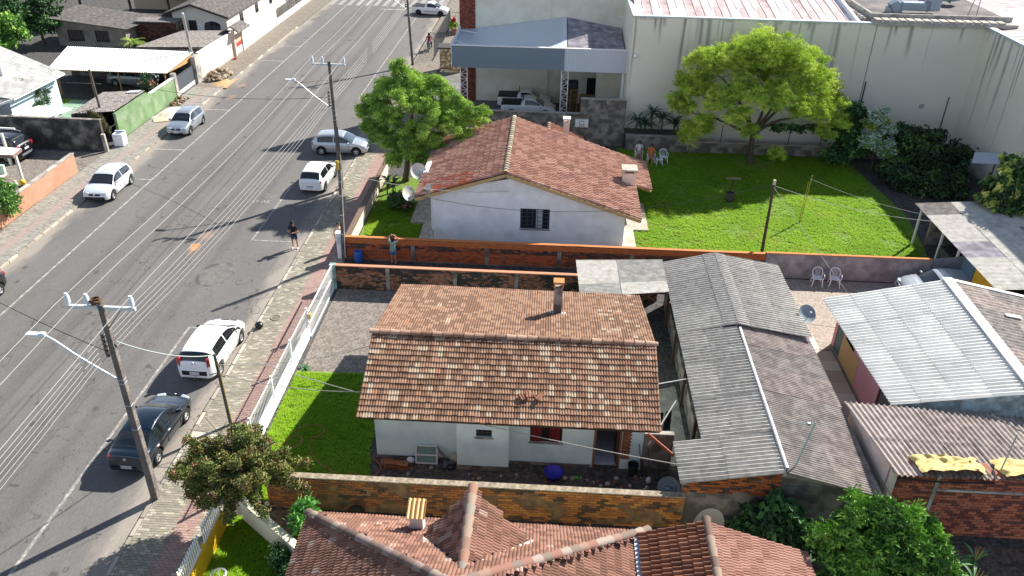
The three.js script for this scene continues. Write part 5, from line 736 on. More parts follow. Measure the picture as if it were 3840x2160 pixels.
car('white pickup with black bed cover parked against the dock wall', 'pickup', [-2.1, 0, -65.9], Math.PI / 2, pickup({ paint: paint('#dcdde0'), cover: true }));
car('white pickup with black bed cover parked beside the lattice dock column', 'pickup', [-1.7, 0, -63.9], Math.PI / 2, pickup({ paint: paint('#dcdde0'), cover: true }));

// ---------------------------------------------------------------- utility poles and wires
const porcelain = mat('#cfd6dc', 0.3);
function insulator(parent, x, y, z) { const g = [bar([x, y, z], [x, y + 0.12, z], 0.03)]; for (let i = 0; i < 5; i++) g.push(at(new THREE.CylinderGeometry(0.07, 0.085, 0.035, 12), x, y + 0.11 + i * 0.05, z)); g.push(at(new THREE.CylinderGeometry(0.045, 0.07, 0.07, 12), x, y + 0.38, z)); obj('insulator', g, porcelain, parent); }
function pole(label, base, top, arm, lampEnd, o = {}) {
  const t = thing('utility_pole', label, 'utility pole', [base[0], 0, base[2]], 'street utility poles'); const [bx, by, bz] = base, [tx, ty, tz] = top;
  const g = new THREE.CylinderGeometry(0.11, 0.175, 1, 4, 12); g.rotateY(Math.PI / 4); const d = V(tx - bx, ty - by, tz - bz); g.translate(0, 0.5, 0); const p = g.attributes.position; for (let i = 0; i < p.count; i++) { const y = p.getY(i); p.setXYZ(i, p.getX(i) + bx + d.x * y, by + d.y * y, p.getZ(i) + bz + d.z * y); } g.computeVertexNormals();
  obj('shaft', g, MT.poleConc, t);
  const on = y => { const k = (y - by) / (ty - by); return [mix(bx, tx, k), y, mix(bz, tz, k)]; };
  if (arm) {
    const [a, b, ay] = arm; obj('crossarm', [beam([a, ay, tz], [b, ay, tz], 0.1, 0.11)], mat('#c2c6c6', 0.7), t); obj('arm_brace', beam([tx + 0.05, ay - 0.75, tz], [tx + (b - tx) * 0.55, ay - 0.06, tz], 0.04, 0.04), steel, t);
    for (const x of [a + 0.06, mix(a, tx, 0.62), b - 0.08]) insulator(t, x, ay + 0.05, tz);
  }
  if (lampEnd) { const s = on(lampEnd[3]); const L = lampEnd; obj('lamp_arm', tube([[s[0], s[1], s[2]], [mix(s[0], L[0], 0.5), mix(s[1], L[1], 0.55), L[2]], [mix(s[0], L[0], 0.82), mix(s[1], L[1], 0.95), L[2]], [L[0] + 0.2, L[1], L[2]]], 0.038, 8, 24), mat('#c9ced2', 0.45, { metalness: 0.4 }), t); const h = obj('lamp_head', [at(rbox(0.5, 0.09, 0.22, 0.04, 3), L[0], L[1], L[2]), at(rbox(0.2, 0.14, 0.16, 0.04, 3), L[0] + 0.28, L[1] + 0.01, L[2])], mat('#d3d8dc', 0.45), t); obj('lamp_lens', at(rbox(0.36, 0.02, 0.18, 0.008), L[0], L[1] - 0.05, L[2]), mat('#eef0ee', 0.3), h); }
  for (const y of o.rack || []) { const s = on(y); obj('spool_insulator', [at(new THREE.CylinderGeometry(0.045, 0.045, 0.09, 10), s[0] - 0.24, y, s[2]), at(new THREE.CylinderGeometry(0.065, 0.065, 0.025, 10), s[0] - 0.24, y + 0.05, s[2]), at(new THREE.CylinderGeometry(0.065, 0.065, 0.025, 10), s[0] - 0.24, y - 0.05, s[2]), bar([s[0], y, s[2]], [s[0] - 0.24, y, s[2]], 0.015)], mat('#3e3a38', 0.6), t); }
  for (const y of o.bands || []) { const s = on(y); const w = mix(0.175, 0.11, y / ty) * 1.03; obj('steel_band', at(rbox(w * 1.45, 0.05, w * 1.45, 0.01), s[0], y, s[2]), steel, t); }
  return t;
}
const P1 = [-13.33, -0.02, -20.32], P1t = [-13.35, 8.06, -20.28], P2 = [-13.15, -0.02, -47.7], P2t = [-13.2, 8.2, -47.7], P3 = [-13.3, -0.02, -77.4];
const pl1 = pole('mossy concrete utility pole with bird nest beside the dark blue sedan', P1, P1t, [-14.42, -12.3, 7.95], [-15.8, 6.83, -20.3, 5.1], { rack: [6.9, 6.72, 6.54, 6.36, 6.18], bands: [5.1, 5.25, 4.2, 3.2] });
{ const g = []; for (let i = 0; i < 26; i++) { const a = i * 0.7, q = new THREE.TorusGeometry(0.13 + 0.03 * rnd(), 0.018, 4, 12, 2.5); q.rotateX(Math.PI / 2 + rr(-0.5, 0.5)); q.rotateY(a); q.translate(-13.5, 8.12 + rnd() * 0.12, -20.3); g.push(q); } tag(obj('bird_nest', g, mat('#5e4632', 1)), 'round brown bird nest on top of the utility pole crossarm', 'nest'); }
pole('concrete utility pole with bluish base behind the mossy service pole', P2, P2t, [-14.28, -12.25, 8.0], [-15.75, 7.0, -47.7, 5.2], { rack: [6.3, 6.1, 5.9, 5.7, 5.5], bands: [5.2, 4.9, 4.6] });
pole('farthest concrete utility pole beside the dock entrance pavement', P3, [-13.65, 8.6, -77.4], [-14.7, -12.6, 8.4], [-16.2, 6.9, -77.4, 5.0], { rack: [6.2, 6.0, 5.8, 5.6, 5.4], bands: [5, 4.5] });
{ // other, smaller posts
  const a = thing('service_pole', 'slim mossy service pole with yellow cap by the blue barrel', 'pole', [-10.82, 0, -38.3]); obj('shaft', bar([-10.82, 0, -38.3], [-10.58, 5.65, -38.3], 0.13, 0.09), MT.poleConc, a); obj('conduit', bar([-10.7, 0.2, -38.18], [-10.5, 5.2, -38.2], 0.025), mat('#c8c6be', 0.6), a); obj('pole_cap', at(rbox(0.16, 0.5, 0.12, 0.02), -10.66, 5.5, -38.2), mat('#b89a40', 0.7), a); obj('bracket', [bar([-10.7, 4.9, -38.3], [-10.4, 5.0, -38.2], 0.02), bar([-10.75, 5.1, -38.3], [-11.0, 5.15, -38.2], 0.02)], steel, a); for (const y of [1.6, 2.7, 3.8, 4.6]) obj('strap', at(new THREE.CylinderGeometry(0.135 - y * 0.007, 0.137 - y * 0.007, 0.03, 10), -10.82 + y * 0.0425, y, -38.3), offwhite, a);
  const b = thing('service_pole', 'short service pole with a cable box beside the white hatchback', 'pole', [-12.1, 0, -24.4]); obj('shaft', bar([-12.1, 0, -24.4], [-12.22, 3.35, -24.45], 0.07, 0.06), darkGrey, b); obj('conduit', bar([-12.02, 0.1, -24.36], [-12.13, 3.1, -24.4], 0.02), mat('#b8963c', 0.7), b); obj('cable_bracket', [bar([-12.22, 3.3, -24.45], [-12.6, 3.35, -24.45], 0.03), bar([-12.22, 2.5, -24.45], [-12.55, 2.4, -24.4], 0.02), bar([-12.22, 2.4, -24.45], [-11.95, 2.35, -24.4], 0.02)], blackPlastic, b);
  const c = thing('garden_pole', 'tall thin wooden pole standing at the end of the orange brick wall', 'pole', [11.7, 0, -39.2]); obj('shaft', bar([11.72, 0, -39.2], [11.66, 5.0, -39.25], 0.09, 0.07), darkWood, c); obj('pole_top', at(new THREE.CylinderGeometry(0.075, 0.075, 0.25, 10), 11.66, 5.05, -39.25), mat('#b0a890', 0.9), c);
  const d = thing('service_pole', 'old timber service pole inside the yard behind the green wall', 'pole', [-32.9, 0, -56.3]); obj('shaft', bar([-32.9, 0, -56.3], [-33.05, 4.7, -56.3], 0.1, 0.08), MT.poleConc, d); obj('cable_bracket', [bar([-33.05, 4.2, -56.3], [-32.7, 4.1, -56.2], 0.025), bar([-33.05, 3.9, -56.3], [-33.3, 3.8, -56.2], 0.025)], blackPlastic, d);
  const e = thing('service_pole', 'pale round concrete service pole beside the pinkish wall', 'pole', [-31.4, 0, -70.0]); obj('shaft', bar([-31.4, 0, -70.0], [-31.75, 5.7, -70.2], 0.15, 0.11, 12), MT.slabGrey, e); obj('pole_cap', at(new THREE.SphereGeometry(0.11, 8, 6), -31.75, 5.7, -70.2), offwhite, e);
  const f = thing('clothes_post', 'green metal clothes post with a leaning pole beside the mint house', 'post', [4.4, 0, -24.6]); obj('shaft', bar([4.15, 1.3, -22.95], [5.2, 2.25, -24.4], 0.025), offwhite, f); obj('hanger', bar([4.2, 1.95, -25.6], [5.9, 2.2, -25.9], 0.02), offwhite, f);
}
{
  const wm = mat('#a4a29c', 0.6), cm = mat('#2a2a2c', 0.7); let n = 0;
  const wire = (label, cat, pts, r, m, group) => tag(obj('power_line', tube(pts, r, 5, 40), m), label, cat, group);
  const sag = (a, b, d, n = 6) => { const o = []; for (let i = 0; i <= n; i++) { const k = i / n; o.push([mix(a[0], b[0], k), mix(a[1], b[1], k) - d * 4 * k * (1 - k), mix(a[2], b[2], k)]); } return o; };
  const prim = [[-14.36, 8.38], [-13.78, 8.38], [-12.38, 8.38]], prim2 = [[-14.22, 8.43], [-13.62, 8.43], [-12.33, 8.43]], prim3 = [[-14.64, 8.83], [-14.05, 8.83], [-12.68, 8.83]];
  for (let i = 0; i < 3; i++) { const A = [prim[i][0], prim[i][1], -20.3], B = [prim2[i][0], prim2[i][1], -47.7], C = [prim3[i][0], prim3[i][1], -77.4], Z0 = [prim[i][0] - 0.2, 8.3, 6]; const pts = [...sag(Z0, A, 0.25), ...sag(A, B, 0.3).slice(1), ...sag(B, C, 0.3).slice(1), ...sag(C, [C[0] + 0.1, 9.2, -108], 0.3).slice(1)]; wire('bare power line strung over the insulators of the crossarms', 'wire', pts, 0.0095, wm, 'bare power lines on the pole crossarms'); }
  for (let i = 0; i < 5; i++) { const y = 6.9 - i * 0.18, A = [-13.58, y, -20.3], B = [-13.4, 6.3 - i * 0.2, -47.7], C = [-13.75, 6.2 - i * 0.2, -77.4]; wire('bare secondary line on the side rack of the utility poles', 'wire', [...sag([-13.7, y, 6], A, 0.25), ...sag(A, B, 0.25 + 0.04 * i).slice(1), ...sag(B, C, 0.3).slice(1), ...sag(C, [-13.5, 6.4 - i * 0.2, -108], 0.3).slice(1)], 0.008, wm, 'secondary lines on the side racks'); }
  wire('pale twisted service cable from the nest pole to the short service pole', 'cable', sag([-13.2, 6.7, -20.3], [-12.3, 3.3, -24.45], 0.25), 0.02, mat('#a6b0a8', 0.7));
  wire('pale service cable from the short service pole to the mint house eave', 'cable', sag([-12.15, 2.5, -24.4], [-6.4, 2.6, -23.6], 0.25), 0.016, wm);
  wire('pale service cable from the short pole over the lawn to the mint house roof', 'cable', sag([-12.15, 2.9, -24.4], [-6.45, 2.7, -26.6], 0.3), 0.016, wm);
  wire('dark telephone cable crossing the road from the nest pole', 'cable', sag([-13.4, 6.2, -20.3], [-33, 4.4, -33], 0.5), 0.014, cm);
  wire('dark cable crossing the road to the yard service pole', 'cable', sag([-13.5, 6.0, -47.7], [-33.05, 4.3, -56.3], 0.7), 0.014, cm);
  wire('dashed pale cable strung past the mint wall under the eave', 'cable', sag([-10.7, 3.2, -24.3], [5.3, 2.1, -21.0], 0.35), 0.016, wm);
  wire('pale cable from the service pole across to the white gabled house', 'cable', sag([-10.6, 5.1, -38.3], [-2, 3.3, -40.8], 0.4), 0.014, wm);
  wire('dark cable along the front of the white gabled house', 'cable', sag([-6.8, 3.0, -40.3], [11.66, 4.9, -39.3], 1.2), 0.012, cm);
  wire('white guy wire from the tall garden pole to the yard', 'cable', sag([11.66, 4.8, -39.2], [15.5, 0.6, -34], 0.05), 0.012, wm);
  wire('white clothes line from the tall garden pole over the lawn', 'cable', sag([11.66, 4.85, -39.3], [21.1, 2.4, -41], 0.3), 0.012, wm);
  wire('clothes line from the lawn pole to the lean-to post', 'cable', sag([15.55, 2.8, -45.45], [21.2, 2.3, -42], 0.2), 0.009, wm);
}
// ---------------------------------------------------------------- trees and plants
function leafMat(t = 0.3) { return new THREE.MeshPhysicalMaterial({ roughness: 0.75, side: THREE.DoubleSide, transmission: t, thickness: 0 }); }
function sprig(n, len, wid, spread, droop, sd) { // n pointed leaves on a short twig, bent at the middle
  let s0 = seed; seed = sd; const pos = [], nor = [];
  for (let i = 0; i < n; i++) {
    const a = rnd() * 6.283, b = rr(-0.6, 1) , dir = V(Math.cos(a) * Math.cos(b), Math.sin(b) - droop, Math.sin(a) * Math.cos(b)).normalize(), o = V(rr(-1, 1), rr(-1, 1), rr(-1, 1)).multiplyScalar(spread), sd2 = V(rr(-1, 1), rr(-0.4, 0.4), rr(-1, 1)).cross(dir).normalize(), l = len * rr(0.7, 1.25), w = wid * rr(0.8, 1.2);
    const up = dir.clone().cross(sd2).normalize(); if (up.y < 0) up.negate(); const p0 = o, p1 = o.clone().addScaledVector(dir, l * 0.5).addScaledVector(sd2, w).addScaledVector(up, w * 0.3), p2 = o.clone().addScaledVector(dir, l).addScaledVector(V(0, -1, 0), l * 0.15), p3 = o.clone().addScaledVector(dir, l * 0.5).addScaledVector(sd2, -w).addScaledVector(up, w * 0.3);
    for (const p of [p0, p1, p2, p0, p2, p3]) pos.push(p.x, p.y, p.z);
  }
  seed = s0; const g = new THREE.BufferGeometry(); g.setAttribute('position', new THREE.Float32BufferAttribute(pos, 3)); g.computeVertexNormals(); return prep(g);
}
function crown(parent, name, geo, m, clumps, dens, pal, o = {}) {
  const l = [], off = ORG.get(parent) || V(0, 0, 0);
  for (const c of clumps) {
    const [x, y, z, rx, ry = rx, rz = rx] = c, n = Math.round(dens * (rx * ry + ry * rz + rx * rz) / 3 * 4), R = (rx + ry + rz) / 3;
    const np = o.puffs === 0 ? 1 : Math.max(3, Math.round((o.puffs || 9) * Math.sqrt(R) * 1.5)), pr = np === 1 ? 1 : (o.pr || 0.42);
    for (let q = 0; q < np; q++) {
      const a0 = rnd() * 6.283, u0 = rr(-0.7, 1), s0 = Math.sqrt(1 - u0 * u0), k0 = np === 1 ? 0 : rr(0.35, 0.95), px = x + rx * k0 * s0 * Math.cos(a0), py = y + ry * k0 * u0, pz = z + rz * k0 * s0 * Math.sin(a0), sc = pr * rr(0.7, 1.25), tone = rr(-0.38, 0.38);
      for (let i = 0; i < n / np; i++) {
        const a = rnd() * 6.283, u = rr(-0.8, 1), r = Math.pow(rnd(), 0.5) * rr(0.85, 1.15), w = Math.sqrt(1 - u * u);
        const p = V(px + rx * sc * r * w * Math.cos(a), py + ry * sc * r * u * 0.85, pz + rz * sc * r * w * Math.sin(a)); if (o.droop) p.y -= o.droop * rnd() * rnd() * (1 - u) * ry * 0.6; if (p.y < 0.05) continue;
        l.push([p, tone]);
      }
    }
  }
  const im = new THREE.InstancedMesh(geo, m, l.length), M = new THREE.Matrix4(), Q = new THREE.Quaternion(), E = new THREE.Euler(), C = new THREE.Color();
  l.forEach(([p, tone], i) => { E.set(rr(-0.5, 0.5), rnd() * 6.283, rr(-0.5, 0.5)); const s = rr(0.7, 1.25) * (o.size || 1); M.compose(p.clone().sub(off), Q.setFromEuler(E), V(s, s, s)); im.setMatrixAt(i, M); C.set(pal[Math.floor(clamp(0.5 + tone + rr(-0.35, 0.35), 0, 0.999) * pal.length)]); im.setColorAt(i, C); });
  im.name = name; im.userData.kind = 'stuff'; im.castShadow = im.receiveShadow = true; parent.add(im); return im;
}
function limbs(parent, base, fork, ends, r0, wiggle = 0.3) {
  const g = [tube([base, [mix(base[0], fork[0], 0.4) + rr(-0.1, 0.1), mix(base[1], fork[1], 0.45), mix(base[2], fork[2], 0.4)], fork], r0, 8, 10)], pr = [];
  const tr = obj('trunk', [bar([base[0], base[1] - 0.1, base[2]], [mix(base[0], fork[0], 0.25), mix(base[1], fork[1], 0.25), mix(base[2], fork[2], 0.25)], r0 * 1.35, r0 * 1.02), ...g], MT.bark, parent);
  for (const e of ends) { const m1 = [mix(fork[0], e[0], 0.35) + rr(-wiggle, wiggle), mix(fork[1], e[1], 0.55), mix(fork[2], e[2], 0.35) + rr(-wiggle, wiggle)], m2 = [mix(fork[0], e[0], 0.7) + rr(-wiggle, wiggle), mix(fork[1], e[1], 0.85), mix(fork[2], e[2], 0.7)]; const c = new THREE.CatmullRomCurve3([fork, m1, m2, e].map(p => V(...p))), gs = []; const N = 7; for (let i = 0; i < N; i++) { const a = c.getPoint(i / N), b = c.getPoint((i + 1) / N); gs.push(bar(a.toArray(), b.toArray(), r0 * 0.6 * (1 - i / N * 0.85), r0 * 0.6 * (1 - (i + 1) / N * 0.85) + 0.006, 6)); if (i > 2) { const q = [b.x + rr(-0.9, 0.9), b.y + rr(0, 0.7), b.z + rr(-0.9, 0.9)]; gs.push(bar(b.toArray(), q, r0 * 0.2, 0.008, 5)); } } obj('limb', gs, MT.bark, parent); }
}
const leafFine = sprig(16, 0.2, 0.026, 0.13, 0.5, 11), leafRound = sprig(12, 0.17, 0.05, 0.13, 0.0, 12), leafTiny = sprig(16, 0.11, 0.024, 0.1, -0.3, 13), leafBig = sprig(7, 0.34, 0.09, 0.1, 0.1, 14), leafWide = sprig(9, 0.26, 0.085, 0.14, 0.1, 15);
function tree(name, label, cat, base, fork, ends, r0, geo, m, clumps, dens, pal, o = {}) { const t = thing(name, label, cat, base, o.group); if (fork) limbs(t, base, fork, ends, r0, o.wig); crown(t, 'crown', geo, m, clumps, dens, pal, o); return t; }
const YG = ['#829c28', '#96b030', '#a8c238', '#b6d042', '#c4da52', '#d2e266'], MG = ['#648828', '#769c2e', '#88ae34', '#9abe40', '#acce50', '#bcd862'], DG = ['#1e3c1c', '#264a22', '#305628', '#3c6430', '#4a743a', '#5a8446'], BG = ['#386220', '#467422', '#568628', '#689830', '#7cac3c', '#92bc4a'];
// big light green tree on the lawn
{
  const cl = [], R = (x, y, z, r, f = 0.7) => cl.push([x, y, z, r, r * f, r]);
  R(14.2, 8.0, -55.0, 2.3, 0.62); R(12.0, 7.4, -55.2, 1.6); R(10.4, 7.0, -55.6, 1.5); R(16.4, 7.2, -54.6, 1.7); R(17.8, 6.0, -54.8, 1.5); R(18.9, 4.8, -54.6, 1.3); R(9.6, 5.5, -55.4, 1.4); R(9.2, 4.2, -55.0, 1.1); R(15.6, 5.6, -53.0, 1.6); R(13.0, 5.9, -53.0, 1.5); R(11.3, 5.2, -53.4, 1.3); R(17.2, 4.6, -53.4, 1.2); R(12.3, 4.2, -52.6, 1.0); R(19.6, 3.6, -54.2, 0.8); R(14.7, 6.6, -57, 1.7); R(10.4, 3.0, -54.2, 0.9, 1.1); R(9.7, 2.2, -54.6, 0.7, 1.3); R(13.6, 3.1, -52.9, 0.7); R(15.7, 1.5, -53.3, 0.5, 0.9); R(18.6, 3.0, -53.4, 0.6, 1);
  tree('shade_tree', 'large lime green spreading tree on the lawn before the warehouse', 'tree', [14.4, 0, -54.9], [14.2, 2.1, -54.9], [[14.2, 7.2, -55], [10.6, 6.4, -55.4], [17.4, 5.6, -54.6], [12.4, 5.0, -53.2], [18.6, 3.9, -54.2], [9.8, 3.5, -54.8], [15.5, 5.3, -53.2]], 0.2, leafFine, leafMat(0.45), cl, 92, YG, { droop: 0.9, wig: 0.5, puffs: 14, pr: 0.36, size: 0.9 });
}
// green tree by the street
{
  const cl = [], R = (x, y, z, r, f = 0.8) => cl.push([x, y, z, r, r * f, r]);
  for (const [x, y, z, r] of [[-8.9, 7.0, -49, 1.1], [-7.6, 6.7, -49.3, 1], [-10, 6.2, -49, 1], [-8.7, 6, -48, 1.1], [-10.9, 5.2, -48.8, 0.9], [-9.8, 4.9, -47.9, 1], [-7.4, 5.5, -48.2, 1.1], [-6.2, 5.7, -49, 0.9], [-5.2, 5.2, -48.8, 0.9], [-4.6, 4.6, -48.7, 0.7], [-6, 4.5, -48.2, 1], [-8.2, 4.3, -47.4, 1], [-11.2, 4, -48.6, 0.8], [-10.2, 3.6, -47.8, 0.9], [-8.9, 3.2, -47.4, 0.9], [-7.3, 3.4, -47.7, 0.9], [-5.3, 3.7, -48.4, 0.7], [-9.6, 2.4, -47.6, 0.7], [-7.9, 2.3, -47.6, 0.7], [-8.8, 5.6, -50.3, 1.3], [-11.5, 4.9, -49, 0.6], [-4.1, 5.1, -49, 0.5], [-9.4, 7.6, -49.2, 0.6], [-6.7, 6.5, -49, 0.6]]) R(x, y, z, r * 1.02, 0.78);
  tree('street_tree', 'dense mid green tree between the white gabled house and the pavement', 'tree', [-9.3, 0, -49.4], [-9.0, 2.2, -49.2], [[-8.4, 6.4, -49], [-10.4, 5, -48.9], [-6.2, 5.2, -48.9], [-8.4, 4.4, -47.8]], 0.2, leafFine, leafMat(0.45), cl, 88, MG, { droop: 0.8, puffs: 13, pr: 0.32, size: 0.95 });
}
// flowering shrub over the pavement corner
{
  const c = thing('flowering_shrub', 'bronze green crape myrtle shrub with pink blossom over the yellow wall', 'shrub', [-10.4, 0, -19.6]); limbs(c, [-10.3, 0, -19.7], [-10.1, 1.0, -19.6], [[-11.2, 2.4, -19.2], [-9.0, 3.2, -19.4], [-10, 3.7, -19.6], [-8.6, 2.4, -19.2], [-10.6, 3, -20]], 0.08, 0.2);
  const cl = []; for (let i = 0; i < 64; i++) { const a = i * 2.4, up = rr(-0.35, 1.25), L = rr(1.15, 1.75), o0 = V(-9.8 + rr(-0.35, 0.45), 2.35, -19.35 + rr(-0.3, 0.3)), d = V(Math.cos(a) * Math.cos(up) * 1.15, Math.sin(up) * 0.85, Math.sin(a) * Math.cos(up)); for (let k = 0; k < 5; k++) { const s = 0.3 + 0.17 * k, q = o0.clone().addScaledVector(d, L * s); cl.push([q.x, q.y - 0.12 * s * s, q.z, 0.26 - 0.03 * k, 0.2 - 0.02 * k, 0.26 - 0.03 * k]); } }
  crown(c, 'crown', leafTiny, leafMat(0.25), cl, 230, ['#667a2c', '#748432', '#828a38', '#7c6e34', '#8a7a3e', '#5c702a', '#6c5c2e', '#566c26'], { puffs: 0 });
  const fl = sprig(10, 0.06, 0.03, 0.05, -0.2, 19); crown(c, 'blossom', fl, mat('#d08a94', 0.8, { side: THREE.DoubleSide }), cl.filter((q, i) => i % 5 > 2 && i % 3 === 0).map(q => [q[0], q[1] + 0.06, q[2], q[3] * 0.8, q[4] * 0.9]), 60, ['#ffffff', '#ffd8dc', '#f2b8c0'], { puffs: 0 });
}
// leafy bush bottom right
tree('citrus_tree', 'rounded glossy green bush standing before the red brick shed', 'tree', [11.0, 0, -18.4], [10.9, 1.0, -18.4], [[10, 3, -18], [11.8, 2.8, -18.2], [10.8, 3.6, -18.4]], 0.1, leafRound, leafMat(0.15), [[10.2, 3.2, -17.8, 1.15], [11.3, 3.0, -17.7, 1.1], [9.4, 2.6, -17.6, 0.95], [11.9, 2.2, -17.6, 0.9], [10.4, 2.2, -17.1, 1.2], [11.2, 1.6, -17.1, 1.0], [9.5, 1.6, -17.2, 0.9], [12.1, 1.2, -17.4, 0.7]].map(c => [c[0], c[1] - 0.2, c[2], c[3]]), 120, BG, { puffs: 12, pr: 0.34 });
tree('climbing_shrub', 'dark leafy shrub climbing the ochre rendered gable of the long shed', 'shrub', [7.6, 0, -19.6], null, null, 0, leafWide, leafMat(0.1), [[7.6, 0.9, -19.6, 0.8, 0.8, 0.5], [8.3, 1.4, -19.9, 0.6, 0.6, 0.4], [7.0, 0.7, -19.4, 0.6], [8.8, 0.7, -19.4, 0.6], [6.6, 0.4, -19.2, 0.4]], 42, DG);
// dark mass of shrubs at the corner of the warehouse
const HG = 'shrubs massed in the warehouse corner';
tree('corner_shrub', 'dark narrow shrub with big leaves against the warehouse wall', 'shrub', [21.0, 0, -55.6], [21, 1, -55.6], [[21, 3, -55.6]], 0.09, leafWide, leafMat(0.1), [[21.0, 3.2, -55.8, 0.9, 0.9], [20.7, 2.2, -55.6, 0.9, 0.9], [21.2, 1.2, -55.3, 1.0, 0.9], [20.4, 0.6, -55.2, 0.9, 0.7]], 42, DG, { group: HG });
tree('silver_tree', 'slender silver leaved tree rising out of the dark shrubs', 'tree', [22.6, 0, -54.4], [22.5, 1.2, -54.4], [[22.3, 3.6, -54.4]], 0.08, leafRound, leafMat(0.1), [[22.2, 3.5, -54.4, 0.75, 0.9], [22.6, 2.6, -54.2, 0.9, 0.9], [22.9, 1.6, -53.9, 0.85, 0.8], [22.0, 2.0, -54.2, 0.7, 0.8]], 66, ['#a8bcae', '#8ea898', '#5a7a58', '#c4d2c8', '#6e8c50', '#92aa3c'], { group: HG });
tree('corner_shrub', 'broad dark mound of creeping shrub below the warehouse corner', 'shrub', [25.2, 0, -53], null, null, 0, leafWide, leafMat(0.1), [[24.8, 1.9, -54.4, 1.6, 1.2], [26.5, 1.9, -54.6, 1.5, 1.1], [25.2, 1.0, -52.8, 1.8, 1.1], [23.4, 0.8, -52.4, 1.2, 0.9], [26.8, 0.9, -52.4, 1.4, 1.0], [25.2, 0.6, -50.9, 1.4, 0.8], [23.6, 0.6, -51.2, 0.9, 0.7], [27.9, 1.3, -53.2, 1.1, 1.1], [26.6, 0.5, -50.4, 1.1, 0.7], [24.0, 2.2, -55.4, 1.0, 0.9]], 40, ['#20381f', '#284426', '#1a301b', '#304e2a', '#3a5a2e', '#4c6c2a'], { group: HG });
tree('edge_tree', 'dark glossy tree with yellow tipped leaves over the grey lean-to', 'tree', [26.6, 0, -43.2], [26.5, 1.5, -43.2], [[26, 4, -43], [27.4, 4.2, -43]], 0.16, leafBig, leafMat(0.1), [[26.2, 4.6, -43.2, 1.4, 1.1], [27.4, 4.2, -42.9, 1.5, 1.3], [25.4, 3.7, -43.0, 1.2, 1.0], [26.4, 3.2, -42, 1.5, 1.1], [25.0, 2.9, -42.6, 0.9, 0.8], [27.6, 2.6, -41.6, 1.4, 1.1]], 44, ['#2e4a22', '#3a5a2a', '#274020', '#4c6e30', '#8a9c40', '#b0b658']);
tree('wall_vine', 'thin vine trained along the wire on the garden wall', 'vine', [17.6, 0.8, -56.6], null, null, 0, leafWide, leafMat(0.1), [[16.4, 2.1, -56.6, 0.5, 0.14, 0.16], [17.6, 2.05, -56.6, 0.7, 0.16, 0.16], [18.9, 2.15, -56.6, 0.7, 0.16, 0.18], [20.0, 2.1, -56.6, 0.5, 0.25, 0.2], [19.6, 1.6, -56.6, 0.2, 0.4, 0.15]], 90, DG);
// strap leaved plants
function strapPlant(name, label, cat, [x, y, z], n, len, wid, pal, group, stem) {
  const t = thing(name, label, cat, [x, y, z], group, true), mats = pal.map(c => mat(c, 0.7, { side: THREE.DoubleSide }));
  if (stem) obj('stem', bar([0, 0, 0], [0, stem, 0], 0.05, 0.04), MT.bark, t);
  const by = mats.map(() => []);
  for (let i = 0; i < n; i++) { const a = rnd() * 6.283, up = rr(0.3, 1.2), l = len * rr(0.7, 1.1), pos = [], idx = [], N = 6; for (let k = 0; k <= N; k++) { const s = k / N, r = l * s * Math.cos(up) * (0.6 + 0.4 * s) + 0.02, yy = (stem || 0) * rr(1, 1) + l * (Math.sin(up) * s - 0.62 * s * s * (1.25 - 0.5 * Math.sin(up))), w = wid * Math.sin(Math.PI * (0.12 + 0.86 * s)); for (const q of [-1, 0, 1]) pos.push(Math.cos(a) * r - Math.sin(a) * w * q, yy + (q ? 0.015 : 0), Math.sin(a) * r + Math.cos(a) * w * q); } for (let k = 0; k < N; k++) for (const q of [0, 1]) { const b = k * 3 + q; idx.push(b, b + 1, b + 4, b, b + 4, b + 3); } const g = new THREE.BufferGeometry(); g.setAttribute('position', new THREE.Float32BufferAttribute(pos, 3)); g.setIndex(idx); g.computeVertexNormals(); obj('leaf', g, mats[i % mats.length], t); }
  return t;
}
for (const [i, q] of [[6.4, 0.9], [7.4, 1.5], [8.2, 1.1], [9.1, 0.8], [7.0, 0.6]].entries()) strapPlant('yucca', 'spiky yucca in the raised bed by the warehouse wall', 'plant', [q[0], 1.05, -57.4 + (i % 2) * 0.35], 34, 1.5, 0.06, ['#2c4a34', '#35573c', '#23402c'], 'yuccas in the raised bed', q[1]);
{ const p = strapPlant('palm', 'feathery palm behind the white carport', 'palm', [-41.4, 0, -79.2], 1, 0.2, 0.02, ['#6a8a2c'], undefined, 0.7); const fr = []; for (let i = 0; i < 18; i++) { const a = i * 2.4, up = 0.35 + (i % 5) * 0.2, l = rr(1.2, 1.7), pos = []; const pt = s => V(Math.cos(a) * l * s * Math.cos(up * (1 - s * 0.4)), 0.75 + l * (Math.sin(up) * s - 0.5 * s * s), Math.sin(a) * l * s * Math.cos(up * (1 - s * 0.4))); for (let k = 1; k < 14; k++) { const s = k / 14, c = pt(s), tx = V(-Math.sin(a), -0.35, Math.cos(a)), d = pt(s + 0.04).sub(c).multiplyScalar(2.2); for (const e of [-1, 1]) { const tip = c.clone().addScaledVector(tx.clone().setY(-0.3), 0).add(V(-Math.sin(a) * e * 0.3 * Math.sin(Math.PI * s * 0.9 + 0.25), -0.1, Math.cos(a) * e * 0.3 * Math.sin(Math.PI * s * 0.9 + 0.25))).add(d); pos.push(c.x, c.y, c.z, c.x + d.x * 0.6, c.y + d.y * 0.6, c.z + d.z * 0.6, tip.x, tip.y, tip.z); } } const g = new THREE.BufferGeometry(); g.setAttribute('position', new THREE.Float32BufferAttribute(pos, 3)); g.computeVertexNormals(); obj('frond', g, mat(i % 3 ? '#7a9630' : '#98a83c', 0.75, { side: THREE.DoubleSide }), p); } }
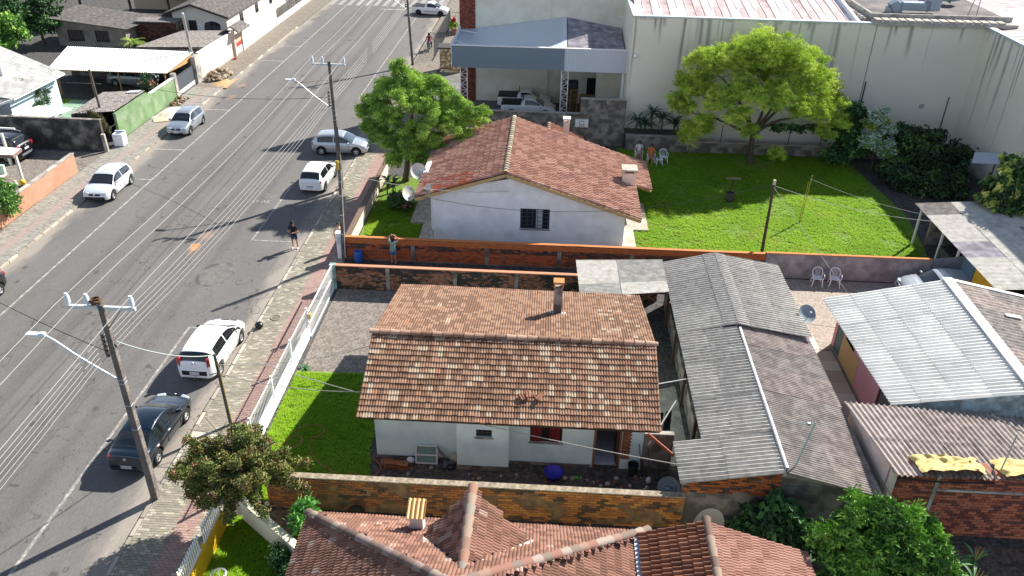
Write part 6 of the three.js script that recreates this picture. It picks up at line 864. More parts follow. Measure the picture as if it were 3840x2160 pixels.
for (const [x, z, l] of [[13.2, -18.2, 1.1], [13.7, -17.7, 1.2], [14.1, -18.6, 1.0], [13.5, -17.2, 1.1]]) { const p = strapPlant('corn_plant', 'tall corn plant in front of the brick shed', 'plant', [x, 0, z], 9, l, 0.05, ['#4e7a44', '#5e8a4e', '#6e9858'], 'corn plants beside the brick shed', 0.9); obj('tassel', [0, 1, 2, 3, 4].map(i => bar([0, 0.9, 0], [Math.cos(i * 1.3) * 0.12, 1.5, Math.sin(i * 1.3) * 0.12], 0.012, 0.006, 5)), mat('#b09a5c', 0.9), p); }
// cabbages and stakes in the garden bed
{
  const spots = [[-6.5, -18.9], [-5.0, -18.8], [-4.6, -19.1], [-3.0, -18.9], [-2.6, -18.7], [0.1, -18.9], [0.9, -18.8], [1.5, -19.0], [2.0, -18.6], [2.6, -18.9], [3.4, -18.7], [-7.3, -18.8], [4.6, -18.6], [5.6, -18.9], [6.2, -18.5]];
  for (const [i, [x, z]] of spots.entries()) { const t = thing('kale_plant', 'leafy kale plant in the garden bed under the ochre brick wall', 'plant', [x, 0, z], 'kale plants in the garden bed', true), ms = [mat('#4c8a34', 0.75), mat('#62a040', 0.75), mat('#3a7030', 0.75)]; obj('stalk', bar([0, 0, 0], [0, 0.3, 0], 0.025), mat('#7a9a58', 0.8), t);
    for (let k = 0; k < 11; k++) { const a = k * 2.4 + i, up = rr(0.1, 0.9), l = rr(0.25, 0.42), g = new THREE.SphereGeometry(1, 8, 5, 0, 6.283, 0, 1.3); g.scale(0.13, 0.06, 0.17); g.translate(0, -0.02, 0); g.rotateX(-up + 0.4); g.translate(0, l * Math.sin(up), l * Math.cos(up)); g.rotateY(a); g.translate(0, 0.2 + 0.2 * rnd(), 0); obj('leaf', g, ms[k % 3], t); } }
  for (const [x, z, h, l] of [[-4.2, -19.3, 1.0, 0.02], [-2.9, -19.2, 0.9, 0.0], [-2.3, -19.4, 0.8, 0.02], [0.35, -18.9, 1.25, 0.1], [1.9, -19.2, 1.0, 0], [3.6, -19.3, 0.9, 0.08], [5.6, -18.9, 1.1, -0.1], [6.4, -18.7, 0.9, 0.05], [7.6, -18.5, 1.1, 0.3]]) tag(obj('garden_stake', [bar([x, 0, z], [x + l, h, z], 0.022, 0.018, 6), at(new THREE.ConeGeometry(0.02, 0.06, 6), x + l, h + 0.02, z)], mat('#9a7a54', 0.9)), 'thin wooden stake stuck in the garden bed', 'stake', 'stakes in the garden bed');
  tree('young_shrub', 'fresh green rounded shrub beside the cream garden wall', 'shrub', [-7.6, 0, -18.9], [-7.6, 0.4, -18.9], [[-7.6, 0.9, -18.9]], 0.03, leafRound, leafMat(0.25), [[-7.6, 1.0, -18.9, 0.42, 0.45], [-7.45, 0.6, -18.7, 0.4, 0.4]], 230, ['#5c9c3c', '#70b04a', '#84bc58', '#4a8834']);
  tree('young_shrub', 'low pale green shrub near the corner of the hipped roof', 'shrub', [-6.9, 0, -18.2], null, null, 0, leafRound, leafMat(0.25), [[-6.95, 0.5, -18.3, 0.3, 0.4], [-7.2, 0.25, -17.9, 0.28, 0.25]], 200, ['#7aa83c', '#94bc4c', '#5c8c34']);
  tree('shade_shrub', 'dark ferny shrub on the shaded corner lawn', 'shrub', [-7.9, 0, -17.6], null, null, 0, leafTiny, leafMat(0.2), [[-7.9, 0.45, -17.6, 0.4, 0.45], [-7.5, 0.3, -17.1, 0.35, 0.3]], 220, ['#2c5426', '#3a6630', '#4c7a38']);
}
// pink flowering bush by the white house, palm-like fern at its corner
{ const c = tree('flower_bush', 'rounded bush with pink flowers at the corner of the white gabled house', 'shrub', [-8.9, 0, -44.9], null, null, 0, leafRound, leafMat(0.15), [[-8.9, 0.6, -44.9, 0.65, 0.6], [-8.4, 0.5, -44.7, 0.45, 0.45]], 120, ['#3a5a2a', '#48682e', '#2e4c24']); crown(c, 'blossom', sprig(8, 0.07, 0.03, 0.05, -0.1, 21), mat('#c87a8a', 0.8, { side: THREE.DoubleSide }), [[-8.9, 0.65, -44.9, 0.68, 0.62], [-8.4, 0.55, -44.7, 0.48, 0.46]], 34, ['#ffffff', '#ffc8d0']); }
for (const [x, z] of [[-9.6, -46.6], [-10.1, -47.2]]) strapPlant('garden_palm', 'dark small garden palm in the shade of the street tree', 'palm', [x, 0, z], 22, 1.2, 0.05, ['#24401f', '#30502a'], 'small palms under the street tree', 0.9);
strapPlant('agave', 'small agave clump at the railing end of the lawn', 'plant', [-10.2, 0, -28.3], 16, 0.5, 0.04, ['#3c6a3a', '#4c7c46']);
// shrubs and trees on the far side of the street
tree('round_shrub', 'round dark clipped shrub before the grey roofed house', 'shrub', [-40.1, 0, -59.6], [-40.1, 0.6, -59.6], [[-40, 1.6, -59.6]], 0.08, leafTiny, leafMat(0.15), [[-40.1, 1.55, -59.6, 1.3, 1.05], [-39.6, 1.3, -59.2, 0.9, 0.8], [-40.8, 1.2, -59.4, 0.8, 0.8]], 120, ['#3e5c2c', '#4c6c34', '#5a7a3e', '#324e26', '#6a7a44']);
tree('pavement_shrub', 'leafy green shrub beside the peach wall at the pavement edge', 'shrub', [-31.6, 0, -41.2], [-31.6, 0.6, -41.2], [[-31.6, 1.6, -41.2]], 0.1, leafRound, leafMat(0.2), [[-31.9, 1.6, -41.4, 1.1, 1.0], [-31.4, 1.1, -41.0, 0.9, 0.9], [-32.6, 1.8, -41.8, 1.0, 0.9], [-31.8, 0.7, -40.6, 0.9, 0.7]], 110, ['#4c7a2c', '#5e8e36', '#70a044', '#3e6a26', '#86ae50']);
tree('climbing_shrub', 'dry brown green climber hanging over the corner of the dark wall', 'shrub', [-31.9, 0, -54.2], null, null, 0, leafTiny, leafMat(0.2), [[-32.0, 1.5, -54.2, 0.5, 0.9, 0.4], [-31.7, 0.9, -53.8, 0.4, 0.8, 0.35], [-32.4, 2.0, -54.2, 0.4, 0.5, 0.3]], 140, ['#4a4e24', '#5c5a2a', '#6a6634', '#3c4220']);
{ const c = tree('rose_bush', 'rose bush with pale blooms behind the green wall', 'shrub', [-32.4, 0, -63.2], null, null, 0, leafRound, leafMat(0.15), [[-32.4, 1.2, -63.2, 0.8, 0.9], [-32.0, 0.8, -62.6, 0.6, 0.7], [-32.7, 1.7, -63.4, 0.5, 0.6]], 110, ['#3a5c30', '#486c38', '#2c4a26']); crown(c, 'blossom', sprig(8, 0.08, 0.05, 0.05, -0.1, 23), mat('#e0a49a', 0.8, { side: THREE.DoubleSide }), [[-32.4, 1.4, -63.2, 0.85, 0.9]], 6, ['#ffffff', '#ffd8d0']); }
const TB = 'trees behind the far houses';
for (const [i, [x, z, r, h]] of [[-50.5, -72.5, 2.2, 3.6], [-53, -76, 2.6, 5], [-51.2, -80.5, 1.9, 3.4], [-55.5, -84, 2.8, 5.5], [-52, -90, 2.6, 5], [-48, -93, 2.4, 4.5], [-44.5, -95, 2.2, 4], [-58, -78, 3, 6], [-41, -97, 1.8, 3]].entries()) { const cl = [[x, h, z, r, r * 0.75]]; for (let k = 0; k < 6; k++) { const a = k * 1.05 + i; cl.push([x + Math.cos(a) * r * 0.7, h - rr(0.4, 1.4), z + Math.sin(a) * r * 0.7, r * 0.6, r * 0.55]); } tree('background_tree', ['light green leafy tree beside the grey roofed house', 'tall dark tree behind the light green one', 'dark shrubby tree against the plain grey building', 'tall dark tree behind the grey building', 'dense tree behind the plain grey building', 'dense tree at the end of the beige back wall', 'low tree before the beige back wall', 'darkest tall tree at the far left edge', 'bright bush below the beige back wall'][i], 'tree', [x, 0, z], [x, h * 0.5, z], cl.slice(1, 4).map(c => [c[0], c[1], c[2]]), 0.14, leafWide, leafMat(0.15), cl, 24, [BG, DG, DG, DG, DG, MG, DG, DG, MG][i], { group: TB }); }
// ---------------------------------------------------------------- far side of the street: yards and houses
{
  const w = thing('green_wall', 'peeling green painted wall with stepped top along the left pavement', 'wall', [-31.2, 0, -60]);
  obj('wall', [prismX([[-64.9, 0], [-54.9, 0], [-54.9, 1.95], [-60.0, 1.95], [-60.4, 1.72], [-64.9, 1.68]], -31.3, -31.1)], MT.green, w); obj('coping', [box(-31.33, -31.07, 1.69, 1.75, -64.9, -60.5)], offwhite, w); obj('end_pier', box(-31.4, -31.05, 0, 2.0, -65.35, -64.9), MT.conc, w);
  const g = thing('metal_gate', 'dark grey sheet metal gate between two concrete piers', 'gate', [-31.2, 0, -67.3]); for (let i = 0; i < 14; i++) obj('gate_slat', box(-31.24, -31.17, 0.5, 1.55, -65.3 - (i + 1) * 0.272 + 0.01, -65.3 - i * 0.272 - 0.01), mat('#4c525a', 0.6), g); obj('gate_frame', [box(-31.26, -31.15, 0.42, 0.5, -69.1, -65.35), box(-31.26, -31.15, 1.55, 1.62, -69.1, -65.35)], mat('#3e434a', 0.6), g); obj('lower_panel', box(-31.25, -31.16, 0.03, 0.42, -69.1, -65.35), mat('#b6b6b4', 0.7), g);
  const p = thing('gate_pier', 'tall bare concrete gate pier beside the pinkish wall', 'pillar', [-31.1, 0, -69.6]); obj('pier', box(-31.35, -30.95, 0, 2.3, -70.2, -69.15), MT.conc, p); obj('meter_box', box(-30.95, -30.92, 1.1, 1.5, -69.9, -69.5), mat('#9aa0a4', 0.6), p);
  const k = thing('pink_wall', 'pale pinkish rendered wall beside the stone heap', 'wall', [-31.1, 0, -74.5]); obj('wall', [prismX([[-78.4, 0], [-70.25, 0], [-70.25, 2.35], [-78.4, 2.2]], -31.25, -31.05)], MT.pinkWall, k); obj('coping', beam([-31.15, 2.38, -70.25], [-31.15, 2.23, -78.4], 0.26, 0.05), mat('#cfc4ba', 0.9), k);
  const r = thing('entrance_gate', 'red and white panelled entrance gate under a small tiled porch roof', 'gate', [-30.9, 0, -79.5]); obj('post', box(-31.05, -30.8, 0, 2.45, -78.7, -78.42), MT.pinkWall, r); obj('post', box(-31.05, -30.8, 0, 2.45, -80.85, -80.57), MT.pinkWall, r); for (const [y0, y1, c] of [[0.05, 0.7, '#dcd6d0'], [0.72, 1.1, '#a83a30'], [1.12, 1.9, '#b8a08c']]) for (let i = 0; i < 3; i++) obj('gate_panel', box(-30.97, -30.9, y0, y1, -80.55 + i * 0.62, -79.95 + i * 0.62), mat(c, 0.7), r);
  const rf = obj('porch_roof', [...slab([-30.1, 2.35, -81.3], [-30.1, 2.35, -78.0], [-31.0, 2.85, -78.2], [-31.0, 2.85, -81.1], 0.06), ...slab([-32.0, 2.35, -78.0], [-32.0, 2.35, -81.3], [-31.0, 2.85, -81.1], [-31.0, 2.85, -78.2], 0.06)], MT.fibreDark, r, true); corrugated(rf, [-30.1, 2.4, -81.3], [-30.1, 2.4, -78.0], [-31.0, 2.9, -78.2], [-31.0, 2.9, -81.1], MT.fibreDark, { rows: 2, across: 0.8, wave: 0.2, amp: 0.02, name: 'porch_tile' });
  const ww = thing('white_wall', 'long plain white wall running up to the crosswalk', 'wall', [-31.0, 0, -94]); obj('wall', [box(-31.15, -30.95, 0, 1.75, -92, -80.9), box(-31.15, -30.95, 0, 0.55, -112, -92)], mat('#e2dace', 0.85), ww); obj('coping', box(-31.18, -30.92, 1.75, 1.8, -92, -80.9), offwhite, ww); for (let i = 0; i < 5; i++) obj('arch_bar', tube([[-31.05, 0.55, -92.4 - i * 3.4], [-31.05, 1.5, -92.6 - i * 3.4], [-31.05, 1.75, -93.8 - i * 3.4], [-31.05, 1.5, -95 - i * 3.4], [-31.05, 0.55, -95.2 - i * 3.4]], 0.03, 6, 24), mat('#b0a498', 0.6), ww); for (let i = 0; i < 26; i++) obj('rail_bar', bar([-31.05, 0.55, -92.6 - i * 0.65], [-31.05, 1.35, -92.6 - i * 0.65], 0.015, 0.015, 5), mat('#b0a498', 0.6), ww);
  const pe = thing('peach_wall', 'low peach painted wall between driveway and pavement', 'wall', [-31.2, 0, -44.5]); obj('wall', [prismX([[-48.75, 0], [-38, 0], [-38, 1.15], [-48.75, 1.28]], -31.3, -31.08)], MT.peach, pe); obj('coping', beam([-31.19, 1.31, -48.78], [-31.19, 1.18, -38], 0.28, 0.05), MT.conc, pe);
  const bw = thing('stained_wall', 'black stained rendered wall behind the parked sport utility vehicle', 'wall', [-38, 0, -52.8]); obj('wall', [box(-47, -31.15, 0, 2.2, -52.95, -52.72)], mapMat(ntex([110, 104, 98], [140, 134, 126], [34, 34, 33], { m: 5, f: 10, cf: 4, ct: 0.47, cs: 0.24, s: 140, amt: 0.8 })), bw); obj('coping', box(-47, -31.1, 2.2, 2.25, -52.98, -52.7), MT.moldy, bw);
  const po = thing('gate_post', 'leaning concrete gate post beside the white washing machine', 'post', [-30.95, 0, -52.55]); obj('post', at(box(-0.11, 0.11, 0, 1.3, -0.11, 0.11), -30.95, 0, -52.5, 0.1, 0, 0.03), MT.conc, po); obj('hinge', at(box(-0.14, -0.1, 0.9, 1.0, -0.04, 0.04), -30.95, 0, -52.5), darkGrey, po);
  const wa = thing('washing_machine', 'discarded white washing machine on the left pavement', 'appliance', [-30.6, 0.02, -53.85], null, true, 0.05); obj('cabinet', at(rbox(0.72, 0.9, 0.72, 0.05, 3), 0, 0.46, 0), mat('#e9edf2', 0.35), wa); obj('drum_opening', at(new THREE.CylinderGeometry(0.22, 0.22, 0.02, 18), 0.02, 0.918, 0.05), mat('#5e6a76', 0.5), wa); obj('control_panel', at(rbox(0.72, 0.09, 0.16, 0.03), 0, 0.95, -0.28), mat('#cfd6de', 0.4), wa); obj('badge', box(-0.12, -0.02, 0.72, 0.76, 0.358, 0.364), darkGrey, wa); for (const [x, z] of [[-0.3, -0.3], [0.3, -0.3], [-0.3, 0.3], [0.3, 0.3]]) obj('foot', at(new THREE.CylinderGeometry(0.03, 0.03, 0.03, 8), x, 0.01, z), blackPlastic, wa);
}
{ // carport
  const h = thing('carport', 'white corrugated carport roof on timber posts sheltering a silver car', 'carport', [-36.6, 0, -67.5]);
  corrugated(h, [-41.35, 2.22, -64.4], [-31.35, 2.22, -64.4], [-31.35, 2.5, -70.2], [-42.9, 2.5, -70.6], mapMat(ntex([236, 236, 234], [242, 242, 240], [226, 226, 224], { m: 3, s: 141, grain: 2 }), 0.55), { rows: 3, across: 1.05, wave: 0.19, amp: 0.03 });
  for (const x of [-40.8, -38, -35.6, -33.4, -31.7]) { obj('post', box(x - 0.05, x + 0.05, 0, 2.15, -64.75, -64.65), wood, h); obj('post', box(x - 0.05, x + 0.05, 0, 2.4, -70.0, -69.9), wood, h); } obj('rafter', [box(-41, -31.5, 2.08, 2.15, -64.76, -64.66), box(-42, -31.5, 2.36, 2.43, -70, -69.9)], wood, h); obj('gable_board', prismX([[-64.6, 2.1], [-70, 2.4], [-70, 1.8]], -31.55, -31.5), mat('#b08a58', 0.85), h); obj('rear_wall', box(-43, -31.5, 0, 2.3, -70.5, -70.35), MT.moldy, h);
  const s = thing('lean_to', 'grey corrugated lean-to roof resting on the green wall', 'shed', [-33, 0, -57.8]); corrugated(s, [-34.6, 1.75, -55.1], [-31.35, 2.0, -55.3], [-31.35, 2.0, -60.4], [-34.8, 1.75, -60.4], [MT.fibreDark], { rows: 2, across: 1.3, wave: 0.177, amp: 0.025 }); obj('wall', [box(-34.6, -34.45, 0, 1.65, -60.2, -55.2), box(-34.45, -31.35, 0, 1.7, -60.2, -60.05)], MT.moldy, s); obj('skylight_sheet', quad([-32.6, 1.98, -59.7], [-31.6, 2.06, -59.7], [-31.6, 2.06, -60.3], [-32.6, 1.98, -60.3]), mat('#c0c4c4', 0.5), s);
  const c = thing('low_canopy', 'small low white corrugated canopy behind the stained wall', 'canopy', [-36.3, 0, -54.6]); corrugated(c, [-38.4, 1.85, -54.2], [-35.0, 1.85, -53.8], [-34.4, 2.05, -55.5], [-37.2, 2.05, -55.8], MT.white, { rows: 1, across: 1.1, wave: 0.19, amp: 0.03 }); for (const x of [-37.8, -35.3]) obj('post', box(x, x + 0.08, 0, 1.85, -54.4, -54.3), wood, c);
}
function simpleWin(parent, x0, x1, y0, y1, z, frame = darkGrey) { const w = obj('window', [box(x0, x1, y0, y0 + 0.07, z, z + 0.04), box(x0, x1, y1 - 0.07, y1, z, z + 0.04), box(x0, x0 + 0.07, y0 + 0.07, y1 - 0.07, z, z + 0.04), box(x1 - 0.07, x1, y0 + 0.07, y1 - 0.07, z, z + 0.04)], frame, parent); obj('pane', box(x0 + 0.07, x1 - 0.07, y0 + 0.07, y1 - 0.07, z + 0.004, z + 0.02), pane, w); return w; }
{ // grey roofed house at the left edge
  const h = thing('grey_roof_house', 'pale house with a wide light grey sheet roof and squat chimney', 'house', [-44, 0, -60]);
  const m = [mapMat(ntex([166, 164, 160], [190, 188, 182], [140, 138, 134], { m: 3, s: 142 })), mapMat(ntex([174, 172, 168], [198, 196, 190], [150, 147, 142], { m: 3, s: 143 }))];
  corrugated(h, [-38.75, 2.6, -55.4], [-38.6, 2.6, -62.2], [-46.5, 3.5, -66.5], [-46.5, 3.5, -55.4], m, { rows: 3, across: 1.2, wave: 0.25, amp: 0.015 }); corrugated(h, [-54, 2.6, -66.5], [-54, 2.6, -55.4], [-46.5, 3.5, -55.4], [-46.5, 3.5, -66.5], m, { rows: 3, across: 1.2, wave: 0.25, amp: 0.015 });
  corrugated(h, [-52, 2.1, -53.9], [-40.2, 2.1, -53.9], [-38.9, 2.55, -55.3], [-52, 2.55, -55.3], [MT.fibreBrown], { rows: 1, across: 1.1, wave: 0.2, amp: 0.025 });
  obj('wall', [box(-53.5, -39.3, 0, 2.5, -55.9, -55.7), box(-39.5, -39.3, 0, 2.5, -62, -55.9), box(-53.5, -39.5, 0, 2.6, -62.2, -62)], mat('#c4d4dc', 0.85), h); obj('fascia', beam([-38.7, 2.58, -55.3], [-40.3, 2.12, -53.85], 0.1, 0.14), white, h); obj('gutter', bar([-38.65, 2.55, -55.4], [-38.55, 2.55, -62.1], 0.06), white, h);
  const c = obj('chimney', [box(-42.9, -41.9, 2.7, 3.5, -60.4, -59.6)], mat('#cdc6cc', 0.85), h); obj('chimney_cap', [box(-43, -41.8, 3.62, 3.72, -60.5, -59.5), box(-42.9, -42.75, 3.5, 3.62, -60.4, -59.6), box(-42.05, -41.9, 3.5, 3.62, -60.4, -59.6)], mat('#d8d2d0', 0.85), c); simpleWin(h, -42.5, -41.2, 1.0, 2.0, -55.7);
  const s = obj('terrace', box(-39.3, -35.2, 0, 0.06, -63.3, -56.5), mat('#8fa89e', 0.8), h); obj('antenna', [bar([-45.6, 3.3, -63], [-45.6, 5.0, -63], 0.025), bar([-46, 4.8, -63], [-45.2, 4.9, -63], 0.02)], steel, h);
}
{ // white porch at the left edge
  const h = thing('porch', 'white timber porch roof with two posts beside the driveway', 'porch', [-35.3, 0, -47.5]); obj('roof', slab([-39.5, 2.35, -45.4], [-33.2, 2.2, -45.9], [-33.35, 2.2, -47.1], [-39.5, 2.35, -47.3], 0.08), mat('#d8d0c8', 0.7), h, true); obj('fascia', [beam([-39.5, 2.22, -45.4], [-33.2, 2.1, -45.9], 0.04, 0.22), beam([-33.2, 2.1, -45.9], [-33.35, 2.1, -47.1], 0.04, 0.2)], mat('#8a7066', 0.8), h); for (const [x, z] of [[-33.35, -46.35], [-36.1, -49.5], [-37.2, -46.2]]) obj('post', box(x - 0.07, x + 0.07, 0, 2.2, z - 0.07, z + 0.07), mat('#e0d8d0', 0.7), h); obj('low_wall', box(-39.5, -35.4, 0, 0.7, -47.9, -47.7), mat('#b7cfc2', 0.85), h); obj('floor', box(-39.5, -35.4, 0, 0.1, -47.7, -45.6), mat('#d8ccb8', 0.8), h); obj('beam', beam([-39, 2.2, -50.6], [-35.8, 2.2, -50.5], 0.12, 0.1), offwhite, h);
}
{ // plain grey building and brick shed behind the carport
  const h = thing('grey_building', 'bare grey rendered building with a dark mono-pitch roof and barred openings', 'building', [-46, 0, -83.5]); obj('wall', [prismZ([[-49.5, 0], [-42.5, 0], [-42.5, 1.75], [-49.5, 2.6]], -80.5, -80.3), box(-49.5, -49.3, 0, 2.55, -86, -80.5), box(-42.7, -42.5, 0, 1.75, -86, -80.5)], mapMat(ntex([136, 126, 118], [160, 150, 140], [104, 96, 90], { m: 4, s: 144 })), h); corrugated(h, [-50, 2.75, -79.9], [-50, 2.75, -86.3], [-41.3, 1.82, -86.3], [-42.1, 1.9, -79.9], [MT.fibreDark], { rows: 3, across: 1.1, wave: 0.177, amp: 0.022 });
  for (const [a, b] of [[-48.4, -46.8], [-45.6, -44.3]]) { const w = simpleWin(h, a, b, 0.5, 1.6, -80.3, darkWood); for (let i = 0; i < 5; i++) obj('shutter_bar', box(a + 0.1 + i * 0.3, a + 0.14 + i * 0.3, 0.58, 1.52, -80.275, -80.25), darkWood, w); }
  const b = thing('brick_outbuilding', 'dark brick outbuilding wedged beside the grey building', 'building', [-40, 0, -83]); obj('core', box(-42.3, -38.2, 0, 2.1, -84, -82.4), MT.mortar, b); const ps = new Pieces(brickGeo, ['#5a3a30', '#4a3028', '#6a4638', '#3c2a26']); bricks(ps, V(-42.3, 0, -82.38), X, Y, ZZ, 4.1, 2.1, 0.26, 0.12, () => Math.floor(rnd() * 4)); ps.done(b, 'brick', 'bricks', 300); obj('roof', box(-42.4, -38.1, 2.1, 2.2, -84.2, -82.2), MT.fibreDark, b);
  const d = thing('dark_roof', 'low dark corrugated roof below the arched window house', 'roof', [-34.8, 0, -76]); corrugated(d, [-38.2, 1.9, -73.4], [-31.4, 2.1, -73.4], [-31.4, 2.2, -79.6], [-36.4, 2.0, -79.6], [MT.fibreDark], { rows: 2, across: 1.1, wave: 0.177, amp: 0.024 }); obj('wall', [box(-38, -31.4, 0, 1.85, -73.8, -73.6)], MT.moldy, d);
}
{ // far house with arched window
  const h = thing('arched_window_house', 'cream house with dark gable roof, arched window and satellite dish', 'house', [-36.5, 0, -90]); const gz = -84.2; obj('wall', [prismZ([[-39.2, 0], [-33.6, 0], [-33.6, 2.5], [-36.9, 3.5], [-39.2, 2.75]], gz - 0.2, gz), box(-33.8, -33.6, 0, 2.5, -104, gz - 0.2), box(-39.2, -39, 0, 2.5, -104, gz - 0.2)], mat('#d9d2c4', 0.85), h);
  corrugated(h, [-33.1, 2.5, -104], [-33.1, 2.5, -83.6], [-36.9, 3.72, -83.6], [-36.9, 3.72, -104], [MT.fibreDark], { rows: 2, across: 1.1, wave: 0.177, amp: 0.024 }); corrugated(h, [-39.8, 2.75, -83.6], [-39.8, 2.75, -104], [-36.9, 3.72, -104], [-36.9, 3.72, -83.6], [MT.fibreDark], { rows: 2, across: 1.1, wave: 0.177, amp: 0.024 }); obj('bargeboard', [beam([-33.1, 2.4, -83.55], [-36.9, 3.62, -83.55], 0.05, 0.16), beam([-39.8, 2.65, -83.55], [-36.9, 3.62, -83.55], 0.05, 0.16)], mat('#3a2e2a', 0.8), h);
  const ar = new THREE.Shape(); ar.moveTo(-36.0, 0.9); ar.lineTo(-34.3, 0.9); ar.lineTo(-34.3, 1.7); ar.quadraticCurveTo(-35.15, 2.25, -36, 1.7); const aw = obj('window', new THREE.ExtrudeGeometry(ar, { depth: 0.04, bevelEnabled: true, bevelSize: 0.08, bevelThickness: 0.01, bevelSegments: 1 }).translate(0, 0, gz), mat('#e6e0d6', 0.7), h); obj('pane', new THREE.ExtrudeGeometry(ar, { depth: 0.07, bevelEnabled: false }).translate(0, 0, gz), pane, aw); obj('mullion', [box(-35.45, -35.38, 0.9, 1.9, gz + 0.07, gz + 0.09), box(-34.95, -34.88, 0.9, 1.9, gz + 0.07, gz + 0.09)], darkGrey, aw);
  const dr = obj('door', box(-37.6, -36.8, 0, 2.0, gz, gz + 0.04), mat('#1c1a1a', 0.6), h); obj('door_handle', at(new THREE.SphereGeometry(0.04, 6, 5), -36.95, 1, gz + 0.06), steel, dr); simpleWin(h, -38.6, -38, 1.0, 1.6, gz); for (const z of [-88, -93, -98]) { const w = obj('window', box(-33.6, -33.56, 1.0, 2.0, z - 1, z), darkWood, h); obj('pane', box(-33.56, -33.54, 1.07, 1.93, z - 0.93, z - 0.07), pane, w); }
  const bk = thing('back_wall', 'sunlit beige wall behind the trees and grey building', 'wall', [-44, 0, -98]); obj('wall', box(-50, -38, 0, 2.2, -98.2, -98), mat('#d8c4a8', 0.9), bk); obj('coping', box(-50, -38, 2.2, 2.28, -98.25, -97.95), offwhite, bk);
}
// satellite dishes
function dish(label, pos, turn, tilt, r, m, txt) {
  const t = thing('satellite_dish', label, 'satellite dish', pos, null, true, turn); const prof = []; for (let i = 0; i <= 8; i++) prof.push(new THREE.Vector2(r * i / 8, 0.22 * r * (i / 8) ** 2)); const g = new THREE.LatheGeometry(prof, 28); g.rotateX(Math.PI / 2 - tilt); g.translate(0, r * 0.9, 0.1); obj('reflector', g, m, t);
  obj('mast', bar([0, 0, -0.05], [0, r * 0.9, 0.06], 0.025), steel, t); const f = V(0, 0, 0.85 * r).applyAxisAngle(V(1, 0, 0), -tilt + 0); const fp = [0, r * 0.9 + Math.sin(tilt) * r * 0.85, 0.1 + Math.cos(tilt) * r * 0.85]; obj('feed_arm', [bar([0, r * 0.2, 0.15], fp, 0.015), at(rbox(0.08, 0.08, 0.1, 0.02), ...fp)], steel, t);
  if (txt) { const c = document.createElement('canvas'); c.width = 256; c.height = 128; const x = c.getContext('2d'); x.fillStyle = '#7f8688'; x.fillRect(0, 0, 256, 128); x.fillStyle = '#23262a'; x.font = 'bold 92px sans-serif'; x.textAlign = 'center'; x.textBaseline = 'middle'; x.fillText(txt, 128, 60); const tx = new THREE.CanvasTexture(c); tx.colorSpace = THREE.SRGBColorSpace; const pg = new THREE.PlaneGeometry(r * 1.1, r * 0.55); pg.rotateX(-tilt); pg.translate(0, r * 0.9 + 0.1 * r + 0.06 * Math.sin(tilt), 0.1 + 0.1 * r * Math.cos(tilt)); obj('lettering', pg, new THREE.MeshStandardMaterial({ map: tx, roughness: 0.8 }), t, true); }
  return t;
}
const dishM = mat('#c4c2bc', 0.6, { side: THREE.DoubleSide }), dishG = mat('#7f8688', 0.6, { side: THREE.DoubleSide });
dish('pale satellite dish on the upper left edge of the white house roof', [-7.5, 2.7, -43.6], 0.5, 0.5, 0.48, dishM);
dish('pale satellite dish on the lower left corner of the white house roof', [-7.75, 2.4, -41.2], 0.9, 0.45, 0.42, dishM);
dish('small satellite dish just above the gable edge of the white house', [-6.3, 3.0, -40.6], -1.0, 0.35, 0.36, dishM);
dish('blue grey satellite dish on the right eave of the long shed', [11.6, 2.0, -30.9], 0.35, 0.75, 0.42, mat('#78838b', 0.6, { side: THREE.DoubleSide }));
dish('grey satellite dish lettered vivo standing behind the ochre brick wall', [4.72, 0.72, -21.1], -0.3, 0.6, 0.4, dishG, 'vivo');
dish('weathered satellite dish on the rear wall of the hipped house', [5.2, 2.55, -17.75], 0.25, 0.3, 0.5, mat('#a8a090', 0.7, { side: THREE.DoubleSide }));
dish('white satellite dish before the arched window', [-35.0, 1.6, -81.5], -0.6, 0.5, 0.5, dishM);
{ const a = thing('roof_panel', 'white water heater panel leaning on the street side of the white house roof', 'panel', [-7.0, 3.0, -44.2], null, true, 0); obj('panel', at(rbox(0.3, 0.12, 1.7, 0.03), 0, 0.12, 0, 0, 0, 0.32), offwhite, a); obj('bracket', [box(-0.1, 0.1, -0.1, 0.08, -0.6, -0.5), box(-0.1, 0.1, -0.1, 0.08, 0.5, 0.6)], steel, a); }
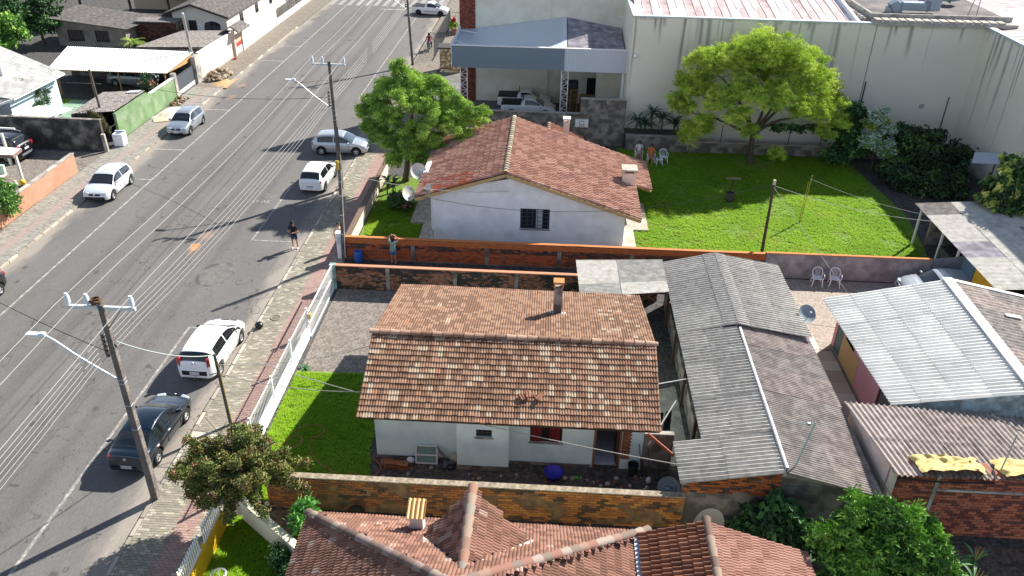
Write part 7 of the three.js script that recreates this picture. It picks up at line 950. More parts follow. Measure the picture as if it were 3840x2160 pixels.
// television aerials
{ const a = thing('tv_aerial', 'metal television aerial rising from the yellow tarpaulin on the shed roof', 'aerial', [15.1, 2.85, -20.5], null, true); obj('mast', bar([0, 0, 0], [0.25, 1.5, -0.3], 0.025), steel, a); const e = []; e.push(bar([-0.5, 1.95, -0.6], [0.9, 1.35, -0.2], 0.015)); for (let i = 0; i < 9; i++) { const k = i / 8; e.push(bar([mix(-0.5, 0.9, k), mix(1.95, 1.35, k), mix(-0.6, -0.2, k) - 0.12], [mix(-0.5, 0.9, k), mix(1.95, 1.35, k), mix(-0.6, -0.2, k) + 0.12], 0.01, 0.01, 5)); } obj('aerial_elements', e, darkGrey, a);
  const b = thing('tv_aerial', 'small aerial on a leaning mast at the ridge end of the long shed', 'aerial', [8.6, 2.7, -20.6], null, true); obj('mast', bar([0, 0, 0], [0.5, 1.5, -0.5], 0.03), mat('#93a8a0', 0.5, { metalness: 0.4 }), b); obj('aerial_elements', [bar([0.5, 1.45, -0.5], [-0.1, 1.4, -0.6], 0.012), bar([0.1, 1.35, -0.7], [0.1, 1.42, -0.45], 0.012), bar([-0.1, 1.35, -0.75], [-0.1, 1.42, -0.45], 0.012), at(rbox(0.12, 0.1, 0.1, 0.02), 0.3, 1.4, -0.52)], steel, b);
  const c = thing('tarpaulin', 'crumpled yellow tarpaulin with terracotta tiles on the shed roof edge', 'tarpaulin', [14.2, 2.9, -20.5]);
  for (const [x0, x1] of [[12.5, 14.7], [15.1, 17.6]]) { const g = new THREE.PlaneGeometry(x1 - x0, 0.95, 40, 18); g.rotateX(-Math.PI / 2); const p = g.attributes.position; for (let i = 0; i < p.count; i++) { const x = p.getX(i) + (x0 + x1) / 2, z = p.getZ(i), e = Math.abs(x - (x0 + x1) / 2) / ((x1 - x0) / 2), rg = fbm(x * 2.1 + 3, z * 2.5, 3, 0, 150); p.setXYZ(i, x + (fbm(x * 2, z * 3, 2, 0, 151) - 0.5) * 0.5, 2.95 + (z + 0.1) * 0.17 + 0.03 + rg * 0.28 * (1 - e ** 6) + 0.06 * Math.abs(Math.sin(x * 7 + z * 5 + rg * 6)), -20.62 + z * (0.75 + 0.5 * vn(x * 1.5, 4, 0, 152)) + 0.1 * (rg - 0.5)); } g.computeVertexNormals(); obj('sheet', g, mat('#c4b070', 0.85, { side: THREE.DoubleSide }), c); }
  for (const [x, z, r] of [[12.7, -20.9, 0.1], [14.6, -20.7, 0.05], [15.2, -20.35, -0.1]]) obj('terracotta_slab', at(rbox(0.6, 0.04, 0.42, 0.01), x, 3.08 + (z + 20.1) * 0.17 - 0.05, z, r, 0.17), mat('#9c6450', 0.9), c); }
// ---------------------------------------------------------------- people
const SK = '#b98468', skinC = c => new THREE.Color(c);
// bones: [x,y,z,r, x,y,z,r, colour]; one continuous surface from a smooth union of tapered capsules
function figure(label, pos, turn, bones, o = {}) {
  const t = thing('person', label, 'person', pos, o.group, true, turn);
  const mn = V(9, 9, 9), mx = V(-9, -9, -9); for (const b of bones) for (const k of [0, 4]) { mn.min(V(b[k] - b[k + 3], b[k + 1] - b[k + 3], b[k + 2] - b[k + 3])); mx.max(V(b[k] + b[k + 3], b[k + 1] + b[k + 3], b[k + 2] + b[k + 3])); }
  mn.subScalar(0.06); mx.addScalar(0.06); const c = mn.clone().add(mx).multiplyScalar(0.5), h = mx.clone().sub(mn).multiplyScalar(0.5), N = 64, mc = new MarchingCubes(N, blackM, false, false, 60000); mc.isolation = 0;
  const d1 = (b, x, y, z) => { const ax = b[0], ay = b[1], az = b[2], dx = b[4] - ax, dy = b[5] - ay, dz = b[6] - az, k = clamp(((x - ax) * dx + (y - ay) * dy + (z - az) * dz) / (dx * dx + dy * dy + dz * dz + 1e-9)); return Math.hypot(x - ax - dx * k, y - ay - dy * k, z - az - dz * k) - mix(b[3], b[7], k); };
  for (let k = 0; k < N; k++) for (let j = 0; j < N; j++) for (let i = 0; i < N; i++) { const x = c.x + h.x * (i - N / 2) / (N / 2), y = c.y + h.y * (j - N / 2) / (N / 2), z = c.z + h.z * (k - N / 2) / (N / 2); let d = 9; for (const b of bones) { const q = d1(b, x, y, z), kk = 0.03, hh = clamp(0.5 + 0.5 * (q - d) / kk); d = mix(q, d, hh) - kk * hh * (1 - hh); } mc.field[i + j * N + k * N * N] = -d; }
  mc.update(); const n = mc.count, pa = mc.positionArray, na = mc.normalArray, pos2 = new Float32Array(n * 3), nor = new Float32Array(n * 3), col = new Float32Array(n * 3), C = new THREE.Color();
  for (let i = 0; i < n; i++) { const x = c.x + pa[3 * i] * h.x, y = c.y + pa[3 * i + 1] * h.y, z = c.z + pa[3 * i + 2] * h.z; pos2.set([x, y, z], 3 * i); let best = 9, bc = 0; for (const b of bones) { const q = d1(b, x, y, z); if (q < best) { best = q; bc = b[8]; } } C.set(bc); col.set([C.r, C.g, C.b], 3 * i); }
  const g = new THREE.BufferGeometry(); g.setAttribute('position', new THREE.BufferAttribute(pos2, 3)); g.setAttribute('color', new THREE.BufferAttribute(col, 3)); g.computeVertexNormals();
  // hands: palm and five bent fingers each
  const extra = []; for (const [p, dir, sd] of o.hands || []) { const D = V(...dir).normalize(), S = V(...sd).normalize(), U = D.clone().cross(S); const P = V(...p); const q = (a, b, u) => P.clone().addScaledVector(D, a).addScaledVector(S, b).addScaledVector(U, u).toArray(); for (let f = 0; f < 4; f++) { const l = [0.07, 0.078, 0.074, 0.058][f], s = (f - 1.5) * 0.02; extra.push(bar(q(0.05, s, 0), q(0.05 + l * 0.6, s * 1.1, 0.01), 0.01, 0.009, 6), bar(q(0.05 + l * 0.6, s * 1.1, 0.01), q(0.05 + l, s * 1.1, 0.035), 0.009, 0.007, 6)); } extra.push(bar(q(0.0, -0.035, 0), q(0.05, -0.06, 0.02), 0.011, 0.009, 6), at(rbox(0.085, 0.085, 0.03, 0.012).applyMatrix4(basis(S, D, U.clone().negate(), V(0, 0, 0))), ...q(0.01, 0, 0))); }
  const paint1 = (gg, hex) => { gg = prep(gg); const cc = new THREE.Color(hex), a = new Float32Array(gg.attributes.position.count * 3); for (let i = 0; i < a.length; i += 3) a.set([cc.r, cc.g, cc.b], i); gg.setAttribute('color', new THREE.BufferAttribute(a, 3)); return gg; };
  const gs = [prep(g), ...extra.map(e => paint1(e, o.skin || SK))]; obj('body', gs, new THREE.MeshStandardMaterial({ vertexColors: true, roughness: 0.85 }), t, true);
  // face and hair
  const hd = o.head; if (hd) { const [x, y, z, ry] = hd, F = (gg, a, b, cc) => { gg.translate(a, b, cc); gg.rotateX(o.nod || 0); gg.rotateY(ry || 0); gg.translate(x, y, z); return gg; }; obj('eye', [F(new THREE.SphereGeometry(0.014, 8, 6), -0.032, 0.005, 0.09), F(new THREE.SphereGeometry(0.014, 8, 6), 0.032, 0.005, 0.09)], mat('#2a2320', 0.4), t); obj('nose', F(new THREE.ConeGeometry(0.016, 0.045, 6), 0, -0.015, 0.103), mat(o.skin || SK, 0.8), t); obj('mouth', F(rbox(0.045, 0.012, 0.01, 0.004), 0, -0.055, 0.09), mat('#8c5048', 0.7), t); obj('ear', [F(new THREE.SphereGeometry(0.022, 8, 6).scale(0.5, 1.2, 0.8), -0.085, 0, 0), F(new THREE.SphereGeometry(0.022, 8, 6).scale(0.5, 1.2, 0.8), 0.085, 0, 0)], mat(o.skin || SK, 0.8), t); const hg = [F(new THREE.SphereGeometry(0.108, 14, 10, 0, 6.283, 0, 1.7).scale(0.95, 1.08, 1.05).rotateX(-0.35), 0, 0.015, -0.012)]; if (o.longHair) hg.push(F(new THREE.SphereGeometry(0.1, 12, 10).scale(1.0, 1.7, 0.55), 0, -0.06, -0.07), F(new THREE.SphereGeometry(0.04, 8, 8).scale(0.8, 3, 1), -0.09, -0.06, 0), F(new THREE.SphereGeometry(0.04, 8, 8).scale(0.8, 3, 1), 0.09, -0.06, 0)); if (o.bun) hg.push(F(new THREE.SphereGeometry(0.05, 8, 8), 0, 0.13, -0.03)); obj('hair', hg, mat(o.hair || '#241a16', 0.7), t); }
  if (o.more) o.more(t); return t;
}
// standing body; P holds wrists/elbows; y measured from the soles
function standing({ shirt, shorts, skin = SK, shoe, h = 1.7, la, ra, lean = 0, stance = 0.1, sleeve = 0.5, bell = 0.14 }) {
  const k = h / 1.72, B = []; const hip = 0.9 * k, sh = 1.42 * k, b = (a, r0, c, r1, col) => B.push([a[0], a[1], a[2], r0, c[0], c[1], c[2], r1, col]);
  for (const s of [-1, 1]) { b([s * 0.09, hip, 0], 0.092, [s * 0.1, hip - 0.24, 0.01], 0.085, shorts); b([s * 0.1, hip - 0.26, 0.01], 0.072, [s * stance, 0.48 * k, 0.015], 0.055, skin); b([s * stance, 0.48 * k, 0.015], 0.052, [s * stance, 0.09, -0.01], 0.036, skin); b([s * stance, 0.045, -0.04], 0.04, [s * (stance + 0.02), 0.035, 0.14], 0.034, shoe || skin); }
  b([0, hip + 0.02, 0], bell, [0, 1.12 * k, lean * 0.3], 0.13, shirt); b([0, 1.12 * k, lean * 0.3], 0.13, [0, sh - 0.1, lean], 0.145, shirt); b([-0.15, sh - 0.04, lean], 0.065, [0.15, sh - 0.04, lean], 0.065, shirt); b([0, sh, lean], 0.05, [0, sh + 0.1, lean + 0.01], 0.05, skin); b([0, sh + 0.15, lean + 0.02], 0.085, [0, sh + 0.22, lean + 0.01], 0.092, skin);
  for (const [s, A] of [[-1, ra], [1, la]]) { const S = [s * 0.19, sh - 0.05, lean], m = [mix(S[0], A[0][0], sleeve), mix(S[1], A[0][1], sleeve), mix(S[2], A[0][2], sleeve)]; b(S, 0.058, m, 0.056, shirt); b(m, 0.046, A[0], 0.04, skin); b(A[0], 0.04, A[1], 0.028, skin); }
  return { bones: B, head: [0, sh + 0.19, lean + 0.02] };
}
{
  let q = standing({ shirt: '#15161a', shorts: '#1f2c52', shoe: '#d6cfc8', h: 1.7, lean: 0.04, stance: 0.13, la: [[0.27, 1.08, 0.08], [0.07, 1.1, 0.3]], ra: [[-0.27, 1.08, 0.08], [-0.07, 1.1, 0.3]] });
  figure('person in black T-shirt, cap and navy shorts holding a controller on the road', [-13.85, RY, -39.55], -0.1, q.bones, { head: q.head, nod: 0.5, hair: '#17171a', hands: [[[0.06, 1.1, 0.32], [-0.5, 0.1, 0.8], [0.8, 0, 0.4]], [[-0.06, 1.1, 0.32], [0.5, 0.1, 0.8], [0.8, 0, -0.4]]], more: t => { obj('cap', [at(new THREE.SphereGeometry(0.115, 14, 8, 0, 6.283, 0, 1.5), 0, q.head[1] + 0.02, q.head[2] + 0.01, 0, 0.4), at(rbox(0.16, 0.015, 0.12, 0.006), 0, q.head[1] - 0.02, q.head[2] + 0.15, 0, 0.6)], mat('#17181c', 0.85), t); } });
  tag(obj('remote_controller', [at(rbox(0.17, 0.03, 0.1, 0.01), -13.85 - 0.035, 1.02, -39.2), at(rbox(0.13, 0.012, 0.07, 0.004), -13.88, 1.06, -39.14, 0, -0.7)], mat('#3c3e42', 0.5)), 'small grey remote controller held by the person in black', 'controller');
  q = standing({ shirt: '#c7ae98', shorts: '#b07a28', shoe: '#8a7a6a', h: 1.72, la: [[0.26, 1.08, -0.02], [0.25, 0.82, 0.1]], ra: [[-0.26, 1.08, -0.02], [-0.25, 0.82, 0.1]] });
  figure('person in beige shirt and mustard shorts standing behind the service pole', [-11.25, 0.02, -39.3], 0.5, q.bones, { head: q.head, hair: '#2a2320', hands: [[[0.25, 0.8, 0.1], [0, -1, 0.15], [0, 0, 1]], [[-0.25, 0.8, 0.1], [0, -1, 0.15], [0, 0, 1]]] });
  q = standing({ shirt: '#7f9c94', shorts: '#4470a4', skin: '#b9806a', h: 1.6, bell: 0.175, la: [[0.3, 1.48, 0.1], [0.1, 1.66, 0.08]], ra: [[-0.3, 1.48, 0.1], [-0.1, 1.66, 0.08]], sleeve: 0.45 });
  figure('person in grey green top and denim shorts with hands on head by the brick wall', [-8.05, 0, -38.1], Math.PI - 0.3, q.bones, { skin: '#b9806a', head: q.head, longHair: true, hair: '#3a221c', hands: [[[0.09, 1.67, 0.08], [-1, 0.1, 0], [0, 0, 1]], [[-0.09, 1.67, 0.08], [1, 0.1, 0], [0, 0, 1]]] });
  // seated pair
  const seated = (shirt, bottom, crossed) => { const B = [], sk = '#b07a66', b = (a, r0, c, r1, col) => B.push([a[0], a[1], a[2], r0, c[0], c[1], c[2], r1, col]); b([0, 0.52, 0], 0.15, [0, 0.78, -0.04], 0.135, shirt); b([0, 0.78, -0.04], 0.13, [0, 0.98, -0.06], 0.13, shirt); b([-0.14, 1.02, -0.06], 0.06, [0.14, 1.02, -0.06], 0.06, shirt); b([0, 1.06, -0.06], 0.048, [0, 1.15, -0.04], 0.048, sk); b([0, 1.2, -0.03], 0.083, [0, 1.27, -0.04], 0.09, sk);
    for (const s of [-1, 1]) { const kx = s * (crossed ? 0.05 : 0.1), ky = crossed && s < 0 ? 0.62 : 0.52; b([s * 0.1, 0.52, 0.02], 0.088, [mix(s * 0.1, kx, 0.6), mix(0.52, ky, 0.6), 0.27], 0.075, bottom); b([mix(s * 0.1, kx, 0.6), mix(0.52, ky, 0.6), 0.27], 0.07, [kx, ky, 0.44], 0.058, sk); const fx = crossed && s < 0 ? -0.28 : kx * 0.8, fy = crossed && s < 0 ? 0.26 : 0.09; b([kx, ky, 0.44], 0.052, [fx, fy, 0.5], 0.036, sk); b([fx, fy - 0.045, 0.49], 0.038, [fx, fy - 0.055, 0.63], 0.03, sk); b([s * 0.18, 1.0, -0.06], 0.055, [s * 0.23, 0.88, -0.04], 0.05, shirt); b([s * 0.23, 0.88, -0.04], 0.043, [s * 0.27, 0.74, 0.0], 0.04, sk); b([s * 0.27, 0.74, 0.0], 0.038, [s * 0.1, 0.66, 0.22], 0.028, sk); } return B; };
  const SH = [[[0.09, 0.66, 0.24], [-0.8, 0, 0.5], [0.5, 0, 0.8]], [[-0.09, 0.66, 0.24], [0.8, 0, 0.5], [0.5, 0, -0.8]]];
  figure('person in white top with dark bob seated on a plastic chair by the wall', [6.45, 0, -54.9], 0.05, seated('#d6d2d2', '#cfc4b8', false), { head: [0, 1.23, -0.02], longHair: true, hair: '#1d1514', hands: SH, skin: '#b07a66' });
  figure('person in orange dress sitting with legs crossed beside the small table', [7.25, 0, -54.3], 0.0, seated('#c8702c', '#b8622c', true), { head: [0, 1.23, -0.02], bun: true, hair: '#241a18', hands: SH, skin: '#b07a66' });
  // rider on a motorcycle
  const rb = [], b = (a, r0, c, r1, col) => rb.push([a[0], a[1], a[2], r0, c[0], c[1], c[2], r1, col]); b([0, 0.85, -0.1], 0.15, [0, 1.15, -0.02], 0.14, '#8a2440'); b([0, 1.15, -0.02], 0.14, [0, 1.34, 0.04], 0.14, '#8a2440'); b([-0.15, 1.38, 0.04], 0.06, [0.15, 1.38, 0.04], 0.06, '#6a1c34'); b([0, 1.42, 0.05], 0.05, [0, 1.5, 0.06], 0.05, SK); b([0, 1.57, 0.08], 0.13, [0, 1.62, 0.07], 0.13, '#16161a'); for (const s of [-1, 1]) { b([s * 0.1, 0.85, -0.05], 0.09, [s * 0.2, 0.78, 0.32], 0.07, '#22262e'); b([s * 0.2, 0.78, 0.32], 0.065, [s * 0.2, 0.32, 0.15], 0.045, '#22262e'); b([s * 0.2, 0.28, 0.12], 0.045, [s * 0.2, 0.26, 0.28], 0.04, '#1a1a1a'); b([s * 0.19, 1.35, 0.04], 0.058, [s * 0.3, 1.15, 0.22], 0.045, '#8a2440'); b([s * 0.3, 1.15, 0.22], 0.04, [s * 0.28, 1.05, 0.48], 0.03, SK); }
  figure('person in dark red jersey and helmet riding the motorcycle on the pavement', [-12.5, 0.02, -83], Math.PI, rb, { hands: [[[0.28, 1.05, 0.5], [0, 0, 1], [1, 0, 0]], [[-0.28, 1.05, 0.5], [0, 0, 1], [1, 0, 0]]] });
  const m = thing('motorcycle', 'small dark motorcycle under the rider by the grey fence', 'motorcycle', [-12.5, 0.02, -83], null, true, Math.PI); for (const z of [0.62, -0.62]) { const w = obj('wheel', [new THREE.TorusGeometry(0.25, 0.055, 8, 24).rotateY(Math.PI / 2).translate(0, 0.305, z)], rubber, m); obj('rim', [new THREE.TorusGeometry(0.19, 0.015, 6, 20).rotateY(Math.PI / 2).translate(0, 0.305, z), ...[0, 1, 2, 3, 4].map(i => bar([0, 0.305, z], [0, 0.305 + 0.19 * Math.cos(i * 1.257), z + 0.19 * Math.sin(i * 1.257)], 0.01))], alloy, w); } obj('tank', at(rbox(0.24, 0.2, 0.42, 0.08, 3), 0, 0.76, 0.2), paint('#30323a', 0.2), m); obj('seat', at(rbox(0.26, 0.09, 0.6, 0.04, 3), 0, 0.72, -0.28), blackPlastic, m); obj('engine', at(rbox(0.28, 0.28, 0.36, 0.05), 0, 0.42, 0.05), steel, m); obj('fork', [bar([-0.09, 0.305, 0.62], [-0.08, 0.95, 0.4], 0.025), bar([0.09, 0.305, 0.62], [0.08, 0.95, 0.4], 0.025)], steel, m); obj('handlebar', bar([-0.34, 1.0, 0.42], [0.34, 1.0, 0.42], 0.018), blackPlastic, m); obj('headlight', at(new THREE.SphereGeometry(0.08, 10, 8), 0, 0.9, 0.5), clearLens, m); obj('rear_box', at(rbox(0.3, 0.22, 0.3, 0.04), 0, 0.9, -0.62), mat('#5a5e68', 0.5), m);
}
// ---------------------------------------------------------------- garden furniture and small things
const plastic = mat('#e3e6ea', 0.4);
function plasticChair(label, pos, turn, group) {
  const t = thing('plastic_chair', label, 'chair', pos, group, true, turn); const sg = rbox(0.46, 0.03, 0.44, 0.012, 2); obj('seat', at(sg, 0, 0.43, 0.02), plastic, t);
  for (const s of [-1, 1]) { obj('leg', beam([s * 0.21, 0.43, 0.2], [s * 0.27, 0, 0.26], 0.06, 0.045), plastic, t); obj('leg', beam([s * 0.2, 0.43, -0.18], [s * 0.25, 0, -0.28], 0.06, 0.045), plastic, t); obj('armrest', [tube([[s * 0.26, 0.42, 0.2], [s * 0.28, 0.62, 0.2], [s * 0.28, 0.66, 0.05], [s * 0.25, 0.68, -0.2]], 0.024, 6, 16)], plastic, t); }
  obj('back_frame', tube([[-0.24, 0.43, -0.2], [-0.25, 0.68, -0.24], [-0.17, 0.84, -0.29], [0, 0.89, -0.3], [0.17, 0.84, -0.29], [0.25, 0.68, -0.24], [0.24, 0.43, -0.2]], 0.026, 6, 30), plastic, t); for (let i = -2; i <= 2; i++) obj('back_slat', beam([i * 0.055, 0.44, -0.19], [i * 0.075, 0.86 - Math.abs(i) * 0.02, -0.295], 0.032, 0.012), plastic, t); return t;
}
plasticChair('white plastic chair at the grey wall, farther from the orange brick end', [15.3, 0, -37.75], -0.15); plasticChair('white plastic chair at the grey wall, next to the long shed', [14.4, 0, -37.75], -0.1);
plasticChair('white plastic chair under the person in the white top', [6.45, 0, -54.95], 0.05); plasticChair('white plastic chair under the person in the orange dress', [7.25, 0, -54.35], 0); plasticChair('empty white plastic chair beside the small white table', [8.15, 0, -54.45], 0.1);
{ const t = thing('plastic_table', 'small square white plastic side table between the chairs on the lawn', 'table', [7.8, 0, -53.9], null, true, 0.1); obj('tabletop', at(rbox(0.46, 0.04, 0.46, 0.015), 0, 0.44, 0), plastic, t); for (const [x, z] of [[-1, -1], [1, -1], [-1, 1], [1, 1]]) obj('leg', beam([x * 0.18, 0.43, z * 0.18], [x * 0.22, 0, z * 0.22], 0.05, 0.05), plastic, t); tag(obj('bottle_tray', [at(rbox(0.16, 0.02, 0.12, 0.01), 7.76, 0.472, -53.9), at(new THREE.CylinderGeometry(0.03, 0.035, 0.12, 10), 7.74, 0.54, -53.9)], mat('#2a2a30', 0.5)), 'dark cup on a tray on the small white table', 'cup'); }
{ const t = thing('bird_table', 'dark urn pedestal with a flat board on the sunlit lawn', 'bird table', [11.7, 0, -48.2], null, true); obj('urn', new THREE.LatheGeometry([[0.02, 0], [0.26, 0], [0.3, 0.1], [0.22, 0.4], [0.3, 0.55], [0.2, 0.56]].map(p => new THREE.Vector2(...p)), 16), mat('#4c443e', 0.9), t); obj('post', bar([0, 0.5, 0], [0.05, 1.5, 0], 0.05), darkWood, t); obj('board', at(rbox(0.9, 0.04, 0.3, 0.01), 0.05, 1.52, 0), mat('#7c6c5a', 0.9), t);
  const g = thing('bamboo_post', 'thin yellow bamboo clothes posts standing in the lawn', 'post', [15.5, 0, -45.4], null, true); obj('pole', bar([0, 0, 0], [0.15, 3.0, -0.15], 0.03, 0.02), mat('#b09c4a', 0.8), g); obj('pole', bar([-0.12, 0, 0.1], [-0.02, 2.6, -0.05], 0.025, 0.02), mat('#b09c4a', 0.8), g);
  tag(obj('barrel', [new THREE.LatheGeometry([[0.01, 0.02], [0.2, 0], [0.23, 0.12], [0.245, 0.35], [0.23, 0.56], [0.2, 0.68], [0.19, 0.68], [0.19, 0.55], [0.01, 0.55]].map(p => new THREE.Vector2(...p)), 24).translate(-9.95, 0, -38.1), ...[0.2, 0.48].map(y => new THREE.TorusGeometry(0.24, 0.015, 6, 24).rotateX(Math.PI / 2).translate(-9.95, y, -38.1))], mat('#1f5aa8', 0.5, { side: THREE.DoubleSide })), 'blue plastic barrel standing against the orange brick wall', 'barrel');
  tag(obj('basin', [new THREE.LatheGeometry([[0.01, 0.03], [0.24, 0.02], [0.34, 0.28], [0.36, 0.3], [0.34, 0.3], [0.23, 0.05], [0.01, 0.05]].map(p => new THREE.Vector2(...p)), 26).translate(0.72, 0, -22.35)], mat('#3a2fae', 0.45, { side: THREE.DoubleSide })), 'violet blue plastic basin on the rubble strip', 'basin');
  tag(obj('rubbish_bag', [at(new THREE.SphereGeometry(0.2, 12, 9).scale(1, 0.8, 1), -13.2, 0.16, -31.3), at(new THREE.ConeGeometry(0.07, 0.14, 7), -13.15, 0.36, -31.3)], mat('#15161a', 0.35)), 'black knotted rubbish bag on the kerb ahead of the white hatchback', 'bag');
  const dr = thing('storm_drain', 'small broken drain cover in the pavement near the rubbish bag', 'drain', [-12.7, 0.01, -32.2]); obj('cover', at(new THREE.CylinderGeometry(0.22, 0.22, 0.03, 16), -12.7, 0.02, -32.2), mat('#6e665a', 0.9), dr); obj('rim', at(new THREE.TorusGeometry(0.23, 0.025, 6, 20).rotateX(Math.PI / 2), -12.7, 0.03, -32.2), mat('#8a8274', 0.9), dr);
  for (const [x, z, w, l, lb] of [[-12.85, -23.35, 1.1, 1.0, 'pale concrete access slab in the pavement beside the sedan'], [-12.5, -56.3, 0.9, 1.0, 'square grey utility cover in the pavement before the silver hatchback']]) tag(obj('utility_cover', [box(x - w / 2, x + w / 2, 0, 0.035, z - l / 2, z + l / 2), box(x - 0.04, x + 0.04, 0.035, 0.045, z - l / 2 + 0.05, z - l / 2 + 0.15)], mat('#b5aea2', 0.9)), lb, 'cover');
}
{ // heap of stones, sand and rubble on the left pavement
  const stone = (x, y, z, r) => { const g = new THREE.IcosahedronGeometry(r, 1), p = g.attributes.position; const sx = rnd() * 50; for (let i = 0; i < p.count; i++) { const k = 0.75 + 0.5 * vn(p.getX(i) / r * 1.3 + sx, p.getY(i) / r * 1.3 + p.getZ(i) / r + sx, 0, 160); p.setXYZ(i, p.getX(i) * k, p.getY(i) * k * 0.8, p.getZ(i) * k); } g.computeVertexNormals(); g.translate(x, y, z); return g; };
  const sm = ['#8a7a66', '#9c8c76', '#766856', '#a89a84'].map(c => mat(c, 0.95));
  for (let i = 0; i < 70; i++) { const a = rnd() * 6.283, q = Math.sqrt(rnd()), x = -30.0 + Math.cos(a) * q * 1.0, z = -71.4 + Math.sin(a) * q * 1.9; tag(obj('stone', stone(x, 0.12 + 0.62 * (1 - q) * rr(0.5, 1), z, rr(0.13, 0.24)), pick(sm)), 'rough brown stone in the heap against the pinkish wall', 'stone', 'stones heaped on the left pavement'); }
  const mound = (name, label, cat, cx, cz, rx, rz, h, m, s) => { const g = new THREE.PlaneGeometry(2, 2, 26, 26); g.rotateX(-Math.PI / 2); const p = g.attributes.position; for (let i = 0; i < p.count; i++) { const x = p.getX(i), z = p.getZ(i), d = Math.hypot(x, z), k = smooth(1, 0.15, d + (fbm(x * 2 + s, z * 2, 3, 0, 161) - 0.5) * 0.5); p.setXYZ(i, cx + x * rx, -0.02 + h * k * (0.7 + 0.6 * fbm(x * 4 + s, z * 4, 3, 0, 162)), cz + z * rz); } g.computeVertexNormals(); const o = obj(name, g, m); o.userData.label = label; o.userData.category = cat; o.userData.kind = 'stuff'; return o; };
  mound('sand_heap', 'spread heap of pale sand beside the silver three door hatchback', 'sand', -30.0, -60.9, 1.2, 2.0, 0.35, mapMat(ntex([206, 196, 178], [226, 218, 202], [176, 164, 144], { m: 1.5, s: 163 }), 0.95), 1); mound('sand_heap', 'thin spill of yellow sand below the stone heap', 'sand', -29.0, -69.6, 0.9, 1.4, 0.14, mat('#b09268', 0.95), 4);
  for (let i = 0; i < 26; i++) { const x = rr(-30.9, -30.0), z = rr(-65, -62.6); tag(obj('rubble_piece', stone(x, 0.08 + rnd() * 0.12, z, rr(0.08, 0.18)), mat(pick(['#7a5a44', '#8c7058', '#a0907a', '#5a4638']), 0.95)), 'broken rubble lump at the foot of the green wall', 'rubble', 'rubble along the green wall'); }
  tag(obj('board', at(rbox(1.5, 0.04, 0.9, 0.01), -29.9, 0.05, -59.4, 0.5), mat('#c0ae94', 0.9)), 'flat weathered board lying beside the sand heap', 'board'); tag(obj('red_bowl', [new THREE.LatheGeometry([[0.01, 0.02], [0.14, 0.01], [0.2, 0.12], [0.19, 0.12], [0.12, 0.03], [0.01, 0.04]].map(p => new THREE.Vector2(...p)), 18).translate(-30.6, 0.02, -77.3)], mat('#c0182c', 0.5, { side: THREE.DoubleSide })), 'red bowl on the pavement below the pinkish wall', 'bowl');
  // rubble strip beside the mint house
  for (let i = 0; i < 120; i++) { const x = rnd() < 0.6 ? rr(0.8, 4.4) : rr(-5.6, 1), z = rr(-22.7, -20.7), r = rr(0.03, 0.1); tag(obj('brick_rubble', stone(x, r * 0.4, z, r), mat(pick(['#8a5a44', '#9a8a7c', '#6e4c3c', '#b0a498', '#584a42']), 0.95)), 'small lump of broken brick and mortar on the soil strip', 'rubble', 'rubble on the soil strip beside the mint house'); }
  for (let i = 0; i < 16; i++) tag(obj('stacked_roof_tile', at(rbox(0.4, 0.025, 0.22, 0.008), -5.5 + (i % 2) * 0.5 + (i % 4 > 1 ? 0.1 : 0) + rr(-0.03, 0.03), 0.03 + Math.floor(i / 4) * 0.06, -22.6 + rr(-0.05, 0.05) + (i % 4) * 0.06, rr(-0.1, 0.1), rr(-0.1, 0.1)), mat(pick(['#a0603c', '#b06e44', '#8c5236']), 0.9)), 'spare terracotta tile in the pile against the mint wall', 'tile', 'spare tiles stacked by the mint wall');
  const fr = thing('window_frame', 'discarded white two pane window frame leaning on the mint wall', 'window frame', [-4.05, 0, -22.75], null, true); obj('frame', [box(-0.42, 0.42, 0, 0.05, -0.03, 0.03), box(-0.42, 0.42, 0.72, 0.77, -0.03, 0.03), box(-0.42, -0.37, 0.05, 0.72, -0.03, 0.03), box(0.37, 0.42, 0.05, 0.72, -0.03, 0.03), box(-0.37, 0.37, 0.34, 0.39, -0.03, 0.03)].map(g => g.rotateX(-0.25)), offwhite, fr); obj('pane', box(-0.37, 0.37, 0.05, 0.72, -0.006, 0.004).rotateX(-0.25), mat('#7c9288', 0.15), fr);
  const wb = thing('wheelbarrow', 'overturned wheelbarrow with sticks and sacks beside the mint bay', 'wheelbarrow', [-3.2, 0, -22.75], null, true); obj('tray', at(rbox(0.4, 0.2, 0.32, 0.06, 2), 0, 0.15, 0.15, 0, 0.5), mat('#4c5058', 0.6), wb); obj('handle', [bar([-0.45, 0.75, -0.1], [0.1, 0.25, 0.1], 0.02), bar([-0.4, 0.62, -0.05], [0.1, 0.2, 0.2], 0.02)], darkWood, wb); obj('wheel', at(new THREE.TorusGeometry(0.12, 0.035, 6, 16), 0.1, 0.16, 0.3), rubber, wb);
  tag(obj('sack', at(new THREE.SphereGeometry(0.22, 10, 8).scale(1, 1.1, 0.7), -2.98, 0.24, -22.85), mat('#b0a48c', 0.95)), 'beige cloth sack slumped beside the mint bay', 'sack'); tag(obj('plastic_bag', at(new THREE.SphereGeometry(0.15, 9, 7).scale(1, 0.9, 0.8), -4.65, 0.14, -22.75), mat('#d8d6d6', 0.6)), 'crumpled white plastic bag between tiles and window frame', 'bag'); tag(obj('plastic_bag', at(new THREE.SphereGeometry(0.13, 9, 7).scale(0.8, 1.2, 0.8), 4.2, 0.16, -22.3), mat('#c8cad0', 0.6)), 'small white bag by the broom near the vivo dish', 'bag');
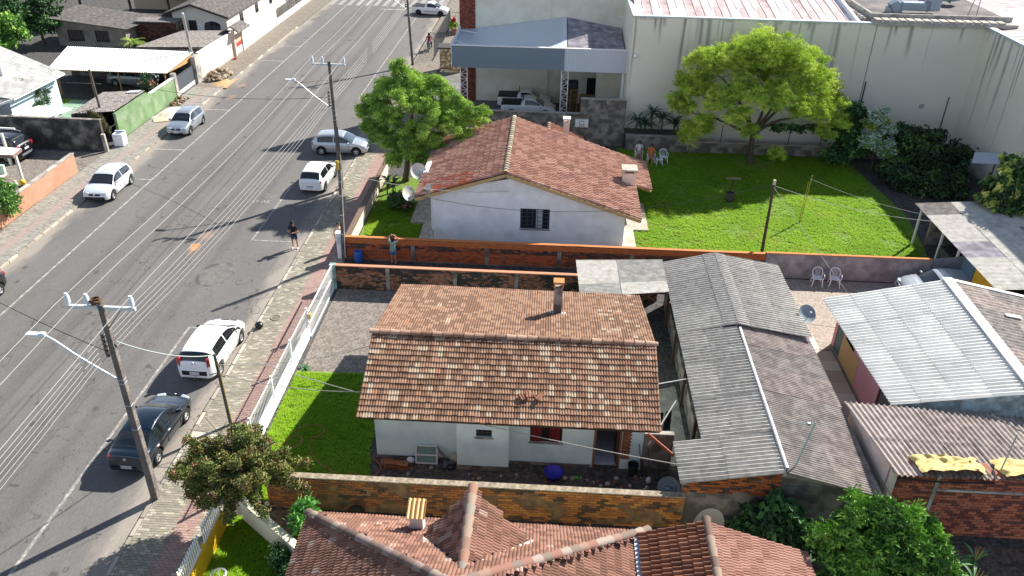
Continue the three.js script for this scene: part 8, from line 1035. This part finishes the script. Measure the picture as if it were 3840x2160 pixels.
  tag(obj('green_brick', at(rbox(0.3, 0.06, 0.09, 0.01), 1.5, 0.05, -22.35, 0.25), mat('#4cb82c', 0.6)), 'bright green plastic block on the rubble strip', 'block'); tag(obj('paving_slab', at(rbox(0.26, 0.04, 0.3, 0.01), 1.5, 0.04, -21.6, 0.1), mat('#8a8a84', 0.9)), 'loose square paving slab on the soil strip', 'slab');
  tag(obj('bin', [new THREE.LatheGeometry([[0.01, 0.0], [0.16, 0], [0.2, 0.5], [0.18, 0.5], [0.14, 0.05], [0.01, 0.05]].map(p => new THREE.Vector2(...p)), 16).translate(3.65, 0, -22.75)], mat('#26282a', 0.6, { side: THREE.DoubleSide })), 'black bucket bin beside the back door of the mint house', 'bin'); const br = thing('broom', 'broom and rake leaning on the rough wall stub', 'broom', [4.0, 0, -22.8], null, true); obj('handle', bar([0, 0, 0.1], [-0.2, 1.3, -0.15], 0.015), darkWood, br); obj('handle', bar([0.3, 0, 0.25], [0.15, 1.1, -0.15], 0.015), darkWood, br); obj('head', at(rbox(0.3, 0.08, 0.06, 0.02), 0, 0.04, 0.1), darkGrey, br);
  tag(obj('garden_hose', tube([[-6.1, 0.03, -22.9], [-5.7, 0.03, -22.4], [-5.9, 0.03, -21.9], [-6.6, 0.03, -21.7], [-6.9, 0.04, -21.9], [-6.6, 0.06, -22.0], [-6.5, 0.03, -21.6], [-7.2, 0.05, -21.9], [-8.2, 0.05, -22.6], [-8.7, 0.05, -23.6], [-8.3, 0.06, -24.2], [-8.7, 0.05, -24.6], [-9.4, 0.05, -24.2], [-9.6, 0.05, -23.5], [-9.2, 0.06, -23.2], [-9.0, 0.06, -23.6], [-9.3, 0.05, -23.9], [-9.8, 0.05, -23.3], [-10.2, 0.05, -23.4]], 0.022, 6, 160), mat('#b4564c', 0.6)), 'orange red garden hose snaking over the lawn shade', 'hose');
  tag(obj('laundry', [quad([4.9, 0.5, -24.6], [5.2, 0.5, -24.75], [5.2, 1.5, -24.75], [4.9, 1.5, -24.6], 6, 6), quad([4.6, 0.7, -24.5], [4.85, 0.7, -24.6], [4.85, 1.5, -24.6], [4.6, 1.5, -24.5], 4, 4)].map(g => { const p = g.attributes.position; for (let i = 0; i < p.count; i++) p.setZ(i, p.getZ(i) + 0.06 * Math.sin(p.getX(i) * 30 + p.getY(i) * 4)); g.computeVertexNormals(); return g; }), mat('#1c1c20', 0.9, { side: THREE.DoubleSide })), 'dark laundry hanging over the concrete yard by the long shed', 'laundry');
  const pa = thing('wooden_rack', 'slatted wooden rack leaning in the concrete yard', 'rack', [4.6, 0, -26.3], null, true); for (let i = 0; i < 4; i++) obj('slat', box(-0.3 + i * 0.16, -0.22 + i * 0.16, 0, 0.04, -0.55, 0.55), darkWood, pa); for (const z of [-0.4, 0.4]) obj('cross_slat', box(-0.32, 0.34, 0.04, 0.07, z - 0.04, z + 0.04), darkWood, pa);
  const ty = thing('tyre', 'old black tyre leaning on the ochre brick wall', 'tyre', [-6.05, 0, -19.85], null, true, 0.2); obj('tyre', new THREE.TorusGeometry(0.22, 0.075, 8, 22).rotateX(-0.2).translate(0, 0.29, 0), rubber, ty); tag(obj('plant_pot', [new THREE.LatheGeometry([[0.01, 0], [0.13, 0], [0.19, 0.3], [0.17, 0.3], [0.01, 0.24]].map(p => new THREE.Vector2(...p)), 14).translate(-6.6, 0, -19.3)], mat('#8a7a6a', 0.9)), 'grey plant pot beside the old tyre', 'pot');
  const wt = thing('white_urn', 'white wire plant stand on the corner lawn', 'plant stand', [-9.7, 0, -16.8], null, true); obj('hoop', new THREE.TorusGeometry(0.22, 0.035, 8, 20).rotateX(Math.PI / 2).translate(0, 0.5, 0), white, wt); for (let i = 0; i < 3; i++) obj('leg', bar([Math.cos(i * 2.1) * 0.2, 0, Math.sin(i * 2.1) * 0.2], [Math.cos(i * 2.1) * 0.22, 0.5, Math.sin(i * 2.1) * 0.22], 0.02), white, wt);
  const fp = thing('garden_ornament', 'yellow ball and white ornaments beside the peach wall', 'ornament', [-33.6, 0, -45.9], null, true); obj('ball', at(new THREE.SphereGeometry(0.2, 14, 10), 0.3, 0.25, -0.3), mat('#d8b02c', 0.5), fp); obj('figurine', [at(new THREE.SphereGeometry(0.15, 10, 8).scale(1, 1.2, 1), 0, 0.2, 0), at(new THREE.SphereGeometry(0.1, 10, 8), 0.02, 0.42, 0)], mat('#d8ccc8', 0.7), fp); obj('figurine', at(new THREE.SphereGeometry(0.13, 10, 8), -0.2, 0.15, 0.1), mat('#c8b0a8', 0.7), fp);
}
{ // fence of the side entrance beyond the dock
  const f = thing('bar_fence', 'tall dark bar fence beside the dock side entrance', 'fence', [-11.5, 0, -85]); for (let i = 0; i < 46; i++) obj('bar', box(-11.53, -11.5, 0.1, 2.2, -93 + i * 0.3, -92.97 + i * 0.3), darkGrey, f); for (const y of [0.15, 2.1]) obj('rail', box(-11.55, -11.48, y, y + 0.05, -93, -79.3), darkGrey, f); const g = thing('bar_fence', 'white bar fence returning to the brick pilaster', 'fence', [-9.6, 0, -92]); for (let i = 0; i < 14; i++) obj('bar', box(-11.4 + i * 0.28, -11.37 + i * 0.28, 0.1, 2.0, -92.02, -91.98), mat('#8a8e92', 0.6), g); obj('rail', [box(-11.45, -7.6, 1.95, 2.0, -92.03, -91.97), box(-11.45, -7.6, 0.15, 0.2, -92.03, -91.97)], mat('#8a8e92', 0.6), g);
  const p = thing('flower_pot', 'potted plant with red and blue flowers by the bar fence', 'plant', [-10.8, 0, -90], null, true); obj('pot', new THREE.LatheGeometry([[0.01, 0], [0.25, 0], [0.35, 0.7], [0.3, 0.7], [0.01, 0.6]].map(q => new THREE.Vector2(...q)), 14), mat('#8a6a54', 0.9), p); crown(p, 'foliage', leafRound, leafMat(0.2), [[0, 1.1, 0, 0.4, 0.5]], 120, MG); crown(p, 'blossom', sprig(8, 0.12, 0.06, 0.06, -0.1, 41), mat('#c01828', 0.8, { side: THREE.DoubleSide }), [[0, 1.5, 0, 0.35, 0.3]], 60, ['#ffffff', '#ffb0b0', '#3050c0']);
  const t = thing('water_tank', 'dark round water tank above the bar fence at the top of the lot', 'tank', [-9.4, 2.2, -93], null, true); obj('tank', new THREE.LatheGeometry([[0.01, 0], [0.7, 0], [0.8, 0.8], [0.6, 1.0], [0.01, 1.05]].map(q => new THREE.Vector2(...q)), 20), mat('#3c4450', 0.7), t); obj('stand', [box(-0.6, -0.5, -2.2, 0, -0.6, -0.5), box(0.5, 0.6, -2.2, 0, -0.6, -0.5), box(-0.6, -0.5, -2.2, 0, 0.5, 0.6), box(0.5, 0.6, -2.2, 0, 0.5, 0.6)], mat('#8a4a38', 0.9), t);
}
{ const a = thing('awning', 'small pale sheet awning in the warehouse corner above the shrubs', 'awning', [28.5, 0, -50.8]); obj('sheet', slab([27.2, 2.3, -50.5], [28.6, 2.5, -49.9], [29.4, 2.6, -51.6], [28.1, 2.4, -52.2], 0.05), mat('#b4bcc8', 0.6), a, true); obj('post', bar([28.5, 0, -50.2], [28.5, 2.4, -50.2], 0.04), darkGrey, a); obj('post', bar([29.2, 0, -51.4], [29.2, 2.5, -51.4], 0.04), darkGrey, a); }
renderer.render(scene, camera);
